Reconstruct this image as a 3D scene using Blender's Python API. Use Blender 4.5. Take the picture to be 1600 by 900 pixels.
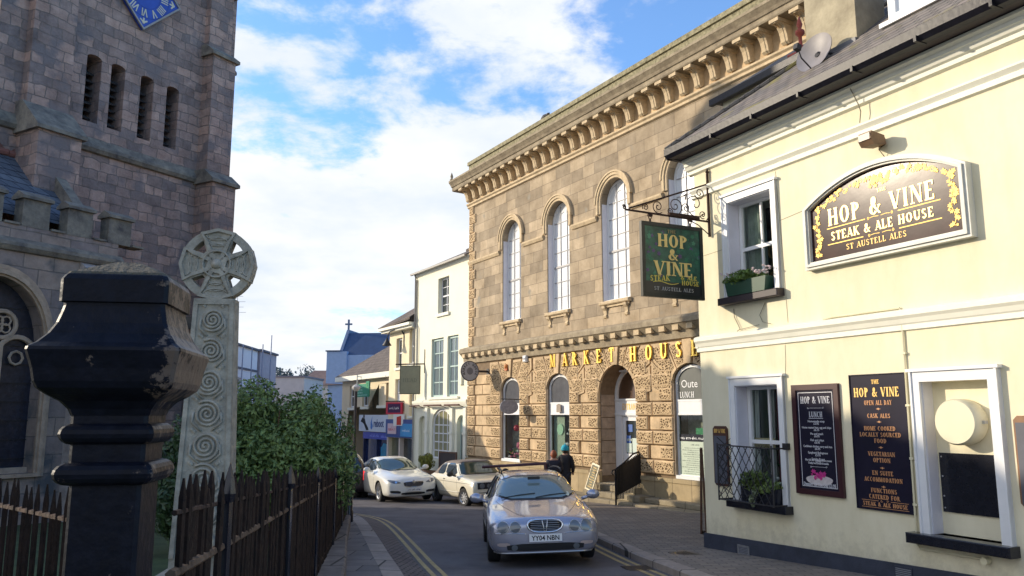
import bpy, bmesh, math, random
from math import sin, cos, pi, radians as R, sqrt, atan2
from mathutils import Vector, Matrix
from mathutils.geometry import tessellate_polygon
from mathutils.bvhtree import BVHTree
import numpy as np
random.seed(7)
for _o in list(bpy.data.objects): bpy.data.objects.remove(_o)
scene = bpy.context.scene
# ------------------------------------------------------------------ camera
cam = bpy.data.objects.new('camera', bpy.data.cameras.new('camera'))
scene.collection.objects.link(cam)
cam.location = (0, 0, 3.0)
cam.rotation_euler = (R(90 + 8.95), 0, 0)
cam.data.lens = 28.125; cam.data.sensor_width = 36
cam.data.clip_start = .05; cam.data.clip_end = 4000
scene.camera = cam
# ------------------------------------------------------------------ light
SUN_AZ = Vector((-.971, .239, 0)).normalized(); SUN_EL = R(18.5)
sun_dir = Vector((SUN_AZ.x * cos(SUN_EL), SUN_AZ.y * cos(SUN_EL), sin(SUN_EL)))
sl = bpy.data.lights.new('sun', 'SUN'); sl.energy = 4.2; sl.angle = R(.6); sl.color = (1, .86, .66)
so = bpy.data.objects.new('sun', sl); scene.collection.objects.link(so)
so.rotation_euler = sun_dir.to_track_quat('Z', 'Y').to_euler()
world = bpy.data.worlds.new('World'); scene.world = world; world.use_nodes = True
wt = world.node_tree; wn = wt.nodes; wl = wt.links; wn.clear()
def W(t, **k):
    n = wn.new(t)
    for a, b in k.items(): setattr(n, a, b)
    return n
wout = W('ShaderNodeOutputWorld'); sky = W('ShaderNodeTexSky')
sky.sky_type = 'NISHITA'; sky.sun_disc = False; sky.sun_elevation = SUN_EL
sky.sun_rotation = atan2(SUN_AZ.x, SUN_AZ.y); sky.air_density = 1.2; sky.dust_density = .6; sky.ozone_density = 2.5
bg1 = W('ShaderNodeBackground'); bg1.inputs[1].default_value = .15
tint = W('ShaderNodeMix', data_type='RGBA', blend_type='MULTIPLY'); tint.inputs[0].default_value = 1; tint.inputs[7].default_value = (1.05, 1.45, 1.95, 1)
wl.new(sky.outputs[0], tint.inputs[6]); wl.new(tint.outputs[2], bg1.inputs[0])
tc = W('ShaderNodeTexCoord'); sep = W('ShaderNodeSeparateXYZ'); wl.new(tc.outputs['Generated'], sep.inputs[0])
def M(op, a, b=None, c=None):
    n = W('ShaderNodeMath', operation=op)
    for i, v in enumerate((a, b, c)):
        if v is None: continue
        if isinstance(v, (int, float)): n.inputs[i].default_value = v
        else: wl.new(v, n.inputs[i])
    return n.outputs[0]
zz = M('ADD', M('MAXIMUM', sep.outputs[2], 0.0), .22)
cx_ = M('DIVIDE', sep.outputs[0], zz); cy_ = M('DIVIDE', sep.outputs[1], zz)
cmb = W('ShaderNodeCombineXYZ'); wl.new(cx_, cmb.inputs[0]); wl.new(cy_, cmb.inputs[1])
def noise(vec, s, det, rough, off=(0, 0, 0), dist=0):
    mp = W('ShaderNodeMapping'); mp.inputs['Location'].default_value = off; wl.new(vec, mp.inputs[0])
    n = W('ShaderNodeTexNoise'); n.inputs['Scale'].default_value = s; n.inputs['Detail'].default_value = det
    n.inputs['Roughness'].default_value = rough; n.inputs['Distortion'].default_value = dist
    wl.new(mp.outputs[0], n.inputs['Vector']); return n.outputs[0]
CLOUD_OFF = (3.1, 1.7, 0)
n1 = noise(cmb.outputs[0], 1.15, 7, .56, CLOUD_OFF, .25)
n2 = noise(cmb.outputs[0], 4.4, 7, .62, (7.3, 2.2, 0), .2)
# more cloud towards the left of the street and close to the horizon
bias = M('ADD', M('MULTIPLY', sep.outputs[0], -.17), M('MULTIPLY', M('SUBTRACT', .45, sep.outputs[2]), .22))
den = M('ADD', M('ADD', M('MULTIPLY', n1, .64), M('MULTIPLY', n2, .38)), bias)
cr = W('ShaderNodeValToRGB'); wl.new(den, cr.inputs[0])
cr.color_ramp.elements[0].position = .485; cr.color_ramp.elements[0].color = (.04, .04, .04, 1)
cr.color_ramp.elements[1].position = .575; cr.color_ramp.elements[1].color = (1, 1, 1, 1)
cr.color_ramp.interpolation = 'EASE'
cc = W('ShaderNodeValToRGB'); wl.new(noise(cmb.outputs[0], 2.3, 5, .55, (1.1, 9.2, 0)), cc.inputs[0])
cc.color_ramp.elements[0].position = .33; cc.color_ramp.elements[0].color = (.74, .82, .93, 1)
cc.color_ramp.elements[1].position = .60; cc.color_ramp.elements[1].color = (.98, .985, 1.0, 1)
bg2 = W('ShaderNodeBackground'); wl.new(cc.outputs[0], bg2.inputs[0])
vd = W('ShaderNodeVectorMath', operation='DOT_PRODUCT'); wl.new(tc.outputs['Generated'], vd.inputs[0]); vd.inputs[1].default_value = sun_dir
glow = M('POWER', M('MAXIMUM', vd.outputs['Value'], 0.0), 40.0)
wl.new(M('ADD', M('MULTIPLY', glow, 3.0), 1.0), bg2.inputs[1])
mx = W('ShaderNodeMixShader'); wl.new(cr.outputs[0], mx.inputs[0]); wl.new(bg1.outputs[0], mx.inputs[1]); wl.new(bg2.outputs[0], mx.inputs[2])
wl.new(mx.outputs[0], wout.inputs[0])
scene.view_settings.view_transform = 'Standard'; scene.view_settings.look = 'None'
scene.view_settings.exposure = 0.12; scene.view_settings.gamma = 1
scene.render.engine = 'CYCLES'
scene.cycles.max_bounces = 6; scene.cycles.transparent_max_bounces = 6

# ------------------------------------------------------------------ helpers
col = scene.collection
def G(y):
    return 3 - (1.8 + .046 * y) if y < 14 else 3 - (2.444 + .035 * (y - 14)) if y < 40 else 3 - (3.354 + .06 * (y - 40))
class Frame:
    def __init__(s, ox, oy, deg):
        s.a = R(deg); s.o = Vector((ox, oy, 0)); s.X = Vector((cos(s.a), sin(s.a), 0)); s.Y = Vector((-sin(s.a), cos(s.a), 0))
    def at(s, u, v, z=0): return s.o + s.X * u + s.Y * v + Vector((0, 0, z))
PUB = Frame(3.48, 14.8, -64.3); MK = Frame(-1.911, 35.438, -59.9); CH = Frame(-9.25, 26, 60.3)

def empty(name, label, cat, loc=(0, 0, 0), rz=0, group=None):
    o = bpy.data.objects.new(name, None); col.objects.link(o); o.empty_display_size = .2
    o.location = loc; o.rotation_euler = (0, 0, rz); o['label'] = label; o['category'] = cat
    if group: o['group'] = group
    return o
def tag(o, label, cat, group=None, kind=None):
    if label: o['label'] = label
    if cat: o['category'] = cat
    if group: o['group'] = group
    if kind: o['kind'] = kind
    return o
def copy_tree(o, parent=None):
    c = o.copy(); col.objects.link(c)
    if parent: c.parent = parent
    for ch in list(o.children): copy_tree(ch, c)
    return c
class MB:
    def __init__(s): s.v = []; s.f = []; s.m = []; s.g = []
    def add(s, vs, fs, mi=0):
        n = len(s.v); s.g.append((len(s.v), len(s.f))); s.v += [tuple(p) for p in vs]; s.f += [tuple(i + n for i in f) for f in fs]; s.m += [mi] * len(fs); return s
    def box(s, x0, x1, y0, y1, z0, z1, mi=0, M4=None, bev=0):
        if bev > 0:
            b = min(bev, (x1-x0)*.45, (z1-z0)*.45, (y1-y0)*.9)
            # chamfered front (-y) face
            vs = [(x0+b,y0,z0+b),(x1-b,y0,z0+b),(x1-b,y0,z1-b),(x0+b,y0,z1-b),
                  (x0,y0+b,z0),(x1,y0+b,z0),(x1,y0+b,z1),(x0,y0+b,z1),
                  (x0,y1,z0),(x1,y1,z0),(x1,y1,z1),(x0,y1,z1)]
            fs = [(0,1,2,3),(0,4,5,1),(1,5,6,2),(2,6,7,3),(3,7,4,0),(4,8,9,5),(5,9,10,6),(6,10,11,7),(7,11,8,4),(8,11,10,9)]
        else:
            vs = [(x, y, z) for z in (z0, z1) for x, y in ((x0, y0), (x1, y0), (x1, y1), (x0, y1))]
            fs = [(0,3,2,1),(4,5,6,7),(0,1,5,4),(1,2,6,5),(2,3,7,6),(3,0,4,7)]
        if M4: vs = [tuple(M4 @ Vector(p)) for p in vs]
        return s.add(vs, fs, mi)
    def prism(s, pts, a0, a1, ax='y', mi=0, M4=None):
        """pts 2d, extruded along ax. ax y: pts=(x,z); ax x: pts=(y,z); ax z: pts=(x,y)"""
        n = len(pts)
        def mk(p, a): return (p[0], a, p[1]) if ax == 'y' else (a, p[0], p[1]) if ax == 'x' else (p[0], p[1], a)
        vs = [mk(p, a0) for p in pts] + [mk(p, a1) for p in pts]
        tr = tessellate_polygon([[Vector((p[0], p[1], 0)) for p in pts]])
        fs = [tuple(t) for t in tr] + [tuple(i + n for i in reversed(t)) for t in tr]
        if n <= 4: fs = [tuple(range(n)), tuple(range(2*n-1, n-1, -1))]
        fs += [(i, i + n, (i + 1) % n + n, (i + 1) % n) for i in range(n)]
        if M4: vs = [tuple(M4 @ Vector(p)) for p in vs]
        return s.add(vs, fs, mi)
    def plate(s, outer, holes, y0, y1, mi=0, back=False):
        loops = [outer] + holes
        tr = tessellate_polygon([[Vector((p[0], p[1], 0)) for p in l] for l in loops])
        allp = [p for l in loops for p in l]; n = len(allp)
        vs = [(p[0], y0, p[1]) for p in allp] + [(p[0], y1, p[1]) for p in allp]
        fs = [tuple(t) for t in tr]
        if back: fs += [tuple(i + n for i in t[::-1]) for t in tr]
        k = 0
        for l in loops:
            m = len(l); fs += [(k + i, k + (i + 1) % m, k + (i + 1) % m + n, k + i + n) for i in range(m)]; k += m
        return s.add(vs, fs, mi)
    def tube(s, pts, r, n=8, closed=False, mi=0, caps=True):
        pts = [Vector(p) for p in pts]; m = len(pts); rr = r if isinstance(r, (list, tuple)) else [r] * m
        vs = []; prev = None
        for i, p in enumerate(pts):
            d = (pts[(i + 1) % m] - pts[i - 1]) if closed else (pts[min(i + 1, m - 1)] - pts[max(i - 1, 0)])
            if d.length < 1e-9: d = Vector((0, 0, 1))
            d.normalize()
            if prev is None: a = d.orthogonal().normalized()
            else:
                a = prev - d * prev.dot(d)
                a = a.normalized() if a.length > 1e-6 else d.orthogonal().normalized()
            prev = a; b = d.cross(a)
            vs += [p + (a * cos(2*pi*j/n) + b * sin(2*pi*j/n)) * rr[i] for j in range(n)]
        fs = []
        for i in range(m if closed else m - 1):
            for j in range(n):
                fs.append((i*n+j, i*n+(j+1)%n, ((i+1)%m)*n+(j+1)%n, ((i+1)%m)*n+j))
        if not closed and caps: fs += [tuple(range(n-1, -1, -1)), tuple(range((m-1)*n, m*n))]
        return s.add(vs, fs, mi)
    def lathe(s, prof, n=24, c=(0, 0, 0), axis='z', mi=0, a_off=0, capped=True):
        """prof list of (r,h)"""
        vs = []
        for r, h in prof:
            for j in range(n):
                a = 2*pi*j/n + a_off; x, y = r*cos(a), r*sin(a)
                p = (x, y, h) if axis == 'z' else (x, -h, y) if axis == 'y' else (h, x, y)
                vs.append((p[0]+c[0], p[1]+c[1], p[2]+c[2]))
        fs = [(i*n+j, i*n+(j+1)%n, (i+1)*n+(j+1)%n, (i+1)*n+j) for i in range(len(prof)-1) for j in range(n)]
        if capped: fs += [tuple(range(n-1, -1, -1)), tuple(range((len(prof)-1)*n, len(prof)*n))]
        return s.add(vs, fs, mi)
    def each(s, name, mat, parent=None, per=1, **k):
        """every piece (or every `per` pieces) becomes a part of its own"""
        g = s.g + [(len(s.v), len(s.f))]; out = []
        for i in range(0, len(s.g), per):
            j = min(i + per, len(s.g)); q = MB(); v0, f0 = g[i]; v1, f1 = g[j]
            q.v = s.v[v0:v1]; q.f = [tuple(a - v0 for a in f) for f in s.f[f0:f1]]; q.m = s.m[f0:f1]; out.append(q.build(name, mat, parent, **k))
        return out
    def build(s, name, mat, parent=None, label=None, smooth=False, loc=None, rz=0, fix=True):
        me = bpy.data.meshes.new(name); me.from_pydata(s.v, [], s.f); 
        mats = mat if isinstance(mat, (list, tuple)) else [mat]
        for m_ in mats: me.materials.append(m_)
        me.polygons.foreach_set('material_index', s.m)
        if fix:
            bm = bmesh.new(); bm.from_mesh(me); bmesh.ops.recalc_face_normals(bm, faces=bm.faces); bm.to_mesh(me); bm.free()
        if smooth:
            me.polygons.foreach_set('use_smooth', [True] * len(me.polygons))
            if smooth == 'auto':
                try: me.set_sharp_from_angle(angle=R(35))
                except Exception: pass
        me.update()
        o = bpy.data.objects.new(name, me); col.objects.link(o)
        if parent: o.parent = parent
        if loc is not None: o.location = loc
        if rz: o.rotation_euler = (0, 0, rz)
        if label: o['label'] = label
        return o
def evald(o):
    dg = bpy.context.evaluated_depsgraph_get(); return bpy.data.meshes.new_from_object(o.evaluated_get(dg))
def rect(x0, x1, z0, z1): return [(x0, z0), (x1, z0), (x1, z1), (x0, z1)]
def arch(x0, x1, z0, zs, rise=None, n=14):
    w = (x1 - x0) / 2; rise = w if rise is None else rise; c = (x0 + x1) / 2
    return [(x0, z0), (x1, z0)] + [(c + w * cos(pi*i/n), zs + rise * sin(pi*i/n)) for i in range(n + 1)]

# ------------------------------------------------------------------ materials
def mat(name, c, rough=.7, metal=0, var=.15, vs=3.0, bump=.0, bs=30, c2=None, spec=.5, coat=0, fine=.0, stain=None):
    m = bpy.data.materials.new(name); m.use_nodes = True; nt = m.node_tree; N = nt.nodes; L = nt.links
    b = N['Principled BSDF']; b.inputs['Roughness'].default_value = rough; b.inputs['Metallic'].default_value = metal
    b.inputs['Specular IOR Level'].default_value = spec; b.inputs['Coat Weight'].default_value = coat; b.inputs['Coat Roughness'].default_value = .06
    t = N.new('ShaderNodeTexCoord')
    if var > 0:
        n = N.new('ShaderNodeTexNoise'); n.inputs['Scale'].default_value = vs; n.inputs['Detail'].default_value = 8; n.inputs['Roughness'].default_value = .65
        L.new(t.outputs['Object'], n.inputs['Vector'])
        r = N.new('ShaderNodeValToRGB'); r.color_ramp.elements[0].position = .3; r.color_ramp.elements[1].position = .7
        a = tuple(x * (1 - var) for x in c[:3]); d = tuple(min(1, x * (1 + var)) for x in c[:3]) if c2 is None else c2
        r.color_ramp.elements[0].color = (*a, 1); r.color_ramp.elements[1].color = (*d, 1)
        L.new(n.outputs[0], r.inputs[0]); L.new(r.outputs[0], b.inputs['Base Color'])
    else: b.inputs['Base Color'].default_value = (*c, 1)
    if bump > 0:
        n2 = N.new('ShaderNodeTexNoise'); n2.inputs['Scale'].default_value = bs; n2.inputs['Detail'].default_value = 6
        L.new(t.outputs['Object'], n2.inputs['Vector'])
        bp = N.new('ShaderNodeBump'); bp.inputs['Strength'].default_value = bump; bp.inputs['Distance'].default_value = .02
        L.new(n2.outputs[0], bp.inputs['Height']); L.new(bp.outputs[0], b.inputs['Normal'])
    return m
def brickmat(name, c1, c2, mortar, bw, bh, ms=.012, bump=.5, rough=.85, var=.35, vs=1.2, tint=None, offs=.5, sq=.5, mode='wall', noisebump=.3, spots=None, coarse=0):
    m = bpy.data.materials.new(name); m.use_nodes = True; nt = m.node_tree; N = nt.nodes; L = nt.links
    b = N['Principled BSDF']; b.inputs['Roughness'].default_value = rough; b.inputs['Specular IOR Level'].default_value = .25
    t = N.new('ShaderNodeTexCoord'); s = N.new('ShaderNodeSeparateXYZ'); L.new(t.outputs['Object'], s.inputs[0])
    cb = N.new('ShaderNodeCombineXYZ'); ad = N.new('ShaderNodeMath'); ad.operation = 'ADD'
    L.new(s.outputs[0], ad.inputs[0]); L.new(s.outputs[1], ad.inputs[1])
    if mode == 'wall': L.new(ad.outputs[0], cb.inputs[0]); L.new(s.outputs[2], cb.inputs[1])
    else: L.new(s.outputs[0], cb.inputs[0]); L.new(s.outputs[1], cb.inputs[1])
    vec = cb.outputs[0]
    if coarse:
        nn = N.new('ShaderNodeTexNoise'); nn.inputs['Scale'].default_value = 2.2; L.new(vec, nn.inputs['Vector'])
        vm = N.new('ShaderNodeVectorMath'); vm.operation = 'MULTIPLY_ADD'; L.new(nn.outputs['Color'], vm.inputs[0]); vm.inputs[1].default_value = (coarse,)*3; L.new(vec, vm.inputs[2]); vec = vm.outputs[0]
    br = N.new('ShaderNodeTexBrick'); L.new(vec, br.inputs['Vector']); br.offset = offs; br.squash = 1.0
    if sq != .5: br.squash = sq; br.squash_frequency = 3
    br.inputs['Color1'].default_value = (*c1, 1); br.inputs['Color2'].default_value = (*c2, 1); br.inputs['Mortar'].default_value = (*mortar, 1)
    br.inputs['Scale'].default_value = 1; br.inputs['Mortar Size'].default_value = ms; br.inputs['Mortar Smooth'].default_value = .3
    br.inputs['Brick Width'].default_value = bw; br.inputs['Row Height'].default_value = bh; br.inputs['Bias'].default_value = 0
    n = N.new('ShaderNodeTexNoise'); n.inputs['Scale'].default_value = vs; n.inputs['Detail'].default_value = 9; n.inputs['Roughness'].default_value = .7
    L.new(t.outputs['Object'], n.inputs['Vector'])
    r = N.new('ShaderNodeValToRGB'); r.color_ramp.elements[0].position = .32; r.color_ramp.elements[1].position = .68
    r.color_ramp.elements[0].color = (*[x * (1 - var) for x in (tint or (1, 1, 1))], 1); r.color_ramp.elements[1].color = (1, 1, 1, 1)
    L.new(n.outputs[0], r.inputs[0])
    mx = N.new('ShaderNodeMix'); mx.data_type = 'RGBA'; mx.blend_type = 'MULTIPLY'; mx.inputs[0].default_value = 1
    L.new(br.outputs[0], mx.inputs[6]); L.new(r.outputs[0], mx.inputs[7]); outc = mx.outputs[2]
    if spots:
        n3 = N.new('ShaderNodeTexNoise'); n3.inputs['Scale'].default_value = spots[1]; n3.inputs['Detail'].default_value = 7; L.new(t.outputs['Object'], n3.inputs['Vector'])
        r3 = N.new('ShaderNodeValToRGB'); r3.color_ramp.elements[0].position = spots[2]; r3.color_ramp.elements[1].position = spots[2] + .1
        L.new(n3.outputs[0], r3.inputs[0]); m3 = N.new('ShaderNodeMix'); m3.data_type = 'RGBA'; L.new(r3.outputs[0], m3.inputs[0])
        L.new(outc, m3.inputs[6]); m3.inputs[7].default_value = (*spots[0], 1); outc = m3.outputs[2]
    L.new(outc, b.inputs['Base Color'])
    n2 = N.new('ShaderNodeTexNoise'); n2.inputs['Scale'].default_value = 14; n2.inputs['Detail'].default_value = 8; L.new(t.outputs['Object'], n2.inputs['Vector'])
    ma = N.new('ShaderNodeMath'); ma.operation = 'MULTIPLY_ADD'; L.new(n2.outputs[0], ma.inputs[0]); ma.inputs[1].default_value = noisebump
    iv = N.new('ShaderNodeMath'); iv.operation = 'SUBTRACT'; iv.inputs[0].default_value = 1; L.new(br.outputs['Fac'], iv.inputs[1]); L.new(iv.outputs[0], ma.inputs[2])
    bp = N.new('ShaderNodeBump'); bp.inputs['Strength'].default_value = bump; bp.inputs['Distance'].default_value = .02
    L.new(ma.outputs[0], bp.inputs['Height']); L.new(bp.outputs[0], b.inputs['Normal'])
    return m
def glassmat(name, c=(.03, .04, .045), rough=.04, spec=.9):
    m = mat(name, c, rough, 0, 0, spec=spec); m.node_tree.nodes['Principled BSDF'].inputs['IOR'].default_value = 1.55; return m
def clearglass(name):
    m = bpy.data.materials.new(name); m.use_nodes = True; N = m.node_tree.nodes; L = m.node_tree.links; N.remove(N['Principled BSDF'])
    tr = N.new('ShaderNodeBsdfTransparent'); tr.inputs[0].default_value = (.82, .86, .84, 1); gl = N.new('ShaderNodeBsdfGlossy'); gl.inputs['Roughness'].default_value = .03
    fr = N.new('ShaderNodeFresnel'); fr.inputs[0].default_value = 1.7; mxx = N.new('ShaderNodeMixShader')
    ge = N.new('ShaderNodeNewGeometry'); iv = N.new('ShaderNodeMath'); iv.operation = 'SUBTRACT'; iv.inputs[0].default_value = 1; L.new(ge.outputs['Backfacing'], iv.inputs[1])
    ml = N.new('ShaderNodeMath'); ml.operation = 'MULTIPLY'; L.new(iv.outputs[0], ml.inputs[0]); L.new(fr.outputs[0], ml.inputs[1]); fr.inputs[0].default_value = 1.5
    L.new(ml.outputs[0], mxx.inputs[0]); L.new(tr.outputs[0], mxx.inputs[1]); L.new(gl.outputs[0], mxx.inputs[2]); L.new(mxx.outputs[0], N['Material Output'].inputs[0]); return m
def emit(name, c, s):
    m = mat(name, c, .5, 0, 0); b = m.node_tree.nodes['Principled BSDF']; b.inputs['Emission Color'].default_value = (*c, 1); b.inputs['Emission Strength'].default_value = s; return m
def vermic(name, c, dark):
    """worm-eaten rustication: raised worms with pits between them"""
    m = bpy.data.materials.new(name); m.use_nodes = True; nt = m.node_tree; N = nt.nodes; L = nt.links
    b = N['Principled BSDF']; b.inputs['Roughness'].default_value = .85; b.inputs['Specular IOR Level'].default_value = .2
    t = N.new('ShaderNodeTexCoord'); v = N.new('ShaderNodeTexVoronoi'); v.feature = 'DISTANCE_TO_EDGE'; v.inputs['Scale'].default_value = 11
    mp = N.new('ShaderNodeMapping'); mp.inputs['Scale'].default_value = (1, 1, 1.25); L.new(t.outputs['Object'], mp.inputs[0])
    n = N.new('ShaderNodeTexNoise'); n.inputs['Scale'].default_value = 6; L.new(mp.outputs[0], n.inputs['Vector'])
    vm = N.new('ShaderNodeVectorMath'); vm.operation = 'MULTIPLY_ADD'; L.new(n.outputs['Color'], vm.inputs[0]); vm.inputs[1].default_value = (.1, .1, .1); L.new(mp.outputs[0], vm.inputs[2])
    L.new(vm.outputs[0], v.inputs['Vector'])
    r = N.new('ShaderNodeValToRGB'); r.color_ramp.elements[0].position = .13; r.color_ramp.elements[0].color = (1, 1, 1, 1)
    r.color_ramp.elements[1].position = .20; r.color_ramp.elements[1].color = (0, 0, 0, 1); L.new(v.outputs['Distance'], r.inputs[0])
    mx = N.new('ShaderNodeMix'); mx.data_type = 'RGBA'; L.new(r.outputs[0], mx.inputs[0]); mx.inputs[6].default_value = (*dark, 1); mx.inputs[7].default_value = (*c, 1)  # pits get a darker colour for their dirt and the shade inside them
    L.new(mx.outputs[2], b.inputs['Base Color'])
    bp = N.new('ShaderNodeBump'); bp.inputs['Strength'].default_value = 1; bp.inputs['Distance'].default_value = .05
    L.new(r.outputs[0], bp.inputs['Height']); L.new(bp.outputs[0], b.inputs['Normal']); return m

STONE = (.58, .455, .29); STONE_D = (.40, .30, .185)
m_ashlar = brickmat('ashlar', (.62, .495, .345), (.38, .31, .225), (.26, .21, .155), .95, .42, .009, .5, var=.42, vs=1.1, tint=(.9, .86, .8), coarse=.0, noisebump=.5, sq=.72, spots=((.30, .27, .22), 1.6, .62))
m_stone = mat('carved_stone', STONE, .85, var=.25, vs=5, bump=.35, bs=25)
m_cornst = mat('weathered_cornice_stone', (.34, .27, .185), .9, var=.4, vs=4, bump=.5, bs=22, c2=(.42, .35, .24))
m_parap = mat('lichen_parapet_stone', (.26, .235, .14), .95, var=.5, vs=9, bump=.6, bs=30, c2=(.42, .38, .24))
m_plain = mat('plain_block_stone', (.56, .41, .245), .85, var=.38, vs=1.6, bump=.25, bs=20)
m_joint = mat('recessed_joint_stone', (.20, .14, .085), .9, var=.25, vs=5, bump=.3)  # joint stone darkened so its colour carries the shade between blocks
m_verm = vermic('worm_eaten_stone', (.60, .44, .26), (.13, .08, .04))
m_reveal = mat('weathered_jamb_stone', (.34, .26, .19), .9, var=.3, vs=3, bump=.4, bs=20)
m_step = mat('granite_step', (.36, .31, .22), .9, var=.3, vs=5, bump=.4, bs=30)
m_wwood = mat('white_paint', (.76, .77, .78), .45, var=.05, vs=3)
m_lilac = mat('white_painted_reveal', (.66, .66, .72), .6, var=.06)
m_cream = mat('cream_render', (.78, .72, .515), .8, var=.05, vs=.9, bump=.14, bs=10, c2=(.84, .78, .585))
_nt = m_cream.node_tree; _b = _nt.nodes['Principled BSDF']; _t = _nt.nodes['Texture Coordinate']
_mp = _nt.nodes.new('ShaderNodeMapping'); _mp.inputs['Scale'].default_value = (1.8, 1.8, .5); _nt.links.new(_t.outputs['Object'], _mp.inputs[0])
_n = _nt.nodes.new('ShaderNodeTexNoise'); _n.inputs['Scale'].default_value = 1.6; _n.inputs['Detail'].default_value = 9; _n.inputs['Roughness'].default_value = .65; _nt.links.new(_mp.outputs[0], _n.inputs['Vector'])
_r = _nt.nodes.new('ShaderNodeValToRGB'); _r.color_ramp.elements[0].position = .30; _r.color_ramp.elements[0].color = (.91,.90,.86,1); _r.color_ramp.elements[1].position = .60; _r.color_ramp.elements[1].color = (1,1,1,1); _nt.links.new(_n.outputs[0], _r.inputs[0])
_mx = _nt.nodes.new('ShaderNodeMix'); _mx.data_type = 'RGBA'; _mx.blend_type = 'MULTIPLY'; _mx.inputs[0].default_value = 1
_o = _b.inputs['Base Color'].links[0].from_socket; _nt.links.new(_o, _mx.inputs[6]); _nt.links.new(_r.outputs[0], _mx.inputs[7])
_sz = _nt.nodes.new('ShaderNodeSeparateXYZ'); _nt.links.new(_t.outputs['Object'], _sz.inputs[0])
_zr = _nt.nodes.new('ShaderNodeMapRange'); _zr.inputs[1].default_value = 1.75; _zr.inputs[2].default_value = .85; _zr.inputs[3].default_value = -.30; _zr.inputs[4].default_value = .22; _nt.links.new(_sz.outputs[2], _zr.inputs[0])
_dn = _nt.nodes.new('ShaderNodeTexNoise'); _dn.inputs['Scale'].default_value = 5; _dn.inputs['Detail'].default_value = 10; _dn.inputs['Roughness'].default_value = .75; _nt.links.new(_t.outputs['Object'], _dn.inputs['Vector'])
_da = _nt.nodes.new('ShaderNodeMath'); _da.operation = 'ADD'; _nt.links.new(_dn.outputs[0], _da.inputs[0]); _nt.links.new(_zr.outputs[0], _da.inputs[1])
_dr = _nt.nodes.new('ShaderNodeValToRGB'); _dr.color_ramp.elements[0].position = .48; _dr.color_ramp.elements[1].position = .80; _dr.color_ramp.elements[1].color = (.55,.55,.55,1); _nt.links.new(_da.outputs[0], _dr.inputs[0])
_dm = _nt.nodes.new('ShaderNodeMix'); _dm.data_type = 'RGBA'; _nt.links.new(_dr.outputs[0], _dm.inputs[0]); _nt.links.new(_mx.outputs[2], _dm.inputs[6]); _dm.inputs[7].default_value = (.38,.34,.24,1); _nt.links.new(_dm.outputs[2], _b.inputs['Base Color'])
m_trimw = mat('pale_trim_paint', (.80, .79, .68), .6, var=.06, vs=2.5, bump=.05)
m_plinth = mat('blue_black_plinth_paint', (.035, .042, .065), .6, var=.3, vs=4, bump=.2)
m_slate = brickmat('slate', (.20, .18, .165), (.13, .125, .12), (.05, .05, .05), .26, .17, .008, .9, var=.4, vs=2.5, spots=((.22, .20, .08), 2.2, .58), mode='wall')
m_slate2 = brickmat('brown_slate', (.20, .165, .14), (.15, .125, .11), (.06, .05, .05), .3, .2, .008, .8, var=.3, vs=2)
m_blue_slate = brickmat('blue_slate', (.10, .13, .19), (.14, .17, .23), (.04, .05, .07), .4, .26, .012, .8, var=.3, vs=2)
m_black = mat('black_gloss_paint', (.012, .013, .02), .22, var=.2, vs=8, bump=.08, bs=12)
m_gutter = mat('gutter_black_paint', (.012, .012, .02), .42, var=.4, vs=14, bump=.2, bs=14, spec=.25)
m_blackm = mat('black_iron', (.018, .017, .02), .5, var=.4, vs=15, bump=.3, bs=40)
m_rust = mat('rusty_iron', (.025, .016, .015), .8, var=.5, vs=18, bump=.6, bs=40, c2=(.08, .04, .026), spec=.3)
m_railiron = mat('weathered_brown_rail', (.10, .06, .04), .9, var=.5, vs=9, bump=.6, bs=30, c2=(.20, .13, .085), spec=.2)
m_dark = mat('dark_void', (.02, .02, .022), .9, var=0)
m_glass = glassmat('window_glass'); m_cg = clearglass('clear_glass')
m_skyglass = glassmat('white_reflection_glass', (.78, .80, .82), .12, .6)  # white base colour stands in for the bright sky mirrored in the panes
m_gold = mat('gold_leaf', (.95, .62, .13), .28, .75, .1, 20)
m_goldpaint = mat('gold_paint', (.85, .55, .16), .45, .15, .1, 20)
m_goldbright = mat('pale_gold_leaf', (.95, .72, .30), .45, .3, 0)
m_white = mat('white_sign_paint', (.8, .8, .8), .5, var=0)
m_chst = brickmat('church_rubble_stone', (.56, .385, .31), (.27, .215, .20), (.27, .22, .19), .50, .29, .014, .9, var=.5, vs=1.7, tint=(1, .94, .93), coarse=.17, sq=.6, noisebump=1.3, spots=((.20, .165, .16), 1.3, .55))
m_chst2 = brickmat('church_aisle_stone', (.46, .35, .28), (.31, .25, .23), (.25, .21, .18), .7, .42, .014, .8, var=.45, vs=1.6, coarse=.05, noisebump=.9, spots=((.12, .12, .12), 1.1, .55))
m_chdr = mat('dressed_church_granite', (.36, .31, .28), .9, var=.4, vs=2.5, bump=.8, bs=18)
m_chdark = mat('dark_weathered_granite', (.17, .15, .14), .95, var=.5, vs=3, bump=.8, bs=16, c2=(.30, .26, .20))
m_tracery = mat('warm_window_tracery_stone', (.42, .31, .22), .9, var=.25, vs=5, bump=.4)
m_leaded = mat('leaded_church_glass', (.02, .022, .035), .3, var=.5, vs=10, bump=.4, bs=25)
m_cross = mat('pale_carved_granite', (.33, .30, .24), .9, var=.3, vs=7, bump=.5, bs=45, c2=(.47, .43, .35))
m_asph = mat('asphalt', (.10, .092, .10), .85, var=.3, vs=1.1, bump=.6, bs=140, c2=(.155, .143, .148))
m_pave = brickmat('paving_slabs', (.27, .235, .21), (.19, .17, .16), (.075, .065, .06), .9, .6, .012, .5, var=.35, vs=1.5, mode='floor', noisebump=.4)
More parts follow.
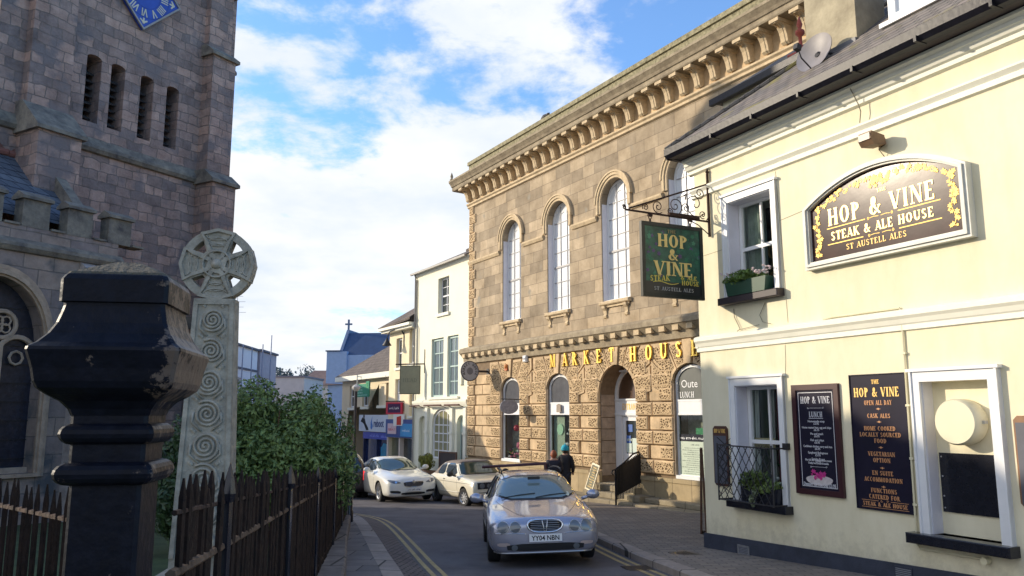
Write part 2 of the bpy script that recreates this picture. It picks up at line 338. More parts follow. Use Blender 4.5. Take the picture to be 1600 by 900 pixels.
m_pave2 = brickmat('small_grey_setts_paving', (.31, .26, .215), (.22, .19, .165), (.14, .12, .10), .3, .14, .010, .6, var=.3, vs=1.0, mode='floor', noisebump=.5)
m_kerb = brickmat('granite_kerb_stone', (.42, .35, .29), (.32, .27, .235), (.08, .07, .06), 2, 1.1, .02, .5, var=.3, vs=3, mode='floor')
m_cobble = brickmat('cobble_setts', (.22, .18, .165), (.15, .125, .12), (.045, .04, .04), .16, .11, .016, 1.0, var=.3, vs=2, mode='floor', coarse=.03)
m_yel = mat('worn_yellow_line_paint', (.42, .31, .12), .8, var=.35, vs=12, bump=.2, c2=(.5, .39, .18))
m_grass = mat('grass_ground', (.05, .075, .025), .95, var=.4, vs=2, bump=.6)
m_ground = mat('town_ground', (.09, .085, .08), .95, var=.3, vs=.3)
m_leaf = mat('laurel_leaf', (.06, .135, .035), .5, var=.6, vs=3.5, c2=(.27, .37, .11), spec=.4)
m_leafd = mat('dark_leaf', (.03, .065, .022), .5, var=.5, vs=6, c2=(.07, .125, .04))
m_wood = mat('stained_wood', (.10, .05, .03), .6, var=.4, vs=8, bump=.3)
m_palewood = mat('pale_wood', (.55, .40, .24), .6, var=.2, vs=8)
m_tyre = mat('tyre_rubber', (.015, .015, .017), .8, var=.2)
m_alloy = mat('alloy_wheel', (.55, .56, .58), .3, .8, .05)
m_chrome = mat('chrome', (.75, .77, .8), .1, 1, 0)
m_trim = mat('black_plastic_trim', (.02, .02, .022), .5, var=0)
m_carglass = glassmat('car_glass', (.045, .065, .065), .03, 1.0)
m_cpl = glassmat('headlight_glass', (.13, .145, .16), .06, 1.0)

# ------------------------------------------------------------------ lettering
T_, t_ = .19, .075
def L_(x0, y0, x1, y1, w): return ('l', x0, y0, x1, y1, w)
GL = {
 'A': (.80, [L_(.08,0,.40,1,t_), L_(.40,1,.72,0,T_), L_(.2,.3,.6,.3,t_)], [(.08,0),(.72,0)]),
 'B': (.70, [L_(.17,0,.17,1,T_), ('a',.17,.76,.40,.24,-90,90), ('a',.17,.27,.46,.27,-90,90)], []),
 'C': (.80, [('a',.43,.5,.37,.5,48,312)], []),
 'D': (.85, [L_(.17,0,.17,1,T_), ('a',.17,.5,.6,.5,-90,90)], [(.12,0),(.12,1)]),
 'E': (.70, [L_(.17,0,.17,1,T_), L_(.17,.96,.6,.96,t_), L_(.17,.5,.5,.5,t_), L_(.17,.04,.62,.04,t_), L_(.58,.96,.58,.76,t_), L_(.6,.04,.6,.26,t_)], [(.15,0),(.15,1)]),
 'F': (.66, [L_(.17,0,.17,1,T_), L_(.17,.96,.6,.96,t_), L_(.17,.5,.5,.5,t_), L_(.58,.96,.58,.76,t_)], [(.17,0),(.15,1)]),
 'G': (.84, [('a',.43,.5,.37,.5,48,320), L_(.70,.1,.70,.45,.16), L_(.52,.45,.8,.45,t_)], []),
 'H': (.88, [L_(.18,0,.18,1,T_), L_(.70,0,.70,1,T_), L_(.18,.5,.70,.5,t_)], [(.18,0),(.18,1),(.70,0),(.70,1)]),
 'I': (.42, [L_(.2,0,.2,1,T_)], [(.2,0),(.2,1)]),
 'K': (.84, [L_(.18,0,.18,1,T_), L_(.2,.42,.66,1,t_), L_(.34,.58,.74,0,T_)], [(.18,0),(.18,1),(.66,1),(.72,0)]),
 'L': (.66, [L_(.17,0,.17,1,T_), L_(.17,.04,.6,.04,t_), L_(.6,.04,.6,.28,t_)], [(.17,1),(.15,0)]),
 'M': (1.0, [L_(.14,0,.14,1,t_), L_(.18,1,.5,.05,T_), L_(.5,.05,.82,1,t_), L_(.84,0,.84,1,T_)], [(.14,0),(.14,1),(.84,0),(.84,1)]),
 'N': (.88, [L_(.14,0,.14,1,t_), L_(.18,1,.72,0,T_), L_(.74,0,.74,1,t_)], [(.14,0),(.14,1),(.74,1)]),
 'O': (.90, [('a',.44,.5,.39,.5,0,360)], []),
 'P': (.74, [L_(.18,0,.18,1,T_), ('a',.18,.73,.46,.27,-90,90)], [(.18,0),(.14,1)]),
 'R': (.82, [L_(.18,0,.18,1,T_), ('a',.18,.74,.44,.26,-90,90), L_(.38,.5,.72,0,T_)], [(.18,0),(.14,1),(.74,0)]),
 'S': (.66, [('s',.32,.5)], []),
 'T': (.76, [L_(.37,0,.37,1,T_), L_(.05,.96,.69,.96,t_), L_(.06,.96,.06,.74,t_), L_(.68,.96,.68,.74,t_)], [(.37,0)]),
 'U': (.86, [L_(.16,.32,.16,1,T_), L_(.70,.32,.70,1,t_), ('a',.42,.34,.34,.34,180,360)], [(.16,1),(.70,1)]),
 'V': (.84, [L_(.12,1,.42,0,T_), L_(.42,0,.74,1,t_)], [(.12,1),(.74,1)]),
 'Y': (.80, [L_(.12,1,.40,.45,T_), L_(.40,.45,.70,1,t_), L_(.40,0,.40,.48,T_)], [(.12,1),(.70,1),(.40,0)]),
 '&': (.92, [('a',.38,.77,.21,.23,0,360), ('a',.34,.28,.31,.29,40,330), L_(.22,.66,.82,0,.14), L_(.60,.12,.82,.46,t_), L_(.68,.46,.9,.46,.06)], []),
 ' ': (.45, [], []),
}
def glyph_polys(ch, bold=1.0):
    w, st, se = GL[ch]; out = []
    def arcp(cx, cy, rx, ry, a0, a1, T=T_, t=t_):
        n = max(6, int(abs(a1 - a0) / 18)); T *= bold; t *= bold
        o = [(cx + rx*cos(R(a0+(a1-a0)*i/n)), cy + ry*sin(R(a0+(a1-a0)*i/n))) for i in range(n+1)]
        q = [(cx + (rx-T)*cos(R(a0+(a1-a0)*i/n)), cy + (ry-t)*sin(R(a0+(a1-a0)*i/n))) for i in range(n+1)]
        for i in range(n): out.append([o[i], o[i+1], q[i+1], q[i]])
    for s in st:
        if s[0] == 'l':
            _, x0, y0, x1, y1, th = s; th *= bold
            if abs(y1-y0) < 1e-6: out.append([(x0, y0-th/2), (x1, y0-th/2), (x1, y0+th/2), (x0, y0+th/2)])
            else: out.append([(x0-th/2, y0), (x0+th/2, y0), (x1+th/2, y1), (x1-th/2, y1)])
        elif s[0] == 'a': arcp(*s[1:])
        elif s[0] == 's':
            arcp(.32, .75, .27, .25, 20, 270, .15, .11); arcp(.32, .27, .28, .27, -160, 90, .15, .11)
    for x, y in se:
        h = .055 * bold; y0 = y if y < .5 else y - h
        out.append([(x-.17, y0), (x+.17, y0), (x+.15, y0+h), (x-.15, y0+h)])
    return w, out
def serif_width(text, h, sp=.12, sx=1.0): return sum((GL[c][0] + sp) * h * sx for c in text) - sp*h*sx
def serif(text, h, x, z, y=0, sp=.12, sx=1.0, ext=.004, align='c', bold=1.0, mb=None, slope=0, arcf=None):
    """front faces look towards -y; each stroke sits a hair prouder than the previous"""
    mb = mb or MB(); W_ = serif_width(text, h, sp, sx); cx = x - (W_/2 if align == 'c' else 0); k = 0; e = max(.00025, h*.0016)
    for c in text:
        w, polys = glyph_polys(c, bold)
        for p in polys:
            k += 1; yy = y - ext - e * (k % 9)
            pts = [(cx + a*h*sx, z + b*h + slope*(cx + a*h*sx - x)) for a, b in p]
            if arcf: pts = [(a, b + arcf(a)) for a, b in pts]
            mb.prism(pts, yy, y, 'y')
        cx += (w + sp) * h * sx
    return mb
def sans(text, h, x, z, y, name, m, parent, align='CENTER', sx=1.0, ext=.0015, label=None, bold=0):
    cu = bpy.data.curves.new('t', 'FONT'); cu.body = text; cu.size = h * 1.38; cu.align_x = align; cu.extrude = ext; cu.offset = bold; cu.resolution_u = 2
    o = bpy.data.objects.new('t', cu); col.objects.link(o); bpy.context.view_layer.update(); me = evald(o); bpy.data.objects.remove(o)
    me.transform(Matrix.Translation((x, y - ext, z)) @ Matrix.Rotation(R(90), 4, 'X') @ Matrix.Diagonal((sx, 1, 1, 1)))
    me.materials.clear(); me.materials.append(m); me.name = name
    ob = bpy.data.objects.new(name, me); col.objects.link(ob); ob.parent = parent
    if label: ob['label'] = label
    return ob
def scribble(name, m, parent, x, z, w, h, y, seed=0, align='c'):
    """writing too small to read: word-like groups of tiny uneven strokes"""
    r = random.Random(seed); mb = MB(); cx = x - w/2 if align == 'c' else x; end = cx + w; k = 0
    while cx < end:
        for _ in range(r.randint(3, 7)):
            if cx > end: break
            k += 1; hh = h*r.choice([.6, .6, .6, 1]); ww = h*r.uniform(.28, .42)
            mb.box(cx, cx+ww*.35, y-.001-.0002*(k%5), y, z, z+hh); mb.box(cx+ww*.35, cx+ww, y-.0008-.0002*(k%5), y, z+r.choice([0, .4])*h, z+(r.choice([0, .4])+.18)*h+.0001)
            cx += h*.5
        cx += h*.35
    return mb.build(name, m, parent)
def fit(text, h, width, x, z, y=0, **k):
    return serif(text, h, x, z, y, sx=width/serif_width(text, h, k.get('sp', .12)), **k)
def spiral(cx, cz, r0, r1, a0, turns, n=26):
    return [(cx + (r0+(r1-r0)*i/n)*cos(a0+2*pi*turns*i/n), cz + (r0+(r1-r0)*i/n)*sin(a0+2*pi*turns*i/n)) for i in range(n+1)]
def leaves(center, radii, n, size, seed=1, lobes=16, fill=.45, mb=None, flat=0):
    rng = np.random.default_rng(seed); c = np.array(center); rad = np.array(radii)
    d = rng.normal(size=(lobes, 3)); d /= np.linalg.norm(d, axis=1)[:, None]
    lc = d * rng.uniform(.35, .85, (lobes, 1)) * rad; lr = rng.uniform(.28, .5, lobes)
    li = rng.integers(0, lobes, n); dd = rng.normal(size=(n, 3)); dd /= np.linalg.norm(dd, axis=1)[:, None]
    rr = 1 - fill * rng.random((n, 1))**1.5
    p = c + lc[li] + dd * rr * lr[li][:, None] * rad
    keep = p[:, 2] > c[2] - rad[2] * 1.0; p = p[keep]; dd = dd[keep]; n = len(p)
    nrm = dd + rng.normal(scale=.7, size=(n, 3)); nrm /= np.linalg.norm(nrm, axis=1)[:, None]
    a = np.cross(nrm, rng.normal(size=(n, 3))); a /= np.linalg.norm(a, axis=1)[:, None]; b = np.cross(nrm, a)
    s = (size * rng.uniform(.6, 1.3, (n, 1)))
    v = np.stack([p - a*s, p + b*s*.45 + nrm*s*.12, p + a*s, p - b*s*.45 + nrm*s*.12], 1).reshape(-1, 3)
    mb = mb or MB(); k = len(mb.v); mb.v += [tuple(x) for x in v.tolist()]; mb.f += [(k+4*i, k+4*i+1, k+4*i+2, k+4*i+3) for i in range(n)]; mb.m += [0]*n
    return mb

# ------------------------------------------------------------------ ground, road, pavements
def itp(pts, y):
    ys = [p[1] for p in pts]; xs = [p[0] for p in pts]
    if y <= ys[0]: return xs[0] + (xs[1]-xs[0])/(ys[1]-ys[0])*(y-ys[0])
    for i in range(len(ys)-1):
        if y <= ys[i+1]: return xs[i] + (xs[i+1]-xs[i])*(y-ys[i])/(ys[i+1]-ys[i])
    return xs[-1] + (xs[-1]-xs[-2])/(ys[-1]-ys[-2])*(y-ys[-1])
def smooth_poly(pts, n=3):
    for _ in range(n):
        q = [pts[0]]
        for a, b in zip(pts, pts[1:]): q += [(a[0]*.75+b[0]*.25, a[1]*.75+b[1]*.25), (a[0]*.25+b[0]*.75, a[1]*.25+b[1]*.75)]
        pts = q + [pts[-1]]
    return pts
LE = smooth_poly([(1.2,-6),(.55,3),(-.1,7),(-.95,11),(-1.25,12.36),(-1.5,13.38),(-2.2,16.34),(-3.2,20.4),(-3.9,22.2),(-5.0,23.6),(-6.6,25.2),(-9,29),(-14,38),(-27,62),(-45,95)], 2)
RE = smooth_poly([(3.6,-6),(3.1,4),(2.85,8),(2.62,11.0),(2.35,12.6),(2.11,13.8),(1.63,16.9),(1.1,20.5),(.4,24.5),(-1.0,28),(-3.6,32.8),(-6.5,38),(-12,47.5),(-20,61.5),(-39,95)], 2)
WALL = [(-.2,-1),(-1.0,4.3),(-2.29,11.5),(-3.04,15.3),(-3.80,19.5),(-4.6,21.6),(-7.4,24.8)]
YS = [i * .5 for i in range(-12, 191)]
def strip(name, fa, fb, za, zb, m, y0, y1, kind='structure', sa=False, nx=1):
    mb = MB(); ys = [y for y in YS if y0 <= y <= y1]
    for y in ys:
        for k in range(nx + 1):
            t = k / nx; mb.v.append((fa(y)*(1-t)+fb(y)*t, y, G(y) + za*(1-t)+zb*t))
    w = nx + 1
    mb.f = [(i*w+k, i*w+k+1, (i+1)*w+k+1, (i+1)*w+k) for i in range(len(ys)-1) for k in range(nx)]; mb.m = [0]*len(mb.f)
    o = mb.build(name, m); o['kind'] = kind; return o
le = lambda y: itp(LE, y); re_ = lambda y: itp(RE, y); wl_ = lambda y: itp(WALL, y) if y < 24.8 else le(y) - 1.6
mb = MB(); XS = [-900,-400,-200,-100,-60,-30,0,30,60,120,300,900]; YG = [-40,-6,14,40,60,95,140,200,350,1500]
for y in YG:
    for x in XS: mb.v.append((x, y, (G(y) if y < 95 else G(95) - .03*(min(y,140)-95) + max(0, y-140)*.01) - .12))
n = len(XS); mb.f = [(i*n+j, i*n+j+1, (i+1)*n+j+1, (i+1)*n+j) for i in range(len(YG)-1) for j in range(n-1)]; mb.m = [0]*len(mb.f)
mb.build('ground', m_ground)['kind'] = 'structure'
strip('road', le, re_, 0, 0, m_asph, -6, 95, nx=2)
strip('cobbled_gutter', lambda y: le(y) - .42, lambda y: le(y), .11, .012, m_cobble, -6, 26)
strip('granite_edging', lambda y: le(y) - .72, lambda y: le(y) - .42, .125, .112, m_kerb, -6, 26)
strip('pavement', wl_, lambda y: le(y) - .72, .12, .121, m_pave, -6, 26)
strip('pavement', lambda y: le(y) - 2.6, lambda y: le(y), .12, .12, m_pave, 26, 95)
strip('pavement', lambda y: re_(y) + .24, lambda y: max(re_(y) + 2.2, 10.5 if y < 22 else 14 - .55*(y-22)), .124, .124, m_pave2, -6, 36, nx=4)
strip('pavement', lambda y: re_(y) + .24, lambda y: re_(y) + 4.5, .124, .124, m_pave2, 36, 95)
mb = MB(); ys = [y for y in YS if y <= 95]
for y in ys: mb.v += [(re_(y), y, G(y) - .05), (re_(y), y, G(y) + .10), (re_(y) + .03, y, G(y) + .125), (re_(y) + .24, y, G(y) + .128)]
mb.f = [(i*4+j, i*4+j+1, i*4+j+5, i*4+j+4) for i in range(len(ys)-1) for j in range(3)]; mb.m = [0]*len(mb.f)
mb.build('kerb', m_kerb)['kind'] = 'structure'
for nm, f, y0, y1 in (('yellow_line', lambda y, a: le(y) + .06 + a, -6, 24), ('yellow_line', lambda y, a: re_(y) - .17 - a, -6, 22)):
    for a in (0, .17): strip(nm, lambda y: f(y, a), lambda y: f(y, a) + .075, .005, .005, m_yel, y0, y1)
strip('churchyard_lawn', lambda y: -40, lambda y: wl_(y) - .25, .02, .22, m_grass, -6, 26, nx=6)
# drain cover and gutter gully
t = empty('drain_cover', 'rectangular iron drain cover set flush in the pavement before the cream pub', 'drain cover', (2.95, 13.9, G(13.9) + .126), R(-64))
MB().plate(rect(-.3,.3,-.2,.2), [rect(-.24,.24,-.14,.14)], 0, .01).build('frame', m_blackm, t).rotation_euler = (R(-90), 0, 0)
mb = MB()
for k in range(7): mb.box(-.24, .24, -.135 + k*.041, -.115 + k*.041, -.004, .004)
mb.build('grating', m_blackm, t)
t = empty('road_gully', 'dark iron gully grate in the road beside the right kerb', 'gully', (re_(13.1) - .27, 13.1, G(13.1) + .006), R(10))
mb = MB()
for k in range(6): mb.box(-.2, .2, -.2 + k*.075, -.165 + k*.075, 0, .008)
mb.build('grating', m_blackm, t); MB().box(-.22,.22,-.22,.24,-.003,.001).build('pit', m_dark, t)

# ------------------------------------------------------------------ shared window builders (building-local: x along, y into the wall, z up)
def sash(parent, x0, x1, z0, z1, y, cols=2, rows=4, mframe=None, mglass=None, archr=0, fw=.06, bar=.025, sill=True, name='window', mbar=None, curtains=False, label=None, meet=True, split=None):
    mf = mframe or m_wwood; mg = mglass or m_glass; mb = MB(); zs = z1 - archr
    if archr: outer = arch(x0, x1, z0, zs, archr); inner = arch(x0+fw, x1-fw, z0+fw, zs, archr-fw)
    else: outer = rect(x0, x1, z0, z1); inner = rect(x0+fw, x1-fw, z0+fw, z1-fw)
    mb.plate(outer, [inner], y, y + .07)
    w = (x1-x0-2*fw); mfr = mb; mb = MB() if mbar else mb
    def ztop(x):
        if not archr: return z1 - fw*.5
        u = (x - (x0+x1)/2)/((x1-x0)/2 - fw*.5); return zs + (archr-fw*.5)*sqrt(max(0, 1-u*u))
    for i in range(1, cols):
        x = x0 + fw + w*i/cols; mb.box(x-bar/2, x+bar/2, y+.018, y+.06, z0+fw*.5, ztop(x))
    zr = (zs if archr else z1)
    for j in range(1, rows + (1 if archr else 0)):
        z = z0 + (zr - z0)*j/rows; mb.box(x0+fw*.5, x1-fw*.5, y+.021, y+.058, z-bar/2, z+bar/2)
    zm = split if split else (z0+z1)/2
    if meet: mb.box(x0+fw*.4, x1-fw*.4, y+.008, y+.064, zm-.032, zm+.032)
    f = mfr.build(name, mf, parent, label)
    if mbar: mb.build('glazing_bars', mbar, f)
    g = MB(); gi = arch(x0+fw*.5, x1-fw*.5, z0+fw*.5, zs, archr-fw*.5) if archr else rect(x0+fw*.5, x1-fw*.5, z0+fw*.5, z1-fw*.5)
    g.plate(gi, [], y+.045, y+.05, back=True); g.build('pane', mg, f)
    return f
def curtains_in(parent, x0, x1, z0, z1, y, mc, cols=((0, .3), (.72, 1)), room=True):
    mb = MB(); W_ = x1 - x0
    for a, b in cols:
        n = 18; xs = [x0 + W_*(a+(b-a)*i/n) for i in range(n+1)]
        vs = []; 
        for i, x in enumerate(xs): vs += [(x, y + .03*sin(i*1.9), z0), (x + .02*sin(i*.9), y + .025*sin(i*1.9+.4), z1)]
        mb.add(vs, [(2*i, 2*i+2, 2*i+3, 2*i+1) for i in range(n)])
    c = mb.build('curtain', mc, parent, smooth=True)
    if room:
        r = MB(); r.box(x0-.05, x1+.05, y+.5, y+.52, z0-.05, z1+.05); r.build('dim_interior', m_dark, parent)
    return c
def moulding(mb, x0, x1, prof, y=0, mi=0, m4=None):
    """prof: (projection, z) list, run along x; projection towards -y"""
    pts = [(y - p, z) for p, z in prof] + [(y + .02, prof[-1][1]), (y + .02, prof[0][1])]
    mb.prism(pts, x0, x1, 'x', mi, m4); return mb

m_grtext = mat('grey_green_ink', (.16,.20,.17), .7, var=0)
# ------------------------------------------------------------------ MARKET HOUSE
mk = empty('market_house', 'tall honey coloured stone market hall with arched upper windows and rusticated ground floor', 'building', MK.at(0, 0, 0), MK.a)
BAY = [3.77, 7.23, 10.68, 14.13, 17.58]; MW = 21.35
UW = [(b - .75, b + .75) for b in BAY]
gap = 0
up_holes = [arch(a, b, 6.72, 10.15, .75, 18) for a, b in UW]
MB().plate(rect(0, MW, 5.9, 12.3), up_holes, 0, .42).build('upper_wall', m_ashlar, mk)
g_open = []
for i, b in enumerate(BAY):
    if i == 2: g_open.append(arch(b-.97, b+.97, .3, 3.6, .97, 20))
    else: g_open.append(arch(b-.74, b+.74, 1.13, 3.92, .52, 16))
holes = [h for i, h in enumerate(g_open) if i != 2]
dz = g_open[2]
outer = [(0, 0), (dz[0][0], 0)] + [dz[0]] + list(reversed(dz[2:])) + [dz[1], (dz[1][0], 0), (MW, 0), (MW, 5.45), (0, 5.45)]
outer = [(0,0), (dz[0][0],0)] + list(reversed(dz[2:])) + [(dz[1][0],0), (MW,0), (MW,5.45), (0,5.45)]
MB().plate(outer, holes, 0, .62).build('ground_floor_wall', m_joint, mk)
mb = MB(); mb.box(0, .3, .62, 14, -.5, 13.2); mb.box(0, MW, 13.6, 14, -.5, 13.2); mb.box(MW-.3, MW, .62, 14, -.5, 13.2); mb.box(0, MW, .3, 14, 13.1, 13.3)
mb.box(.3, MW-.3, 1.6, 1.7, -.4, 13.1)
mb.build('side_and_rear_wall', m_ashlar, mk)
# rusticated blocks
RH = .43; Z0 = 1.22
blocks = MB(); plains = MB()
rust_parts = []
def vblock(x0, x1, z0, z1, proud=.10):
    b = .028; blocks.box(x0, x1, -proud, .01, z0, z1, 0, bev=b)
    # sunk panel of worm-eaten carving
    e = .055
    blocks.box(x0+e, x1-e, -proud-.006, -proud+.004, z0+e, z1-e, 1)
piers = [(0.03, BAY[0]-.74)] + [(BAY[i]+(.97 if i==2 else .74), BAY[i+1]-(.97 if i+1==2 else .74)) for i in range(4)] + [(BAY[4]+.74, MW-.03)]
for pi_, (a, b) in enumerate(piers):
    blocks = MB(); plains = blocks; rust_parts.append(('rusticated_pier', blocks))
    for r in range(8):
        z0 = Z0 + r*RH + .018; z1 = z0 + RH - .036
        if z0 > 3.9 and pi_ not in (0, 5): 
            pass
        w = b - a; edge = (pi_ in (0, 5))
        if edge:
            if r % 2 == 0: segs = [(0, .22, 'v'), (.22, .45, 'p'), (.45, .72, 'p'), (.72, 1, 'v')]
            else: segs = [(0, .34, 'v'), (.34, .70, 'p'), (.70, 1, 'v')]
            if pi_ == 0 and r % 2: segs = [(0, .26, 'v'), (.26, .58, 'p'), (.58, 1, 'v')]
        else:
            segs = [(0, .47, 'v'), (.47, 1, 'v')] if r % 2 == 0 else [(0, .34, 'v'), (.36, .64, 'p'), (.64, 1, 'v')]
        for s0, s1, k in segs:
            x0 = a + w*s0 + .012; x1 = a + w*s1 - .012
            if k == 'v': vblock(x0, x1, z0, z1)
            else: plains.box(x0, x1, -.045, .01, z0, z1, 0, bev=.02)
# voussoirs around each opening up to the frieze
ZT = 5.12
def out_pt(cx, cz, ang, hw, zt):
    c, s = cos(ang), sin(ang); ts = []
    if abs(c) > 1e-6: ts.append(hw/abs(c))
    if s > 1e-6: ts.append((zt-cz)/s)
    t = min(ts); return (cx + t*c, cz + t*s), t
for i, b in enumerate(BAY):
    blocks = MB(); plains = blocks; rust_parts.append(('arch_voussoirs', blocks))
    hw = .74 if i != 2 else .97; zs = 3.92 if i != 2 else 3.6; rise = .52 if i != 2 else .97
    cz = 3.35 if i != 2 else 3.6
    angs = [12, 38, 62, 82, 98, 118, 142, 168] if i != 2 else [2, 28, 50, 68, 82, 98, 112, 130, 152, 178]
    def inn(a):
        c, s = cos(R(a)), sin(R(a))
        if i == 2: return (b + .99*c, cz + .99*s)
        lo, hi = 0, 3
        for _ in range(30):
            m_ = (lo+hi)/2; x, z = m_*c, cz + m_*s
            ins = abs(x) < hw+.02 and (z < zs or ((x/(hw+.02))**2 + ((z-zs)/(rise+.02))**2) < 1)
            lo, hi = (m_, hi) if ins else (lo, m_)
        return (b + lo*c, cz + lo*s)
    lim = 1.66 if i != 2 else 1.72
    for a0, a1 in zip(angs, angs[1:]):
        a0 += 1.0; a1 -= 1.0; key = abs((a0+a1)/2 - 90) < 2
        mid = (a0+a1)/2; P0, P1 = inn(a0), inn(a1); Pm = inn(mid)
        Q0, _t = out_pt(b, cz, R(a0), lim, ZT); Q1, _t = out_pt(b, cz, R(a1), lim, ZT)
        if key: Q0 = (b + .20, 5.16); Q1 = (b - .20, 5.16); P0 = (b+.13, P0[1]); P1 = (b-.13, P1[1])
        pts = [P0, Q0]
        if abs(Q0[0]-Q1[0]) > .05 and abs(Q0[1]-Q1[1]) > .05: pts.append((b + (lim if mid < 90 else -lim), ZT))
        pts += [Q1, P1, Pm]
        if key: plains.prism(pts, -.14, .01, 'y')
        else:
            blocks.prism(pts, -.085, .01, 'y')
            cxm = sum(p[0] for p in pts)/len(pts); czm = sum(p[1] for p in pts)/len(pts)
            pin = [(p[0]+(cxm-p[0])*.2, p[1]+(czm-p[1])*.2) for p in pts]; blocks.prism(pin, -.092, -.08, 'y', 1)
for nm_, b_ in rust_parts: b_.build(nm_, [m_plain, m_verm], mk)
for i in range(5):   # rows between voussoir fans
    pass
# quoins on the upper left edge
mb = MB()
for r in range(15):
    z0 = 5.95 + r*.425; w = .42 if r % 2 == 0 else .62
    if z0 + .4 > 12.3: break
    mb.box(.0, w, -.05, .01, z0, z0+.4, 0, bev=.025); mb.box(.06, w-.06, -.056, -.046, z0+.06, z0+.34, 1)
mb.build('quoins', [m_plain, m_verm], mk)
# plinth
mb = MB(); mb.box(-.06, BAY[2]-.97, -.10, .02, -.4, 1.02); mb.box(BAY[2]+.97, MW+.06, -.10, .02, -.4, 1.02)
mb.box(-.02, BAY[2]-.97, -.13, .01, 1.02, 1.14); mb.box(BAY[2]+.97, MW, -.13, .01, 1.02, 1.14)
mb.each('plinth', brickmat('plinth_stone', (.50,.39,.235), (.43,.34,.2), (.25,.2,.13), .8, 1.4, .012, .5, var=.3, vs=2), mk)
# string course with dentils
mb = MB(); moulding(mb, -.3, MW+.3, [(.0,5.16),(.10,5.20),(.12,5.42),(.16,5.46),(.30,5.62),(.34,5.64),(.34,5.78),(.30,5.84),(.02,5.92)])
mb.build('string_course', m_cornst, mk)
mb = MB(); x = -.12
while x < MW + .1: mb.box(x, x+.26, -.28, -.08, 5.44, 5.60); x += .60
mb.each('dentil', m_stone, mk)
# impost mould and window arches
mb = MB(); xs = [0] + [v for a, b in UW for v in (a-.22, b+.22)] + [MW]
for k in range(0, len(xs), 2): moulding(mb, xs[k], xs[k+1], [(0,9.58),(.05,9.60),(.10,9.70),(.10,9.76),(0,9.80)])
mb.each('impost_moulding', m_stone, mk)
for a, b in UW:
    c = (a+b)/2; mb = MB(); N_ = 20
    for r0, r1, pr in ((.75, .84, .05), (.84, .94, .09), (.94, 1.0, .12)):
        o = [(c + r1*cos(pi*i/N_), 10.15 + r1*sin(pi*i/N_)) for i in range(N_+1)]; q = [(c + r0*cos(pi*i/N_), 10.15 + r0*sin(pi*i/N_)) for i in range(N_+1)]
        for i in range(N_): mb.prism([q[i], o[i], o[i+1], q[i+1]], -pr, .01, 'y')
    for s in (-1, 1):
        for r0, r1, pr in ((.75, .84, .05), (.84, .94, .09)):
            x0, x1 = sorted((c+s*r0, c+s*r1)); mb.box(x0, x1, -pr, .01, 9.8, 10.15)
    mb.build('arch_surround', m_stone, mk)
m_lead = mat('grey_glazing_bar', (.34,.33,.33), .5, var=.1)
for k, (a, b) in enumerate(UW):
    f = sash(mk, a+.02, b-.02, 6.74, 10.88, .24, cols=3, rows=6, mglass=m_skyglass, archr=.73, fw=.075, bar=.024, split=8.45, mbar=m_lead)
    c = (a+b)/2; mb = MB()
    mb.tube([(c + .36*cos(pi*i/16), .275, 10.1 + .42*sin(pi*i/16)) for i in range(17)], .011, 5)
    mb.build('fanlight_bars', m_wwood, f)
    mb = MB(); mb.box(a-.06, b+.06, -.14, .22, 6.60, 6.73, bev=.03)
    s_ = mb.build('sill', m_stone, f)
    mb = MB(); mb.box(a+.02, b-.02, .1, .22, 6.73, 6.79); mb.build('timber_sill', m_wwood, f)
    mb = MB()
    for x in (a+.10, b-.26):
        mb.prism([(.0,6.60),(-.13,6.58),(-.12,6.50),(-.05,6.42),(-.03,6.30),(-.07,6.24),(-.05,6.18),(0,6.16)], x, x+.16, 'x')
    mb.box(a+.02, b-.02, -.06, .01, 6.52, 6.60); mb.each('sill_bracket', m_stone, f)
    rv = MB()
    for x0, x1 in ((a+.001, a+.02), (b-.02, b-.001)): rv.box(x0, x1, .04, .24, 6.74, 10.15)
    rv.each('painted_lining', m_lilac, f)
# cornice, modillions, parapet
mb = MB(); moulding(mb, -.10, MW+.1, [(.02,12.22),(.08,12.25),(.08,12.33),(.14,12.38),(.14,12.44),(.02,12.48)]); mb.build('architrave', m_stone, mk)
mb = MB(); mb.box(-.05, MW, -.04, .3, 12.48, 13.12); mb.build('frieze', m_plain, mk)
mb = MB(); moulding(mb, -.62, MW+.6, [(.0,13.08),(.60,13.10),(.62,13.14),(.62,13.26),(.66,13.28),(.70,13.36),(.78,13.46),(.80,13.48),(.80,13.56),(.3,13.62),(.02,13.62)])
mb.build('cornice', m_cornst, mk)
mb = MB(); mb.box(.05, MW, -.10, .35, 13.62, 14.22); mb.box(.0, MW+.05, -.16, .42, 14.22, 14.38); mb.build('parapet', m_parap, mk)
prof = [(.0,13.10),(-.56,13.10),(-.58,13.02),(-.55,12.97),(-.46,12.98),(-.36,12.93),(-.28,12.80),(-.24,12.66),(-.22,12.54),(-.16,12.48),(-.09,12.50),(-.05,12.56),(0,12.58)]
x = .02; mod = None; bm_ = MB(); bm_.prism(prof, -.115, .115, 'x'); bm_.prism([(p[0]-.012, p[1]-.006) for p in prof[2:-1]] + [(-.1, 12.8)], -.035, .035, 'x'); bm_.box(-.15, .15, -.60, -.04, 12.99, 13.085)
while x < MW:
    if mod is None: mod = bm_.build('modillion', m_stone, mk); mod.location = (x+.12, 0, 0)
    else: c = mod.copy(); col.objects.link(c); c.location = (x+.12, 0, 0)
    x += .648
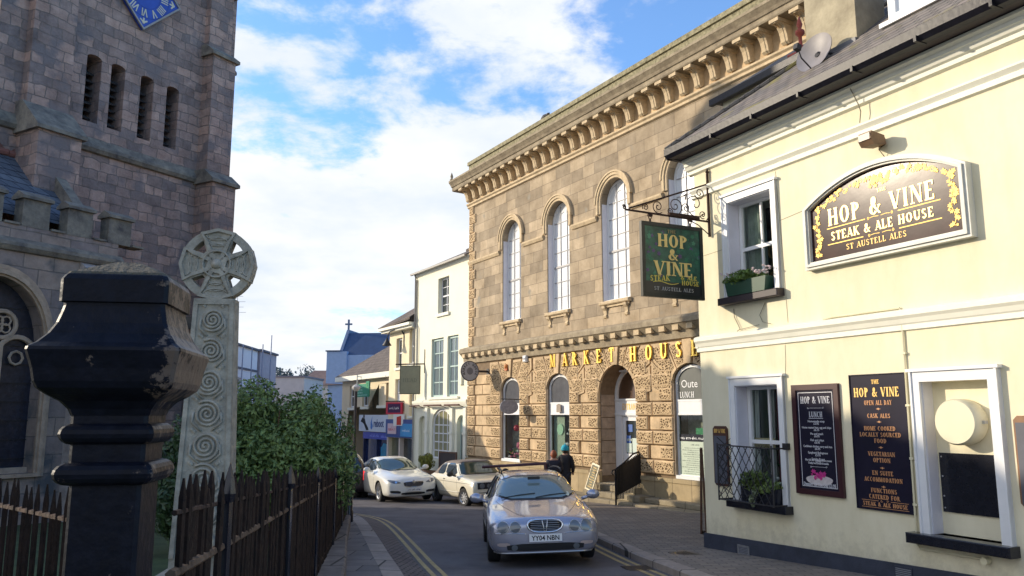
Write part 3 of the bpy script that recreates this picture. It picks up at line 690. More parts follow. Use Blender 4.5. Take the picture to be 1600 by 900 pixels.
# ground windows
for i, b in enumerate(BAY):
    if i == 2: continue
    x0, x1 = b-.72, b+.72
    mb = MB(); hole1 = arch(x0+.08, x1-.08, 3.42, 3.9, .44); hole2 = rect(x0+.08, x1-.08, 1.27, 2.98)
    mb.plate(arch(x0, x1, 1.15, 3.92, .5), [hole1, hole2], .03, .09)
    mb.box(x0+.06, x1-.06, .02, .032, 3.36, 3.42); mb.box(x0+.06, x1-.06, .02, .032, 2.97, 3.02); mb.box(x0-.01, x1+.01, -.05, .03, 1.15, 1.25)
    f = mb.build('shop_window', m_wwood, mk)
    g = MB(); g.plate(arch(x0+.04, x1-.04, 3.38, 3.9, .46), [], .070, .075, back=True); g.build('fanlight', mat('smoky_fanlight', (.10,.10,.105), .2, var=.2) if i < 3 else mat('grey_fanlight', (.11,.115,.10), .3, var=.1), f)
    g = MB(); g.plate(rect(x0+.05, x1-.05, 1.23, 3.0), [], .070, .075, back=True); g.build('pane', m_cg, f)
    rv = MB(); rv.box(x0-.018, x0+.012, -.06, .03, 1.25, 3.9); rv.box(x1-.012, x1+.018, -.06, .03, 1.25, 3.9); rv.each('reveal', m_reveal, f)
    back = MB(); back.box(x0, x1, .48, .5, 1.1, 3.2); back.box(x0, x1, .1, .48, 1.1, 1.2)
    back.build('display_back', mat('display_back_wall', (.42,.39,.33), .8, var=.5, vs=4), f)
    if i == 0:
        m_ = [mat('red_item', (.55,.02,.04), .4, var=0), mat('yellow_item', (.7,.5,.05), .4, var=0), mat('pink_item', (.65,.12,.25), .4, var=0), m_white, m_leaf]
        rnd = random.Random(3)
        d1 = MB(); d1.lathe([(0,-.13),(.1,-.1),(.14,0),(.1,.1),(0,.13)], 10, (b+.05,.22,2.45)); d1.build('red_lantern', m_[0], f, smooth=True)
        d2 = MB(); d2.tube([(b+.42+.16*cos(a*.4), .22, 2.62+.13*sin(a*.4)) for a in range(16)], .035, 8); d2.build('yellow_ring', m_[1], f, smooth=True)
        fl = MB()
        for k in range(70):
            mi = rnd.choice([0,1,2,2,3,4,4,4,3]); s = rnd.uniform(.02,.055); fl.lathe([(0,-s),(s,-s*.3),(s*.8,s*.5),(0,s)], 6, (rnd.uniform(x0+.1,x1-.1), rnd.uniform(.12,.42), rnd.uniform(1.22,1.62)), mi=mi)
        for k in range(9):
            s = .08; fl.lathe([(0,-s),(s,-s*.3),(s*.8,s*.5),(0,s)], 8, (b+.3+rnd.uniform(-.12,.12), .18, 1.75+rnd.uniform(-.1,.1)), mi=2)
        fl.build('flower_display', m_, f)
    if i == 1:
        d = MB(); d.box(x0+.05, b+.02, .2, .22, 1.2, 2.95); d.build('pale_blind', mat('pale_green_blind', (.42,.48,.38), .7, var=.1), f)
        d = MB(); d.lathe([(0,-.012),(.2,-.01),(.2,.01),(0,.012)], 20, (b-.22,.17,2.45), 'y'); d.build('round_decoration', mat('pale_green_disc', (.45,.7,.5), .5, var=0), f)
        d = MB(); rnd = random.Random(5)
        for k in range(14):
            s = rnd.uniform(.03,.07); d.lathe([(0,-s),(s*.8,-s*.5),(s,0),(s*.8,s*.5),(0,s)], 8, (rnd.uniform(b+.1,b+.6), .2, rnd.uniform(1.7,2.8)))
        d.build('baubles', m_white, f)
    if i >= 3:
        d = MB(); d.box(x0+.05, x1-.05, .060, .066, 1.25, 2.22); d.build('menu_panel', mat('pale_green_notice', (.50,.58,.47), .6, var=.06), f)
        d = MB(); d.box(x0+.05, x1-.05, .058, .064, 2.22, 2.42); d.build('black_strip', m_black, f)
        scribble('lettering', m_white, f, x0+.14, 2.28, 1.1, .09, .0575, 4, 'l')
        for k in range(13): scribble('lettering', m_grtext, f, b-.1, 2.02-k*.06, .7+.25*sin(k*2.3), .032, .0595, k)
        scribble('lettering', m_grtext, f, b, 2.11, .35, .06, .0595, 77)
        serif('LUNCH', .17, x0+.14, 3.47, .068, align='l', sx=.8, sp=.08).build('lettering', m_white, f)
        sans('Oute', .24, x0+.2, 3.76, .068, 'lettering', m_white, f, align='LEFT')
        d = MB(); d.box(b-.1, b+.3, .2, .4, 2.42, 2.6); d.build('green_box', mat('green_item', (.02,.3,.12), .5, var=0), f)
# entrance
b = BAY[2]; x0, x1 = b-.97, b+.97
mb = MB()
RY = .60
mb.plate(arch(x0, x1, .78, 3.6, .97, 20), [rect(x0+.36, x1-.10, .80, 2.92), arch(x0+.14, x1-.14, 3.50, 3.62, .82, 20)], RY, RY+.1)
mb.box(x0+.02, x1, RY-.03, RY, 2.96, 3.04); mb.box(x0+.02, x1, RY-.03, RY, 3.44, 3.50)
fr = mb.build('entrance_frame', m_wwood, mk)
d = MB(); d.plate(arch(x0+.1, x1-.1, 3.46, 3.62, .86, 20), [], RY+.06, RY+.07, back=True); d.build('fanlight', glassmat('brown_fanlight', (.09,.05,.03), .15), fr)
serif('ENTRANCE', .2, x0+.42, 3.14, RY-.001, align='l', sx=.62, sp=.10, bold=1.4).build('lettering', m_goldpaint, fr)
d = MB(); d.plate(rect(x0+.38, x0+1.28, .80, 2.90), [rect(x0+.52, x0+1.14, 1.72, 2.78), rect(x0+.52, x0+1.14, .95, 1.5)], RY+.03, RY+.09)
dr = d.build('door', m_wwood, mk)
d = MB(); d.box(x0+.5, x0+1.16, RY+.06, RY+.07, 1.70, 2.80); d.box(x0+.5, x0+1.16, RY+.06, RY+.07, .93, 1.52); d.build('pane', m_glass, dr)
d = MB(); d.box(x0+.54, x0+.80, RY+.045, RY+.052, 1.75, 2.05); d.box(x0+.84, x0+1.10, RY+.045, RY+.052, 1.76, 2.22); d.box(x0+.58, x0+.8, RY+.045, RY+.052, 2.12, 2.2, 0); d.build('notice', mat('pale_notice', (.55,.65,.6), .6, var=.1), dr)
d = MB(); d.box(x0+.62, x0+.86, RY+.045, RY+.052, 2.42, 2.66); d.box(x0+.54, x0+.76, RY+.045, RY+.052, 2.06, 2.3); d.build('blue_notice', mat('blue_notice', (.04,.12,.4), .5, var=0), dr)
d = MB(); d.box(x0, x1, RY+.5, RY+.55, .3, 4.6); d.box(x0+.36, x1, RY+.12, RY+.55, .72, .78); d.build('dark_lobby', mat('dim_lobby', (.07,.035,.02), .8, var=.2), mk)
d = MB(); d.lathe([(0,-.07),(.07,-.03),(.07,.03),(0,.07)], 12, (x1-.22, RY-.1, 3.72)); d.build('entrance_lamp', emit('lamp_glow', (1,.42,.10), 9), mk, smooth=True)
d = MB(); d.box(x0+.55, x0+.95, RY-.22, RY-.1, 4.38, 4.43); d.build('strip_light', m_wwood, mk)
d = MB(); d.box(x0, x1, -.02, .62, .3, .78); d.build('threshold', m_step, mk)
# jamb stones inside the arch (dark weathered)
mb = MB()
for r in range(7):
    z0 = 1.0 + r*.38
    for xx in ((x0-.001, x0+.03), (x1-.03, x1+.001)): mb.box(xx[0], xx[1], .02, RY-.03, z0, z0+.355)
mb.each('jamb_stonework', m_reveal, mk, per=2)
# steps
mb = MB()
mb.box(8.3, 15.6, -1.00, -.10, -.5, .40, bev=.02); mb.box(9.6, 12.5, -.70, -.10, .40, .58, bev=.02); mb.box(9.5, 11.9, -.42, .02, .58, .77, bev=.02)
mb.box(12.5, 15.5, -.5, -.10, .40, .55, bev=.02)
mb.build('entrance_steps', brickmat('step_granite', (.40,.34,.23), (.32,.27,.19), (.16,.13,.09), 1.1, 3, .015, .5, var=.4, vs=3), mk)

# gold letters on the frieze, one thing
lt = empty('wall_lettering', 'large gold serif letters reading MARKET HOUSE above the arched ground floor', 'lettering', MK.at(6.5, -.10, 4.66), MK.a)
u = 0
letters = list('MARKET HOUSE')
# centres measured along the frieze
cent = [7.03, 7.82, 8.44, 9.14, 9.86, 10.57, None, 11.67, 12.44, 13.13, 13.79, 14.46]
for ch, c in zip(letters, cent):
    if c is None: continue
    m_ = serif(ch, .46, c - 6.5, .03 if c < 11 else -.02, 0, sx=.80, ext=.06, bold=1.1)
    m_.build('letter', m_gold, lt)
# things fixed to the market house
def thing_at(F, u, v, z, name, label, cat, group=None): return empty(name, label, cat, F.at(u, v, z), F.a, group)
t = thing_at(MK, 2.05, 0, 4.76, 'projecting_sign', 'round grey projecting sign lettered MARKET HOUSE at the left corner of the stone market hall', 'sign'); t.rotation_euler = (0, 0, MK.a + R(90)); t.location = MK.at(1.9, -.93, 4.76)
d = MB(); d.lathe([(.40,-.04),(.42,-.02),(.42,.02),(.40,.04)], 40, (0,0,0), 'y'); ds = d.build('disc', mat('grey_sign', (.40,.40,.41), .6, var=.12, vs=8), t)
d = MB(); d.tube([(.4*cos(2*pi*i/32), -.04, .4*sin(2*pi*i/32)) for i in range(32)], .018, 6, closed=True); d.build('rim', m_blackm, t)
txt = 'MARKET HOUSE'
mb = MB()
for k, ch in enumerate(txt):
    a = R(205 - k*21); w, ps = glyph_polys(ch, 1.2); rr = .25
    for q, p in enumerate(ps):
        pts = []
        for x, z in p:
            lx, lz = (x - w/2)*.10, z*.10
            pts.append(((rr+lz)*cos(a) + lx*sin(a), (rr+lz)*sin(a) - lx*cos(a)))
        mb.prism(pts, -.0425-.0006*q, -.040, 'y')
mb.build('lettering', m_dark, t)
mb = MB(); mb.lathe([(.14,-.01),(.15,0),(.14,.01)], 20, (0,-.042,0), 'y'); mb.box(-.02,.02,-.052,-.04,-.12,.12); mb.build('emblem', mat('mid_grey_emblem', (.2,.2,.21), .6, var=0), t)
d = MB(); d.tube([(.40,0,.0),(.93,0,.0)], .045, 8); d.box(.85,.87,-.1,.1,-.12,.12); d.build('bracket', m_blackm, t)
t = empty('projecting_sign', 'oval grey sign projecting beside the first ground window of the stone market hall', 'sign', MK.at(4.72, -.66, 3.27), MK.a + R(90))
d = MB(); o_ = [(.40*cos(2*pi*i/36), .27*sin(2*pi*i/36)) for i in range(36)]; d.prism(o_, -.02, .02, 'y'); d.build('oval_board', mat('weathered_grey_board', (.27,.28,.33), .6, var=.3, vs=9), t)
scribble('lettering', mat('faded_lettering', (.36,.37,.42), .6, var=0), t, 0, .04, .5, .07, -.0205, 5); scribble('lettering', bpy.data.materials['faded_lettering'], t, 0, -.10, .42, .05, -.0205, 6)
d = MB(); d.tube([(.56,0,.28),(-.35,0,.30)], .018, 6); d.tube([(-.25,0,.2),(-.25,0,.3)], .01, 5); d.tube([(.25,0,.2),(.25,0,.3)], .01, 5); d.build('bracket', m_blackm, t)
t = thing_at(MK, BAY[1], .03, 3.0, 'window_plaque', 'small brown shield plaque on the white band of the second ground window', 'plaque')
d = MB(); d.prism([(-.10,.06),(.16,.06),(.16,.32),(.03,.36),(-.10,.32)], -.10, -.06, 'y'); d.build('shield', mat('brown_plaque', (.30,.24,.19), .6, var=.2), t)
d = MB(); d.tube([(.03,-.07,.3),(.03,0,.3)], .015, 6); d.build('fixing', m_blackm, t)
t = thing_at(MK, 5.05, -.09, 4.98, 'alarm_box', 'white alarm box between the first and second arched ground windows', 'alarm box')
d = MB(); d.box(-.13,.13,-.10,0,.0,.26,bev=.03); d.build('housing', m_white, t); d = MB(); d.box(-.08,.08,-.115,-.10,.10,.17); d.build('badge', mat('grey_badge', (.4,.4,.42), .5, var=0), t)
t = thing_at(MK, BAY[0]-.12, -.14, 4.72, 'alarm_box', 'small orange alarm beacon on the keystone over the leftmost ground window', 'alarm box')
d = MB(); d.box(-.09,.09,-.07,0,0,.09); d.build('base', mat('red_plastic', (.5,.12,.03), .5, var=0), t); d = MB(); d.lathe([(.07,.09),(.075,.2),(.05,.25),(0,.26)], 12, (0,-.04,0)); d.build('dome', mat('orange_plastic', (.7,.25,.06), .4, var=0), t, smooth=True)
t = thing_at(MK, 11.9, -1.1, .3, 'handrail', 'black iron handrail with close bars beside the entrance steps', 'handrail')
pts = [(-.0,0,1.05),(.0,.35,1.25),(-.10,.75,1.48),(-.12,1.02,1.55)]
d = MB(); d.tube(pts, .028, 8); d.tube([(0,0,-.1),(0,0,1.05)], .03, 8); d.tube([(-.0,-.02,1.05),(0,-.1,1.03),(0,-.13,.95),(0,-.09,.9)], .022, 6); d.build('rail', m_black, t)
for k in range(16):
    y = .06 + k*.062; z1 = 1.03 + y*.50; d = MB(); d.box(-.014-.1*y, .014-.1*y, y-.013, y+.013, .18 + (.15 if y>.35 else 0) + (.15 if y>.7 else 0), z1); d.build('baluster', m_blackm, t)
d = MB(); d.prism([(.02,.26),(1.0,.62),(1.0,1.5),(.35,1.22),(.02,1.03)], -.03, -.025, 'x'); d.build('mesh_infill', m_blackm, t)
t = empty('menu_easel', 'tilted white framed menu board standing by the entrance steps', 'menu board', MK.at(10.08, -.80, .59), MK.a - R(4)); t.scale = (.74,.74,.70)
mt = Matrix.Rotation(R(-14), 4, 'X') @ Matrix.Rotation(R(10), 4, 'Y')
d = MB(); d.plate(rect(-.32,.32,.0,1.22), [rect(-.27,.27,.06,1.15)], -.02, .02, back=True); fr_ = d.build('frame', mat('cream_frame', (.75,.65,.45), .5, var=.05), t); fr_.matrix_local = mt
d = MB(); d.plate(rect(-.29,.29,.04,1.17), [], -.005, .015, back=True); o = d.build('board', mat('olive_chalkboard', (.10,.095,.045), .6, var=.3, vs=10), t); o.matrix_local = mt
for k in range(9):
    o = scribble('lettering', m_goldpaint, t, 0, 1.02-k*.11, .30+.12*sin(k*1.7), .05, -.0055, k); o.matrix_local = mt
d = MB(); d.tube([(-.25,.32,0),(-.2,.14,.9)], .018, 6); d.tube([(.25,.32,0),(.3,.14,.9)], .018, 6); d.build('back_leg', m_palewood, t)
# stone finial and bird
t = thing_at(MK, -.5, -.7, 13.56, 'stone_finial', 'small pointed stone finial on the left cornice corner of the market hall', 'finial')
MB().lathe([(.09,0),(.09,.08),(.04,.12),(.07,.2),(.05,.28),(0,.42)], 10).build('finial', m_cornst, t, smooth=True)
t = thing_at(MK, 6.25, .1, 14.38, 'bird', 'dark bird perched on the market hall parapet against the sky', 'bird')
bs = MB(); bs.lathe([(.0,-.30),(.04,-.28),(.10,-.12),(.12,.02),(.085,.14),(.055,.19),(.065,.24),(.05,.3),(.02,.33),(.008,.38),(0,.385)], 12, (0,0,.17), 'x')
bs.prism([(-.52,.13),(-.26,.13),(-.22,.2),(-.5,.18)], -.05, .05, 'y'); bs.tube([(.02,-.04,.08),(.02,-.04,0)], .01, 5); bs.tube([(.02,.04,.08),(.02,.04,0)], .01, 5)
o = bs.build('body', mat('dark_feathers', (.035,.035,.045), .7, var=.3, vs=12), t, smooth=True); o.rotation_euler = (0, R(-12), 0)

# ------------------------------------------------------------------ CREAM PUB
pub = empty('cream_pub', 'cream rendered two storey pub with white mouldings and dark plinth on the right', 'building', PUB.at(0, 0, 0), PUB.a)
UWN = (.92, 2.01, 5.02, 6.73); LWN = (.93, 1.95, 1.57, 3.48); BWN = (4.55, 5.49, 1.47, 3.42); UW2 = (6.55, 7.6, 5.02, 6.73)
PW = 10.5
MB().plate(rect(0, PW, .2, 7.85), [rect(*UWN), rect(*LWN), rect(*BWN), rect(*UW2)], 0, .34).build('front_wall', m_cream, pub)
mb = MB(); mb.box(0, .3, .34, 7.5, .2, 7.85); mb.box(0, PW, 7.2, 7.5, .2, 7.85); mb.box(PW-.3, PW, .34, 7.5, .2, 7.85); mb.build('side_and_rear_wall', m_cream, pub)
mb = MB(); mb.prism([(-.035,-.2),(PW,-.2),(PW,1.2),(0,.905),(-.035,.905)], -.04, .01, 'y'); mb.box(-.045, .0, -.035, 7.5, -.2, .9); mb.build('plinth', m_plinth, pub)
mb = MB(); prof = [(.0,4.12),(.035,4.13),(.035,4.2),(.05,4.22),(.07,4.28),(.10,4.32),(.10,4.38),(.07,4.40),(.0,4.42)]
moulding(mb, -.05, PW, prof); mb.box(-.07, -.001, -.05, 7.5, 4.2, 4.38); mb.build('string_course', m_trimw, pub)
mb = MB(); moulding(mb, -.04, PW, [(.0,7.02),(.05,7.04),(.05,7.10),(.035,7.12),(.085,7.18),(.085,7.21),(.0,7.23)]); mb.build('frieze_moulding', m_trimw, pub)
mb = MB(); moulding(mb, -.10, PW, [(.0,7.50),(.06,7.52),(.06,7.58),(.10,7.60),(.13,7.66),(.15,7.67),(.15,7.72),(.20,7.76),(.20,7.80),(.0,7.81)]); mb.box(-.09, -.001, -.1, 7.5, 7.6, 7.8); mb.build('cornice', m_trimw, pub)
# eaves, gutter, roof
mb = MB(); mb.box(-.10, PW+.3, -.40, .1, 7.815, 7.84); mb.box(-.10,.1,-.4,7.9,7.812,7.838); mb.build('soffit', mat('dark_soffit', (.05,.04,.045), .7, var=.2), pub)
mb = MB(); mb.prism([(-.38,7.80),(-.50,7.80),(-.565,7.86),(-.57,7.985),(-.545,7.985),(-.53,7.87),(-.49,7.835),(-.40,7.835),(-.40,7.985),(-.38,7.985)], -.16, PW+.3, 'x'); mb.prism([(-.19,7.80),(-.10,7.80),(-.10,7.985),(-.20,7.985)], -.5, 7.9, 'y')
x = 1.2
while x < PW: mb.box(x-.02, x+.02, -.585, -.38, 7.79, 7.87); x += 1.02
mb.build('gutter', m_gutter, pub)
SL = .80; ez = 7.99
def roofpt(u, v): return (u, v, ez + SL*(v + .5))
mb = MB(); A = (-.20,-.5,ez); B = (PW+.3,-.5,ez); Cc = (PW+.3,3.6,ez+SL*4.1); D = (3.9,3.6,ez+SL*4.1); E_ = (-.20,7.9,ez); F_ = (PW+.3,7.9,ez)
up = [A,B,Cc,D,E_,F_]; lo = [(p[0],p[1],p[2]-.07) for p in up]
mb.add(up+lo, [(0,1,2,3),(0,3,4),(3,2,5,4),(6,9,8,7),(6,10,9),(9,10,11,8),(0,6,7,1),(1,7,8,2),(4,10,6,0),(2,8,11,5)])
m_roof = brickmat('mossy_slate', (.33,.28,.24), (.22,.20,.185), (.04,.04,.04), .27, .125, .010, 1.0, var=.45, vs=2.5, spots=((.24,.21,.07), 1.7, .60), mode='wall')
_n = m_roof.node_tree
for l in list(_n.links):
    if l.to_node.type == 'COMBXYZ' and l.to_socket.name == 'X':
        _s = [n_ for n_ in _n.nodes if n_.type == 'SEPXYZ'][0]; _n.links.remove(l); _n.links.new(_s.outputs[0], [n_ for n_ in _n.nodes if n_.type == 'COMBXYZ'][0].inputs[0])
rf = mb.build('roof', m_roof, pub)
mb = MB(); a, d = Vector(A), Vector(D)
n_ = 26
for k in range(n_):
    p = a.lerp(d, k/n_); q = a.lerp(d, (k+1.12)/n_); mb.tube([p + Vector((0,0,.02)), q + Vector((0,0,.035))], .045, 6)
mb.build('hip_tiles', m_slate, rf)
mb = MB(); mb.box(2.2, 3.25, .8, 1.5, 8.6, 11.4); ch = mb.build('chimney', mat('weathered_chimney_render', (.42,.36,.25), .95, var=.35, vs=2.2, bump=.4, bs=14, c2=(.50,.44,.31)), rf)
mb = MB(); mb.box(2.12, 3.33, .72, 1.58, 11.4, 11.55); mb.build('chimney_cap', m_stone, ch)
mb = MB(); mb.prism([(2.15,.70),(3.30,.70),(3.30,.80),(2.15,.80)], 8.93, 9.02, 'z'); mb.build('lead_flashing', mat('lead', (.16,.16,.17), .6, .3, .2), ch)
# dormer
mb = MB(); mb.plate(rect(4.05, 5.45, 8.86, 10.3), [rect(4.17, 4.72, 8.98, 10.1), rect(4.78, 5.33, 8.98, 10.1)], .55, .62); mb.box(3.95,5.55,.45,.57,8.80,8.87)
dm = mb.build('dormer', m_wwood, rf); mb = MB(); mb.box(4.1,5.4,.6,.605,8.9,10.2); mb.build('pane', m_skyglass, dm)
mb = MB(); mb.box(4.06, 5.44, .62, 2.9, 8.9, 10.3); mb.build('dormer_cheeks', m_slate, dm)
# lower rear roof with red ridge finial
mb = MB(); mb.add([(-1.1,1.5,9.72),(1.8,1.5,9.72),(1.8,3.6,11.2),(.25,3.6,11.2),(-1.1,5.6,9.72),(1.8,5.6,9.72),(-1.1,1.5,9.60),(1.8,1.5,9.60),(1.8,5.6,9.60),(-1.1,5.6,9.60)],
  [(0,1,2,3),(0,3,4),(3,2,5,4),(0,6,7,1),(4,9,6,0),(6,9,8,7),(1,7,8,5,2)])
rr = mb.build('rear_roof', m_roof, pub)
mb = MB(); mb.box(-.95, 1.8, 1.62, 5.5, 7.0, 9.62); mb.build('rear_wall', m_cream, pub)
mb = MB(); mb.box(-1.16,1.8,1.42,1.52,9.56,9.70); mb.build('rear_gutter', m_gutter, rr)
mb = MB(); mb.lathe([(.09,0),(.09,.08),(.04,.12),(.035,.3),(.09,.36),(.09,.42),(.03,.47),(.06,.55),(.01,.72),(0,.73)], 12, (.98,1.95,10.02)); mb.tube([(.7,1.9,9.98),(1.5,2.3,10.1)],.07,8); mb.build('terracotta_finial', mat('red_terracotta', (.36,.07,.04), .7, var=.2), rr, smooth=True)
# windows
def architrave(parent, x0, x1, z0, z1, w=.125, pr=.05):
    mb = MB(); mb.plate([(x0-w,z0),(x0,z0),(x0,z1),(x1,z1),(x1,z0),(x1+w,z0),(x1+w,z1+w),(x0-w,z1+w)], [], -pr, .01)
    mb.box(x0-w-.03, x1+w+.03, -pr-.03, .0, z1+w, z1+w+.04); mb.box(x0-w, x0-w+.025, -pr-.015, -.01, z0, z1+w); mb.box(x1+w-.025, x1+w, -pr-.015, -.01, z0, z1+w)
    return mb.build('architrave', m_wwood, parent)
m_cream2 = None; m_cur1 = mat('grey_green_curtain', (.36,.40,.36), .9, var=.25, vs=5); m_cur2 = mat('plum_curtain', (.16,.035,.07), .9, var=.2, vs=5); m_net = mat('pale_net_curtain', (.55,.55,.56), .9, var=.1)
for k, (wn_, mc) in enumerate(((UWN, m_cur1), (LWN, m_cur2), (UW2, m_cur1))):
    x0, x1, z0, z1 = wn_
    f = sash(pub, x0+.02, x1-.01, z0+.02, z1, .22, cols=2, rows=2, mglass=m_cg, fw=.07, bar=.04, name='window')
    architrave(f, x0, x1, z0, z1)
    rv = MB(); rv.box(x0, x0+.015, -.02, .22, z0, z1); rv.box(x1-.015, x1, -.02, .22, z0, z1); rv.box(x0, x1, -.02, .22, z1-.015, z1); rv.build('reveal', m_lilac, f)
    mb = MB(); mb.box(x0-.19, x1+.17, -.17, .22, z0-.125, z0, bev=.012); mb.build('sill', m_black if k == 1 else mat('dark_brown_sill', (.035,.025,.03), .5, var=.3), f)
    curtains_in(f, x0+.08, x1-.08, z0+.08, z1-.05, .36, mc, ((.0,.34),(.66,1)) if k != 1 else ((.55,1),))
    if k == 1:
        curtains_in(f, x0+.08, x1-.08, z0+.08, z1-.05, .32, m_net, ((0,.13),(.42,.55)), False)
        mb = MB(); mb.box(x0+.1, x0+.58, .27, .28, 2.42, 2.60); c_ = mb.build('window_card', mat('beige_card', (.45,.38,.22), .7, var=.1), f)
        scribble('lettering', m_dark, c_, x0+.34, 2.52, .38, .04, .2695, 3); scribble('lettering', m_dark, c_, x0+.34, 2.45, .34, .035, .2695, 4)
        mb = MB(); rnd = random.Random(2)
        for _ in range(26): mb.lathe([(0,-.03),(.03,0),(0,.03)], 6, (rnd.uniform(x0+.55,x0+.9), .30, rnd.uniform(1.75,2.3)), mi=rnd.randint(0,1))
        mb.build('window_flowers', [m_white, m_leafd], f)
# blocked window
bw = MB(); x0, x1, z0, z1 = BWN; bw.box(x0, x1, .17, .2, z0, z1); blk = bw.build('blocked_window', m_cream, pub)
mb = MB(); w = .135; mb.plate([(x0-w,z0-.05),(x0,z0-.05),(x0,z1),(x1,z1),(x1,z0-.05),(x1+w,z0-.05),(x1+w,z1+w),(x0-w,z1+w)], [], -.07, .01); mb.box(x0-w-.04, x1+w+.03, -.10, .0, z1+w, z1+w+.04); mb.box(x0-w, x0-w+.03, -.09, -.01, z0, z1+w)
mb.box(x1+w-.03, x1+w, -.09, -.01, z0, z1+w); mb.build('architrave', m_wwood, blk)
mb = MB(); mb.box(x0, x0+.012, -.02, .17, z0, z1); mb.box(x1-.012, x1, -.02, .17, z0, z1); mb.build('reveal', m_lilac, blk)
mb = MB(); mb.box(x0-.28, x1+.17, -.20, .17, z0-.13, z0, bev=.012); mb.build('sill', m_black, blk)
mb = MB(); mb.plate(rect(x0+.05, x1-.012, 1.75, 2.50), [], .145, .17); pn = mb.build('black_panel', m_black, blk)
mb = MB()
for xx in (x0+.08, x1-.04):
    for zz_ in (1.80, 1.95, 2.2, 2.45): mb.lathe([(.012,0),(.008,.006)], 8, (xx, .145, zz_), 'y')
mb.build('panel_screw', m_alloy, pn)
# render joints and drain pipes on wall
mb = MB()
for (ua, za, ub, zb) in ((2.12,7.0,2.22,4.45),(2.1,3.6,2.13,4.1),(.0,5.9,.8,5.93),(2.15,6.15,2.7,6.2)):
    mb.tube([(ua,-.002,za),((ua+ub)/2+.01,-.002,(za+zb)/2),(ub,-.002,zb)], .004, 4)
mb.build('render_crack', mat('hairline_crack', (.28,.25,.16), .9, var=0), pub)
t = thing_at(PUB, 4.33, 0, 1.2, 'conduit_pipe', 'thin cream painted conduit running down the pub wall beside the dark menu board', 'pipe')
mb = MB(); mb.tube([(-1.36,-.03,3.22),(-1.2,-.025,3.24),(-.02,-.025,3.24),(0,-.025,3.20),(0,-.025,2.9),(-.02,-.03,.11),(.02,-.03,.06),(.9,-.03,.06),(.98,-.04,.05)], .014, 6)
for z in (2.6, 1.9, 1.2, .6): mb.box(-.03,.03,-.045,0,z,z+.03)
mb.tube([(.93,-.02,.05),(.93,-.10,.05)], .045, 10); mb.build('pipe', mat('cream_gloss', (.72,.67,.47), .4, var=.1), t)
t = thing_at(PUB, 1.0, 0, 4.42, 'loose_cable', 'thin loose cables curling down the cream wall below the upper flower box', 'cable')
mb = MB(); mb.tube([(-.02,-.02,.40),(.0,-.03,.25),(.08,-.03,.12),(.13,-.03,.03),(.05,-.03,.0)], .007, 5); mb.tube([(.75,-.02,.42),(.62,-.03,.22),(.68,-.03,.1),(.86,-.03,.05)], .006, 5); mb.tube([(.1,-.03,.02),(.6,-.03,.06)], .005, 5); mb.build('cable', mat('faded_cable', (.2,.18,.13), .7, var=0), t)
t = thing_at(PUB, 2.95, 0, 7.0, 'loose_cable', 'short cream cable dangling below the pub cornice', 'cable')
mb = MB(); mb.tube([(.95,-.2,.74),(1.0,-.12,.5),(1.02,-.1,.38),(.98,-.09,.22)], .008, 5); mb.build('cable', bpy.data.materials['faded_cable'], t)
for u, z, lb in ((.99, .74, 'small black vent grille in the plinth near the corner of the cream pub'), (4.08, .90, 'black vent grille in the plinth below the tall menu board')):
    t = thing_at(PUB, u, -.04, z, 'vent_grille', lb, 'vent'); mb = MB(); mb.plate(rect(-.14,.14,-.07,.09), [rect(-.12,.12,-.05,.07)], -.012, 0); mb.build('frame', m_alloy if u < 2 else m_plinth, t)
    mb = MB(); 
    for k in range(5): mb.box(-.12,.12,-.010,-.002,-.045+k*.024,-.033+k*.024)
    mb.build('louvres', mat('grey_vent', (.22,.23,.26), .5, var=0), t)
# flower boxes
t = thing_at(PUB, 1.45, -.09, 5.02, 'window_box', 'green window box with pale flowers on the upper window sill of the cream pub', 'flower box')
mb = MB(); mb.prism([(-.44,.0),(.46,.0),(.50,.24),(-.50,.24)], -.085, .10, 'y'); mb.build('trough', mat('green_plastic', (.015,.06,.035), .5, var=.2), t)
leaves((0,0,.30), (.55,.15,.14), 1300, .036, 5, 22).build('foliage', mat('fresh_leaf', (.10,.17,.03), .5, var=.5, vs=14), t)
rnd = random.Random(8); mb = MB()
for _ in range(34):
    s = .022; x = rnd.choice([-.48,.3,.42, .5])+rnd.uniform(-.09,.09); mb.lathe([(0,-s),(s*1.2,0),(0,s*.7)], 7, (x, rnd.uniform(-.16,.04), rnd.uniform(.30,.43)))
mb.build('flowers', mat('pale_pink_petals', (.75,.62,.62), .7, var=.1), t)
t = thing_at(PUB, 1.42, -.10, 1.57, 'window_box', 'dark planter with trailing leaves behind the trellis of the ground floor pub window', 'flower box')
mb = MB(); mb.prism([(-.30,.0),(.50,.0),(.53,.25),(-.33,.25)], -.04, .12, 'y'); mb.build('trough', m_black, t)
leaves((0.1,-.03,.33), (.52,.13,.17), 1300, .038, 9, 22).build('foliage', m_leaf, t); leaves((.06,-.12,.12), (.08,.06,.18), 200, .03, 10, 5).build('trailing_foliage', mat('pale_trailing_leaf', (.25,.30,.18), .5, var=.3), t)
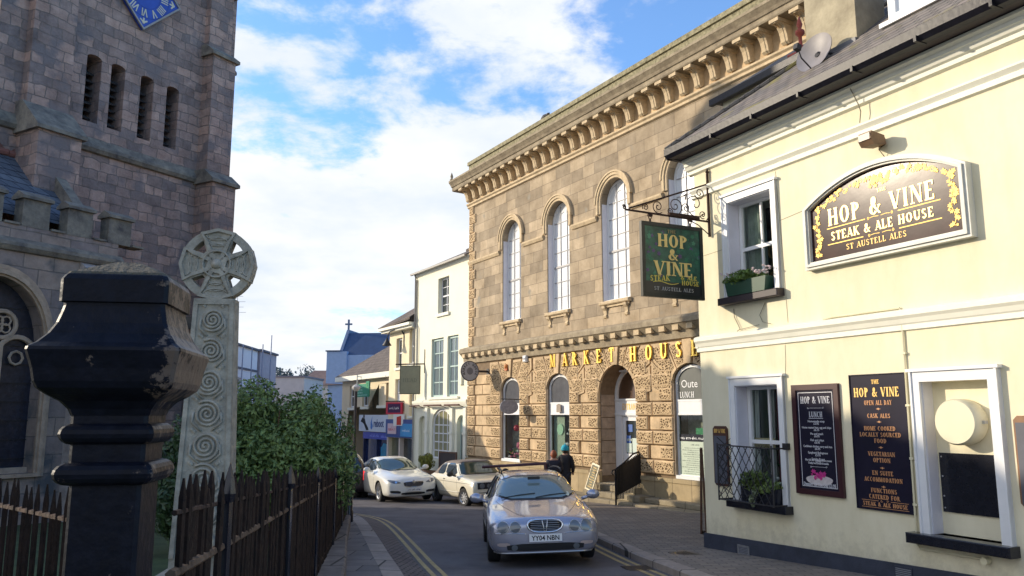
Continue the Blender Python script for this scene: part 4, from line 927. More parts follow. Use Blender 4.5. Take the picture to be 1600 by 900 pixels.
# trellis balconette
t = thing_at(PUB, 1.40, -.20, 1.56, 'trellis_guard', 'black iron lattice guard on the ground floor window sill of the cream pub', 'window guard')
mb = MB(); mb.tube([(-.62,.20,.92),(-.62,-.14,.92),(.66,-.14,.90),(.66,.20,.90)], .012, 6); mb.tube([(-.62,.20,.02),(-.62,-.14,.02),(.66,-.14,.02),(.66,.20,.02)], .012, 6)
for x in (-.62,.66): mb.tube([(x,-.14,0),(x,-.14,.95)], .013, 6); mb.tube([(x,.19,0),(x,.19,.95)], .012, 6)
mb.box(.62,.72,.13,.2,.88,.98); mb.build('frame', m_blackm, t)
mb = MB(); W_, H_ = 1.28, .90
nx = 8; sx_ = W_/nx; k = H_/ (sx_*1.55)
for i in range(-6, nx+1):
    for s in (1, -1):
        x0 = -.62 + i*sx_; pts = []
        xa, xb = x0, x0 + k*sx_; za, zb = (0, H_) if s == 1 else (H_, 0)
        def cl(x): return max(-.62, min(.66, x))
        if xb < -.62 or xa > .66 or xb - xa < .01: continue
        ca, cb = cl(xa), cl(xb); zca = za + (zb-za)*(ca-xa)/(xb-xa); zcb = za + (zb-za)*(cb-xa)/(xb-xa)
        if cb - ca < .02: continue
        mb.tube([(ca,-.14-.004*s,zca+.02),(cb,-.14-.004*s,zcb+.02)], .0075, 5)
for i in range(-3, 3):
    for s in (1,-1):
        a_, b_ = -.14, .19; z = .05 + (i+3)*.15; mb.tube([(-.62,a_,z if s==1 else z+.25),(-.62,b_,z+.25 if s==1 else z)], .0065, 5)
mb.build('lattice', m_blackm, t)
# ---- signs on the pub
def starleaf(mb, x, z, r, y, rot=0, k=0):
    pts = []
    for i in range(10):
        a = rot + 2*pi*i/10; q = r*(1 if i % 2 == 0 else .5); pts.append((x+q*cos(a), z+q*sin(a)))
    mb.prism(pts, y-.003-.0004*(k % 12), y, 'y')
def ribbon(mb, pts, w, y):
    """flat ribbon in the xz plane"""
    for i in range(len(pts)-1):
        (x0, z0), (x1, z1) = pts[i], pts[i+1]; dx, dz_ = x1-x0, z1-z0; l = sqrt(dx*dx+dz_*dz_) or 1; nx_, nz = -dz_/l*w/2, dx/l*w/2
        mb.prism([(x0+nx_,z0+nz),(x0-nx_,z0-nz),(x1-nx_,z1-nz),(x1+nx_,z1+nz)], y-.002-.0003*(i%3), y, 'y')
t = thing_at(PUB, 4.13, 0, 5.2, 'wall_sign', 'large arched gilded sign reading HOP & VINE STEAK & ALE HOUSE on the upper cream wall', 'sign')
def aout(hw, zb, zs, rise, n=22): return [(-hw, zb), (hw, zb)] + [(hw*cos(pi*i/n) if False else hw - 2*hw*i/n, zs + rise*(1-((1-2*i/n))**2)) for i in range(n+1)]
o1 = aout(1.37, 0, .97, .42); o2 = aout(1.26, .11, .93, .355); o3 = aout(1.33, .04, .955, .40); o4 = aout(1.29, .08, .94, .375)
mb = MB(); mb.plate(o1, [o2], -.12, 0); mb.plate(o3, [o4], -.15, -.11); mb.build('frame', mat('off_white_frame', (.62,.62,.56), .5, var=.12, vs=3), t)
mb = MB(); mb.plate(aout(1.265, .105, .935, .36), [], -.06, -.03, back=True); mb.build('board', mat('glossy_brown_board', (.045,.022,.02), .20, var=.3, vs=3, bump=.05, bs=2.5, spec=.13), t)
yb = -.061
mb = fit('HOP & VINE', .26, 1.80, -.02, .62, yb, bold=1.2); mb = fit('STEAK & ALE HOUSE', .135, 1.72, -.02, .385, yb, bold=1.25, mb=mb); mb = fit('THE', .05, .16, .06, .925, yb, mb=mb)
mb.build('lettering', m_goldbright, t)
fit('ST AUSTELL ALES', .085, 1.02, -.10, .20, yb, bold=.9).build('lettering', m_goldpaint, t)
mb = MB(); rnd = random.Random(4); k = 0
ribbon(mb, [(-.95,.58),(-.25,.585)], .014, yb); ribbon(mb, [(.30,.585),(.95,.585)], .014, yb); ribbon(mb, [(-.95,.335),(-.3,.335)], .014, yb); ribbon(mb, [(.3,.335),(.95,.335)], .014, yb)
for zc in (.585, .335):
    for sx_ in (-1, 1): ribbon(mb, spiral(sx_*.20, zc, .004, .022, 0, 1.3*sx_), .008, yb); ribbon(mb, [(sx_*.02, zc), (sx_*.10, zc+.008), (sx_*.17, zc)], .008, yb)
def zarc(x): return .93 + .355*(1-(x/1.26)**2)
for sx_ in (-1, 1):
    path = [(sx_*(1.12 + .025*sin(i*1.4)), .22 + i*.075) for i in range(10)]; ribbon(mb, path, .01, yb)
    for (x, z) in path:
        for _ in range(3): k += 1; starleaf(mb, x + rnd.uniform(-.05,.05), z + rnd.uniform(-.03,.03), rnd.uniform(.022,.045), yb, rnd.uniform(0,6), k)
    for i in range(12):
        x = sx_*(1.08 - i*.072); z = zarc(x) - .10 - .02*sin(i*2)
        if i % 4 == 3: ribbon(mb, spiral(x, z, .008, .045, rnd.uniform(0,6), 1.5), .009, yb)
        else:
            for _ in range(3): k += 1; starleaf(mb, x + rnd.uniform(-.04,.04), z + rnd.uniform(-.035,.035), rnd.uniform(.022,.045), yb, rnd.uniform(0,6), k)
for _ in range(46): k += 1; starleaf(mb, max(-.2,min(.2,rnd.gauss(0,.10))), 1.10 + max(-.07,min(.07,rnd.gauss(0,.04))), rnd.uniform(.025,.05), yb, rnd.uniform(0,6), k)
mb.build('gilded_vine', mat('yellow_gold_leaf', (.85,.55,.13), .5, .2, 0), t)
def board(u0, u1, z0, z1, name, label, fw=.06, mf=None, mbd=None, dy=.05):
    t = thing_at(PUB, (u0+u1)/2, 0, z0, name, label, 'sign'); w = (u1-u0)/2; h = z1-z0
    mb = MB(); mb.plate(rect(-w, w, 0, h), [rect(-w+fw, w-fw, fw, h-fw)], -dy, 0); mb.build('frame', mf, t)
    mb = MB(); mb.plate(rect(-w+fw-.005, w-fw+.005, fw-.005, h-fw+.005), [], -dy*.6, -.005, back=True); mb.build('board', mbd, t); return t, w, h, -dy*.6 - .0005
m_mar = mat('maroon_wood', (.045,.012,.016), .4, var=.2); m_navy = mat('deep_navy_board', (.016,.014,.030), .25, var=.2)
t, w, h, y = board(2.25, 3.17, 1.79, 3.45, 'menu_board', 'maroon framed lunch menu board with a pink dessert picture on the cream pub wall', .085, m_mar, m_navy)
mb = MB(); mb.plate(rect(-w+.12, w-.12, .12, h-.12), [rect(-w+.13, w-.13, .13, h-.13)], y-.002, y)
mb = fit('HOP & VINE', .105, .58, 0, 1.37, y, sp=.09, mb=mb); mb = fit('LUNCH', .085, .26, 0, 1.16, y, mb=mb); mb.box(-.14,.14,y-.002,y,1.14,1.147)
for z in (1.30, .42):
    ribbon(mb, spiral(-.15, z, .004, .015, 0, 1), .004, y); ribbon(mb, spiral(.15, z, .004, .015, 0, -1), .004, y); ribbon(mb, [(-.14,z),(.14,z)], .004, y)
mb.build('lettering', mat('silver_lettering', (.62,.62,.66), .5, var=0), t); m_sil = bpy.data.materials['silver_lettering']
ml = ['Homemade soup','£3.95','Home roasted ham, egg and chips','£6.75','Pie and mash','£6.95','Fish and chips','£6.95','Caribbean chicken curry and rice','£6.95','Spaghetti Bolognese','£5.95','Sunday Roast','£7.95']
z = 1.085
for i, s in enumerate(ml):
    sans(s, .033, 0, z, y, 'lettering', m_sil, t, ext=.001, bold=.0006, sx=.92 if len(s) > 25 else 1.05); z -= .036 if i % 2 == 0 else .058
sans('Plus full and comprehensive menu', .032, 0, .505, y, 'lettering', m_sil, t, sx=.85, bold=.0006); sans('Daily hot board inside', .032, 0, .46, y, 'lettering', m_sil, t, bold=.0006)
fit('ALSO', .028, .12, 0, .385, y) if False else None
sans('Dessert Of The Day £3.95', .05, 0, .135, y, 'lettering', m_sil, t, sx=.84, bold=.001)
mb = MB()
mb.prism([(.26*cos(a)*1.0, .235+.09*sin(a)) for a in [pi+pi*i/10 for i in range(11)]] + [(.26*cos(pi*i/10), .235+.06*sin(pi*i/10)) for i in range(11)][1:-1], y-.002, y, 'y'); mb.build('picture_bowl', mat('pale_plate', (.55,.50,.50), .5, var=.2, vs=20), t)
mb = MB(); rnd = random.Random(6)
for k in range(24): starleaf(mb, rnd.gauss(0,.075), .30 + rnd.gauss(0,.028), rnd.uniform(.02,.04), y-.002, rnd.uniform(0,6), k)
mb.build('picture_fruit', mat('magenta_fruit', (.50,.03,.22), .5, var=.3, vs=30), t)
t, w, h, y = board(3.375, 4.31, 1.68, 3.56, 'menu_board', 'tall dark board with red-gold lettering OPEN ALL DAY on the cream pub wall', .012, m_navy, m_navy, .035)
m_rg = mat('red_gold_lettering', (.62,.30,.13), .5, var=.1)
mb = fit('THE', .06, .13, -.02, h-.14, y, bold=1.2); mb = fit('HOP & VINE', .13, .76, -.02, h-.32, y, bold=1.25, sp=.09, mb=mb); mb.build('lettering', m_goldpaint, t)
mb = MB(); lines = [('OPEN ALL DAY', .065, .46, .445), ('CASK ALES', .06, .38, .625), ('HOME COOKED', .06, .52, .80), ('LOCALLY SOURCED', .06, .68, .885), ('FOOD', .06, .20, .97), ('VEGETARIAN', .06, .44, 1.15), ('OPTION', .06, .28, 1.235), ('EN SUITE', .06, .34, 1.41), ('ACCOMMODATION', .06, .62, 1.50), ('FUNCTIONS', .06, .42, 1.67 - .02), ('CATERED FOR', .06, .50, 1.735)]
for s, hh, wd, dz_ in lines: mb = fit(s, hh, wd, 0, h-dz_*1.0+.01, y, bold=1.15, mb=mb)
for dz_ in (.49, .67, 1.02, 1.30, 1.555):
    mb.lathe([(.016,.0),(.0,.002)], 8, (0, y, h-dz_), 'y'); mb.box(-.035,.035,y-.0015,y,h-dz_-.004,h-dz_+.004)
mb = fit('STEAK & ALE HOUSE', .055, .72, 0, .055, y, bold=1.3, mb=mb); ribbon(mb, [(-.38,.13),(-.1,.13)], .006, y); ribbon(mb, [(.1,.13),(.38,.13)], .006, y); ribbon(mb, [(-.38,.035),(.38,.035)], .006, y)
ribbon(mb, spiral(-.05,.13,.004,.018,0,1), .005, y); ribbon(mb, spiral(.05,.13,.004,.018,0,-1), .005, y)
mb.build('lettering', m_rg, t)
# blackboards
def shoulder(w, h, c): return [(-w,c),(-w+c,0),(w-c,0),(w,c),(w,h-c),(w-c,h),(-w+c,h),(-w,h-c)]
for (u0,u1,z0,z1,nm,lb) in ((.31,.68,1.76,2.79,'HOP & VINE','narrow blank slate notice board with brown HOP & VINE header by the trellised window'), (5.74,6.4,1.92,2.98,None,'brown framed notice board at the right end of the cream pub wall')):
    t = thing_at(PUB, (u0+u1)/2, 0, z0, 'notice_board', lb, 'notice board'); w = (u1-u0)/2; h = z1-z0
    mb = MB(); mb.prism(shoulder(w, h, .05), -.035, 0, 'y'); mb.build('backboard', mat('brown_board', (.075,.03,.02), .5, var=.2) if nm else mat('varnished_oak', (.22,.11,.05), .45, var=.3), t)
    mb = MB(); mb.plate(rect(-w+.025, w-.025, .04, h-(.17 if nm else .08)), [], -.040, -.03, back=True); mb.build('slate', mat('slate_grey_board', (.085,.09,.115), .5, var=.2), t)
    if nm: fit(nm, .07, w*1.6, 0, h-.12, -.036, bold=1.2).build('lettering', m_goldpaint, t)
# white drum and floodlight
t = thing_at(PUB, 5.02, .17, 2.9, 'round_cover', 'cream painted round drum cover fixed in the blocked window of the pub', 'cover')
mb = MB(); mb.lathe([(.25,0),(.275,.0),(.29,.02),(.29,.22),(.27,.25),(0,.25)], 40, (0,0,0), 'y'); mb.build('drum', mat('cream_gloss_cover', (.74,.69,.50), .4, var=.04), t, smooth='auto'); mb = MB(); mb.box(.28,.33,-.14,-.08,-.02,.02); mb.build('catch', m_alloy, t)
t = thing_at(PUB, 4.20, 0, 6.84, 'floodlight', 'small brown rusty floodlight above the arched pub sign', 'light fitting')
mb = MB(); mb.prism([(-.36,-.01),(-.34,.10),(-.08,.07),(-.05,-.06),(-.3,-.09)], -.10, .12, 'x'); mb.build('housing', mat('brown_metal', (.20,.12,.07), .6, var=.3), t)
mb = MB(); mb.box(-.085,.105,-.366,-.355,-.02,.075); mb.build('lens', mat('dusty_lens', (.28,.2,.15), .4, var=.1), t); mb = MB(); mb.box(-.04,.06,-.09,0,-.05,.05); mb.tube([(.04,-.02,-.05),(.03,-.1,-.12),(.05,-.02,-.22)], .006, 5); mb.build('bracket', m_rust, t)
# satellite dish
t = thing_at(PUB, 2.98, .80, 8.80, 'satellite_dish', 'grey satellite dish on an arm in front of the pub chimney', 'satellite dish')
mb = MB(); n = 28
dv = [(r_*cos(a), -.12*(1-(r_/.42)**2)*-1, r_*sin(a)) for r_ in (.0001,.14,.28,.38,.42) for a in [2*pi*i/n for i in range(n)]]
mb.add(dv, [(i*n+j, i*n+(j+1)%n, (i+1)*n+(j+1)%n, (i+1)*n+j) for i in range(4) for j in range(n)]); mb.add([(p[0],p[1]+.015,p[2]) for p in dv], [(i*n+j, (i+1)*n+j, (i+1)*n+(j+1)%n, i*n+(j+1)%n) for i in range(4) for j in range(n)])
dsh = mb.build('reflector', mat('grey_dish', (.25,.23,.23), .5, var=.15), t, smooth=True); dm4 = Matrix.Diagonal((.84,.84,.84,1)) @ Matrix.Translation((-.30,-.50,.16)) @ Matrix.Rotation(R(4), 4, 'Z') @ Matrix.Rotation(R(-16), 4, 'X'); dsh.matrix_local = dm4
mb = MB(); mb.tube([(0,.0,-.38),(0,-.30,-.30)], .014, 6); mb.tube([(0,-.30,-.30),(0,-.40,-.18)], .014, 6); mb.box(-.05,.05,-.50,-.38,-.20,-.08); mb.tube([(0,.1,0),(0,.14,0)], .06, 8); o = mb.build('receiver_arm', m_blackm, t); o.matrix_local = dm4
mb = MB(); mb.tube([(-.25,-.33,.14),(0,-.15,.05),(0,0,.05)], .022, 8); mb.box(-.06,.06,-.02,.0,-.06,.16); mb.build('mount', m_blackm, t)
# hanging sign and its scrolled bracket
hs = empty('hanging_sign', 'green pub sign with gold HOP & VINE letters hanging from a scrolled iron bracket', 'sign', PUB.at(.44, -.90, 0), PUB.a + R(90))
mb = MB(); mb.plate(rect(-.67,.67,5.02,6.36), [rect(-.60,.60,5.09,6.29)], -.035, .035); mb.build('frame', mat('black_green_frame', (.012,.016,.014), .35, var=.1), hs)
mb = MB(); mb.plate(rect(-.605,.605,5.30,6.295), [], -.02, .02, back=True); bd = mb.build('board', mat('green_vine_painting', (.012,.05,.035), .3, var=.5, vs=6, c2=(.03,.15,.09)), hs)
mb = MB(); mb.plate(rect(-.605,.605,5.085,5.30), [], -.0205, .0205, back=True); mb.build('lower_panel', mat('black_panel_paint', (.02,.022,.022), .3, var=.1), hs)
mb = MB(); rnd = random.Random(12); gr = [mat('painted_leaf', (.02,.14,.07), .4, var=.3, vs=9), mat('painted_light_leaf', (.06,.22,.12), .4, var=.2), mat('painted_grape', (.09,.05,.14), .4, var=.2)]
for k in range(90):
    x, z = rnd.uniform(-.56,.56), rnd.uniform(5.38,6.25)
    if abs(x) < .40 and rnd.random() < .6: continue
    mi = rnd.choice([0,0,1,2]); r_ = rnd.uniform(.025,.055); pts = [(x+r_*(1 if i%2==0 else .62)*cos(2*pi*i/10+k), z+r_*(1 if i%2==0 else .62)*sin(2*pi*i/10+k)) for i in range(10)]
    mb.prism(pts, -.0205-.0003*(k%13), -.02, 'y', mi)
mb.build('painted_vine', gr, hs)
ys_ = -.025
mb = fit('THE', .06, .18, -.02, 6.19, ys_); mb.build('lettering', mat('dull_gold', (.35,.28,.12), .5, var=.1), hs)
mb = fit('HOP', .235, .66, 0, 5.93, ys_, bold=1.25, sp=.05); mb = fit('&', .20, .22, 0, 5.70, ys_, bold=1.2, mb=mb); mb = fit('VINE', .25, .84, 0, 5.42, ys_, bold=1.25, sp=.04, mb=mb); mb.build('lettering', mat('sign_gold', (.72,.55,.20), .4, .2, .1), hs)
mb = fit('STEAK', .10, .42, -.30, 5.31, ys_, bold=1.2, slope=.06); mb = fit('HOUSE', .085, .38, .36, 5.265, ys_, bold=1.2, mb=mb); mb = fit('& ALE', .075, .36, .33, 5.365, ys_, bold=1.2, mb=mb)
ribbon(mb, [(-.45+.05*i, 5.285+.02*sin(i*.6)) for i in range(12)], .012, ys_); mb.build('lettering', mat('sign_gold_small', (.60,.50,.10), .45, .1, .1), hs)
fit('ST AUSTELL ALES', .065, .86, 0, 5.145, ys_, bold=.9).build('lettering', mat('grey_lettering', (.40,.40,.38), .5, var=0), hs)
for x in (-.46, .42):
    mb = MB(); mb.tube([(x,0,6.36),(x,0,6.42)], .02, 6); mb.tube([(x+.03*cos(a), 0, 6.44+.03*sin(a)) for a in [2*pi*i/10 for i in range(10)]], .009, 5, closed=True); mb.box(x-.045,x+.045,-.02,.02,6.46,6.50); mb.build('hanger', m_rust, hs)
mb = MB()
mb.tube([(-.98,0,6.53),(.86,0,6.50)], .018, 6); mb.tube([(-.90,0,6.56),(.86,0,7.22)], .016, 6); mb.tube([(.86,0,6.22),(.86,0,7.42)], .026, 8); mb.lathe([(.02,7.42),(.035,7.45),(.012,7.5),(0,7.54)], 8, (.86,0,0))
mb.tube([(x_, 0, z_) for x_, z_ in spiral(-1.0, 6.57, .01, .045, 0, 1.4, 14)], .012, 5)
mb.tube([(.86,0,6.25),(.6,0,6.42),(.35,0,6.5)], .010, 5)
mb.build('bracket_frame', m_rust, hs)
def scroll(cx, cz, r, a0, turns, hand=1): return [(x_, 0, z_) for x_, z_ in spiral(cx, cz, .012, r, a0, turns*hand, 26)]
mb = MB()
for cx, cz, r, a0, tn, hd in ((-.55,6.62,.07,0,1.6,1),(-.28,6.66,.13,1,1.7,1),(-.02,6.60,.07,2,1.5,-1),(.10,6.72,.16,2.2,1.5,-1),(.34,6.70,.10,0,1.6,1),(.55,6.80,.26,3.2,1.4,1),(.66,7.02,.12,1,1.6,-1),(.72,6.62,.08,2,1.5,1)):
    mb.tube(scroll(cx, cz, r, a0, tn, hd), .009, 5)
mb.tube([(.80,0,6.52),(.86,0,6.60)], .01, 5); mb.tube([(.30,0,6.92),(.36,0,6.98),(.33,0,6.86)], .014, 5)
mb.build('iron_scrolls', m_rust, hs)
mb = MB(); mb.box(-.05,.62,-.035,.035,6.515,6.575); o = mb.build('lamp_bar', m_rust, hs)
# A-board by the pub corner, seen edge-on
t = empty('a_board', 'dark sandwich board seen edge-on against the corner of the cream pub', 'A-board', (3.99, 17.2, G(17.2) + .125), R(-104)); t.scale = (1,1,.93)
for s in (-1, 1):
    mb = MB(); mb.plate(rect(-.33,.33,.0,1.85), [rect(-.27,.27,.15,1.78)], -.018, .018, back=True); o = mb.build('frame', m_wood, t); o.matrix_local = Matrix.Translation((0,-s*.055,0)) @ Matrix.Rotation(R(-s*1.5), 4, 'X')
    mb = MB(); mb.plate(rect(-.28,.28,.14,1.79), [], -.008, .008, back=True); o = mb.build('panel', m_black, t); o.matrix_local = Matrix.Translation((0,-s*.055,0)) @ Matrix.Rotation(R(-s*1.5), 4, 'X')

# ------------------------------------------------------------------ CHURCH
ch_ = empty('stone_church', 'old granite church with square clock tower and battlemented aisle on the left', 'church', CH.at(0, 0, 0), CH.a)
slots = [(-5.47, -5.03), (-4.73, -4.29), (-3.78, -3.34), (-2.88, -2.44)]
sh = [arch(a, b, 11.1, 12.98, .10, 6) for a, b in slots]
MB().plate(rect(-7.85, -.4, -1, 17.7), sh, 0, .7).build('tower_front_wall', m_chst, ch_)
mb = MB(); mb.box(-7.85, -7.2, .7, 2.7, -1, 17.7); mb.box(-1.1, -.4, .7, 2.7, -1, 17.7); mb.box(-7.85, -.4, 2.7, 3.2, -1, 17.7); mb.box(-7.2, -1.1, .7, 2.7, 17.4, 17.6); mb.each('tower_side_wall', m_chst, ch_)
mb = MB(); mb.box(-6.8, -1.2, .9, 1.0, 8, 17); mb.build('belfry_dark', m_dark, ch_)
mb = MB()
for a, b in slots:
    for k in range(7): z = 11.3 + k*.22; mb.prism([(.30,z),(.55,z+.16),(.57,z+.13),(.32,z-.03)], a+.02, b-.02, 'x')
mb.each('belfry_louvres', mat('dark_slate_louvre', (.05,.045,.045), .8, var=.3), ch_, per=7)
mb = MB(); moulding(mb, -7.7, -.3, [(.0,10.22),(.10,10.24),(.16,10.34),(.15,10.42),(.0,10.66)]); mb.box(-.401,-.25,-.1,3.2,10.25,10.5); mb.build('string_course', m_chdark, ch_)
def buttress(u0, u1, v0, v1, stages, name='buttress', side=False):
    """stages: list of (ztop, projection) from the ground up, each ends in a sloped cap"""
    mb = MB(); cap = MB(); z = -1; pv = None
    for i, (zt, pr) in enumerate(stages):
        nx_ = stages[i+1][1] if i+1 < len(stages) else 0
        if not side:
            mb.box(u0, u1, -pr, .05, z, zt); cap.prism([(-pr-.10,zt-.02),(-pr-.10,zt+.08),(-nx_+.01,zt+.08+(pr-nx_)*1.1),(0.03,zt+.08+(pr-nx_)*1.1),(.03,zt-.02)], u0-.10, u1+.10, 'x')
        else:
            mb.box(-.45, -.4+pr, v0, v1, z, zt); cap.prism([(-.4+pr+.10,zt-.02),(-.4+pr+.10,zt+.08),(-.4+nx_,zt+.08+(pr-nx_)*1.1),(-.42,zt+.08+(pr-nx_)*1.1),(-.42,zt-.02)], v0-.08, v1+.08, 'y')
        z = zt
    b_ = mb.build(name, m_chst, ch_); cap.each('weathered_cap', m_chdark, b_)
buttress(-1.62, -.72, 0, 0, [(5.6,1.05),(10.2,.80),(14.5,.48),(16.9,.22)])
buttress(-7.15, -6.02, 0, 0, [(5.6,1.25),(10.15,1.0),(16.9,.30)])
buttress(0, 0, .25, 1.15, [(5.6,.75),(9.95,.38),(14.5,.20)], side=True)
# clock
cu, cz_ = -3.92, 15.62
mb = MB(); S2 = 1.22
dmd = [(cu,cz_-S2),(cu+S2,cz_),(cu,cz_+S2),(cu-S2,cz_)]; dmi = [(cu,cz_-S2+.07),(cu+S2-.07,cz_),(cu,cz_+S2-.07),(cu-S2+.07,cz_)]
mb.plate(dmd, [], -.12, -.04, back=True); ck = mb.build('clock', mat('blue_clock_face', (.02,.06,.36), .4, var=.12, vs=3), ch_)
mb = MB(); mb.plate(dmd, [dmi], -.16, -.11); mb.build('clock_frame', mat('grey_gilt_frame', (.30,.27,.24), .4, var=.2), ck)
mb = MB()
for r0, r1, dd in ((.80,.815,.125),(.50,.51,.125)):
    N_ = 48; mb.plate([(cu+r1*cos(2*pi*i/N_), cz_+r1*sin(2*pi*i/N_)) for i in range(N_)], [[(cu+r0*cos(2*pi*i/N_), cz_+r0*sin(2*pi*i/N_)) for i in range(N_)]], -dd, -.119)
mb.build('chapter_ring', mat('darker_blue_ring', (.012,.03,.20), .4, var=0), ck)
mb = MB(); num = ['XII','I','II','III','IIII','V','VI','VII','VIII','IX','X','XI']
for h_, s in enumerate(num):
    th = R(90 - 30*h_); wtot = sum({'I':.07,'V':.14,'X':.14}[c] for c in s); x = -wtot/2
    if len(s) > 3: x *= .9
    for c in s:
        w_ = {'I':.07,'V':.14,'X':.14}[c]
        segs = {'I':[((.5,0),(.5,1))],'V':[((.05,1),(.5,0)),((.5,0),(.95,1))],'X':[((.05,1),(.95,0)),((.95,1),(.05,0))]}[c]
        for j, ((a0,b0),(a1,b1)) in enumerate(segs):
            P = []
            for (a_, b_) in ((a0,b0),(a1,b1)):
                lx = x + a_*w_; lr = .54 + b_*.24; P.append((cu + lr*cos(th) + lx*sin(th), cz_ + lr*sin(th) - lx*cos(th)))
            dx, dz_ = P[1][0]-P[0][0], P[1][1]-P[0][1]; l = sqrt(dx*dx+dz_*dz_); wd = .017; nx_, nz = -dz_/l*wd, dx/l*wd
            mb.prism([(P[0][0]+nx_,P[0][1]+nz),(P[0][0]-nx_,P[0][1]-nz),(P[1][0]-nx_,P[1][1]-nz),(P[1][0]+nx_,P[1][1]+nz)], -.128-.001*j, -.12, 'y')
        x += w_
mb.build('numerals', mat('pale_gilt', (.60,.52,.36), .45, .2, .1), ck)
mb = MB()
for sx_, sz_ in ((0,-1),(1,0),(-1,0),(0,1)):
    bx, bz = cu + sx_*.98, cz_ + sz_*.98
    for ang in (0, 55, -55): 
        a_ = atan2(-sz_, -sx_) + R(ang); mb.prism([(bx+.03*sin(a_),bz-.03*cos(a_)),(bx-.03*sin(a_),bz+.03*cos(a_)),(bx+.15*cos(a_)-.02*sin(a_),bz+.15*sin(a_)+.02*cos(a_)),(bx+.15*cos(a_)+.02*sin(a_),bz+.15*sin(a_)-.02*cos(a_))], -.126-.0006*abs(ang)/10, -.12, 'y')
    mb.lathe([(.045,.0),(.03,.012)], 8, (bx, -.12, bz), 'y')
mb.build('corner_fleurons', bpy.data.materials['pale_gilt'], ck)
mb = MB()
for ang, l, w_ in ((R(60),.42,.03),(R(150),.68,.022)): mb.prism([(cu-w_*sin(ang),cz_+w_*cos(ang)),(cu+w_*sin(ang),cz_-w_*cos(ang)),(cu+l*cos(ang),cz_+l*sin(ang))], -.145-.004*l, -.135, 'y')
mb.build('clock_hands', m_goldpaint, ck)
# aisle
AV = -2.5
wx0, wx1 = -10.0, -7.40
def gothic(x0, x1, z0, zs, h, n=10):
    c = (x0+x1)/2; w = (x1-x0)/2; pts = [(x0,z0),(x1,z0)]
    for i in range(n+1): t = i/n; pts.append((x1 - w*t**1.25 if False else c + w*cos(t*pi/2)**.85, zs + h*sin(t*pi/2)**.95))
    for i in range(1, n+1): t = 1 - i/n; pts.append((c - w*cos(t*pi/2)**.85, zs + h*sin(t*pi/2)**.95))
    return pts
gw = gothic(wx0, wx1, 1.7, 4.4, 1.62)
mb = MB(); mb.plate(rect(-18, -5.75, -.5, 6.72), [gw], AV, AV+.6); mb.build('aisle_wall', m_chst2, ch_)
mb = MB(); mb.box(-18, -5.75, AV+.6, 3, -.5, 0); mb.box(-6.3,-5.75, AV+.6, .0, 0, 7.2); mb.box(-18,-17.5,AV+.6,5,0,9.4); mb.box(-18,-7.6,4.5,5,0,7.4); mb.build('aisle_end_wall', m_chst2, ch_)
mb = MB()
for sc, pr in ((1.16, .07), (1.09, .12), (1.045, .05)):
    go = gothic((wx0+wx1)/2-(wx1-wx0)/2*sc, (wx0+wx1)/2+(wx1-wx0)/2*sc, 1.62, 4.4, 1.62*sc+(.0)); mb.plate(go, [gw] if sc < 1.06 else [gothic((wx0+wx1)/2-(wx1-wx0)/2*(sc-.06), (wx0+wx1)/2+(wx1-wx0)/2*(sc-.06), 1.70, 4.4, 1.62*(sc-.06))], AV-pr, AV+.02)
wf = mb.build('gothic_window', m_tracery, ch_)
mb = MB(); W_ = wx1-wx0
for i in (1, 2):
    x = wx0 + W_*i/3; mb.box(x-.07, x+.07, AV+.16, AV+.34, 1.7, 4.55)
for i in range(3):
    xa = wx0 + W_*i/3; xb = xa + W_/3; c = (xa+xb)/2
    mb.tube([(c + (W_/6-.02)*cos(pi*j/12), AV+.29, 4.3+.42*sin(pi*j/12)) for j in range(13)], .06, 6)
    mb.tube([(c + .15*cos(2*pi*j/8), AV+.29, 4.25+.15*sin(2*pi*j/8)) for j in range(8)], .03, 5, closed=True)
for cx2, cz2, r_ in (((wx0+wx1)/2-.5,4.98,.30),((wx0+wx1)/2+.5,4.98,.30),((wx0+wx1)/2,5.48,.28)):
    mb.tube([(cx2+r_*cos(2*pi*j/18), AV+.29, cz2+r_*sin(2*pi*j/18)) for j in range(18)], .055, 6, closed=True)
    for q in range(4): mb.tube([(cx2+.12*cos(q*pi/2+.78)+.10*cos(2*pi*j/8), AV+.29, cz2+.12*sin(q*pi/2+.78)+.10*sin(2*pi*j/8)) for j in range(8)], .022, 5, closed=True)
mb.box(wx0, wx1, AV+.22, AV+.36, 1.7, 1.82); mb.build('tracery', m_tracery, wf)
mb = MB(); mb.plate(gothic(wx0-.01, wx1+.01, 1.69, 4.4, 1.63), [], AV+.38, AV+.42, back=True); mb.build('leaded_glass', m_leaded, wf)
mb = MB()
for i in range(9): mb.box(wx0, wx1, AV+.35, AV+.37, 2.0+i*.42, 2.02+i*.42)
mb.build('saddle_bars', m_blackm, wf)
mb = MB(); moulding(mb, -18, -5.65, [(.0,6.60),(.08,6.62),(.15,6.72),(.14,6.80),(.0,6.92)], AV); mb.build('aisle_string_course', m_chdark, ch_)
mb = MB(); mb.box(-18, -5.75, AV, AV+.35, 6.72, 7.22); mb.build('parapet', m_chst2, ch_)
mb = MB()
u = -17.6
while u < -6.0:
    mb.box(u, u+.62, AV-.01, AV+.34, 7.22, 7.86); mb.prism([(AV-.08,7.86),(AV-.08,7.93),(AV+.16,8.06),(AV+.42,7.93),(AV+.42,7.86)], u-.05, u+.67, 'x')
    mb.prism([(AV-.05,7.22),(AV-.05,7.27),(AV+.38,7.30),(AV+.38,7.22)], u+.67, u+1.0, 'x'); u += 1.05
mb.each('merlon', m_chdark, ch_, per=3)
mb = MB()
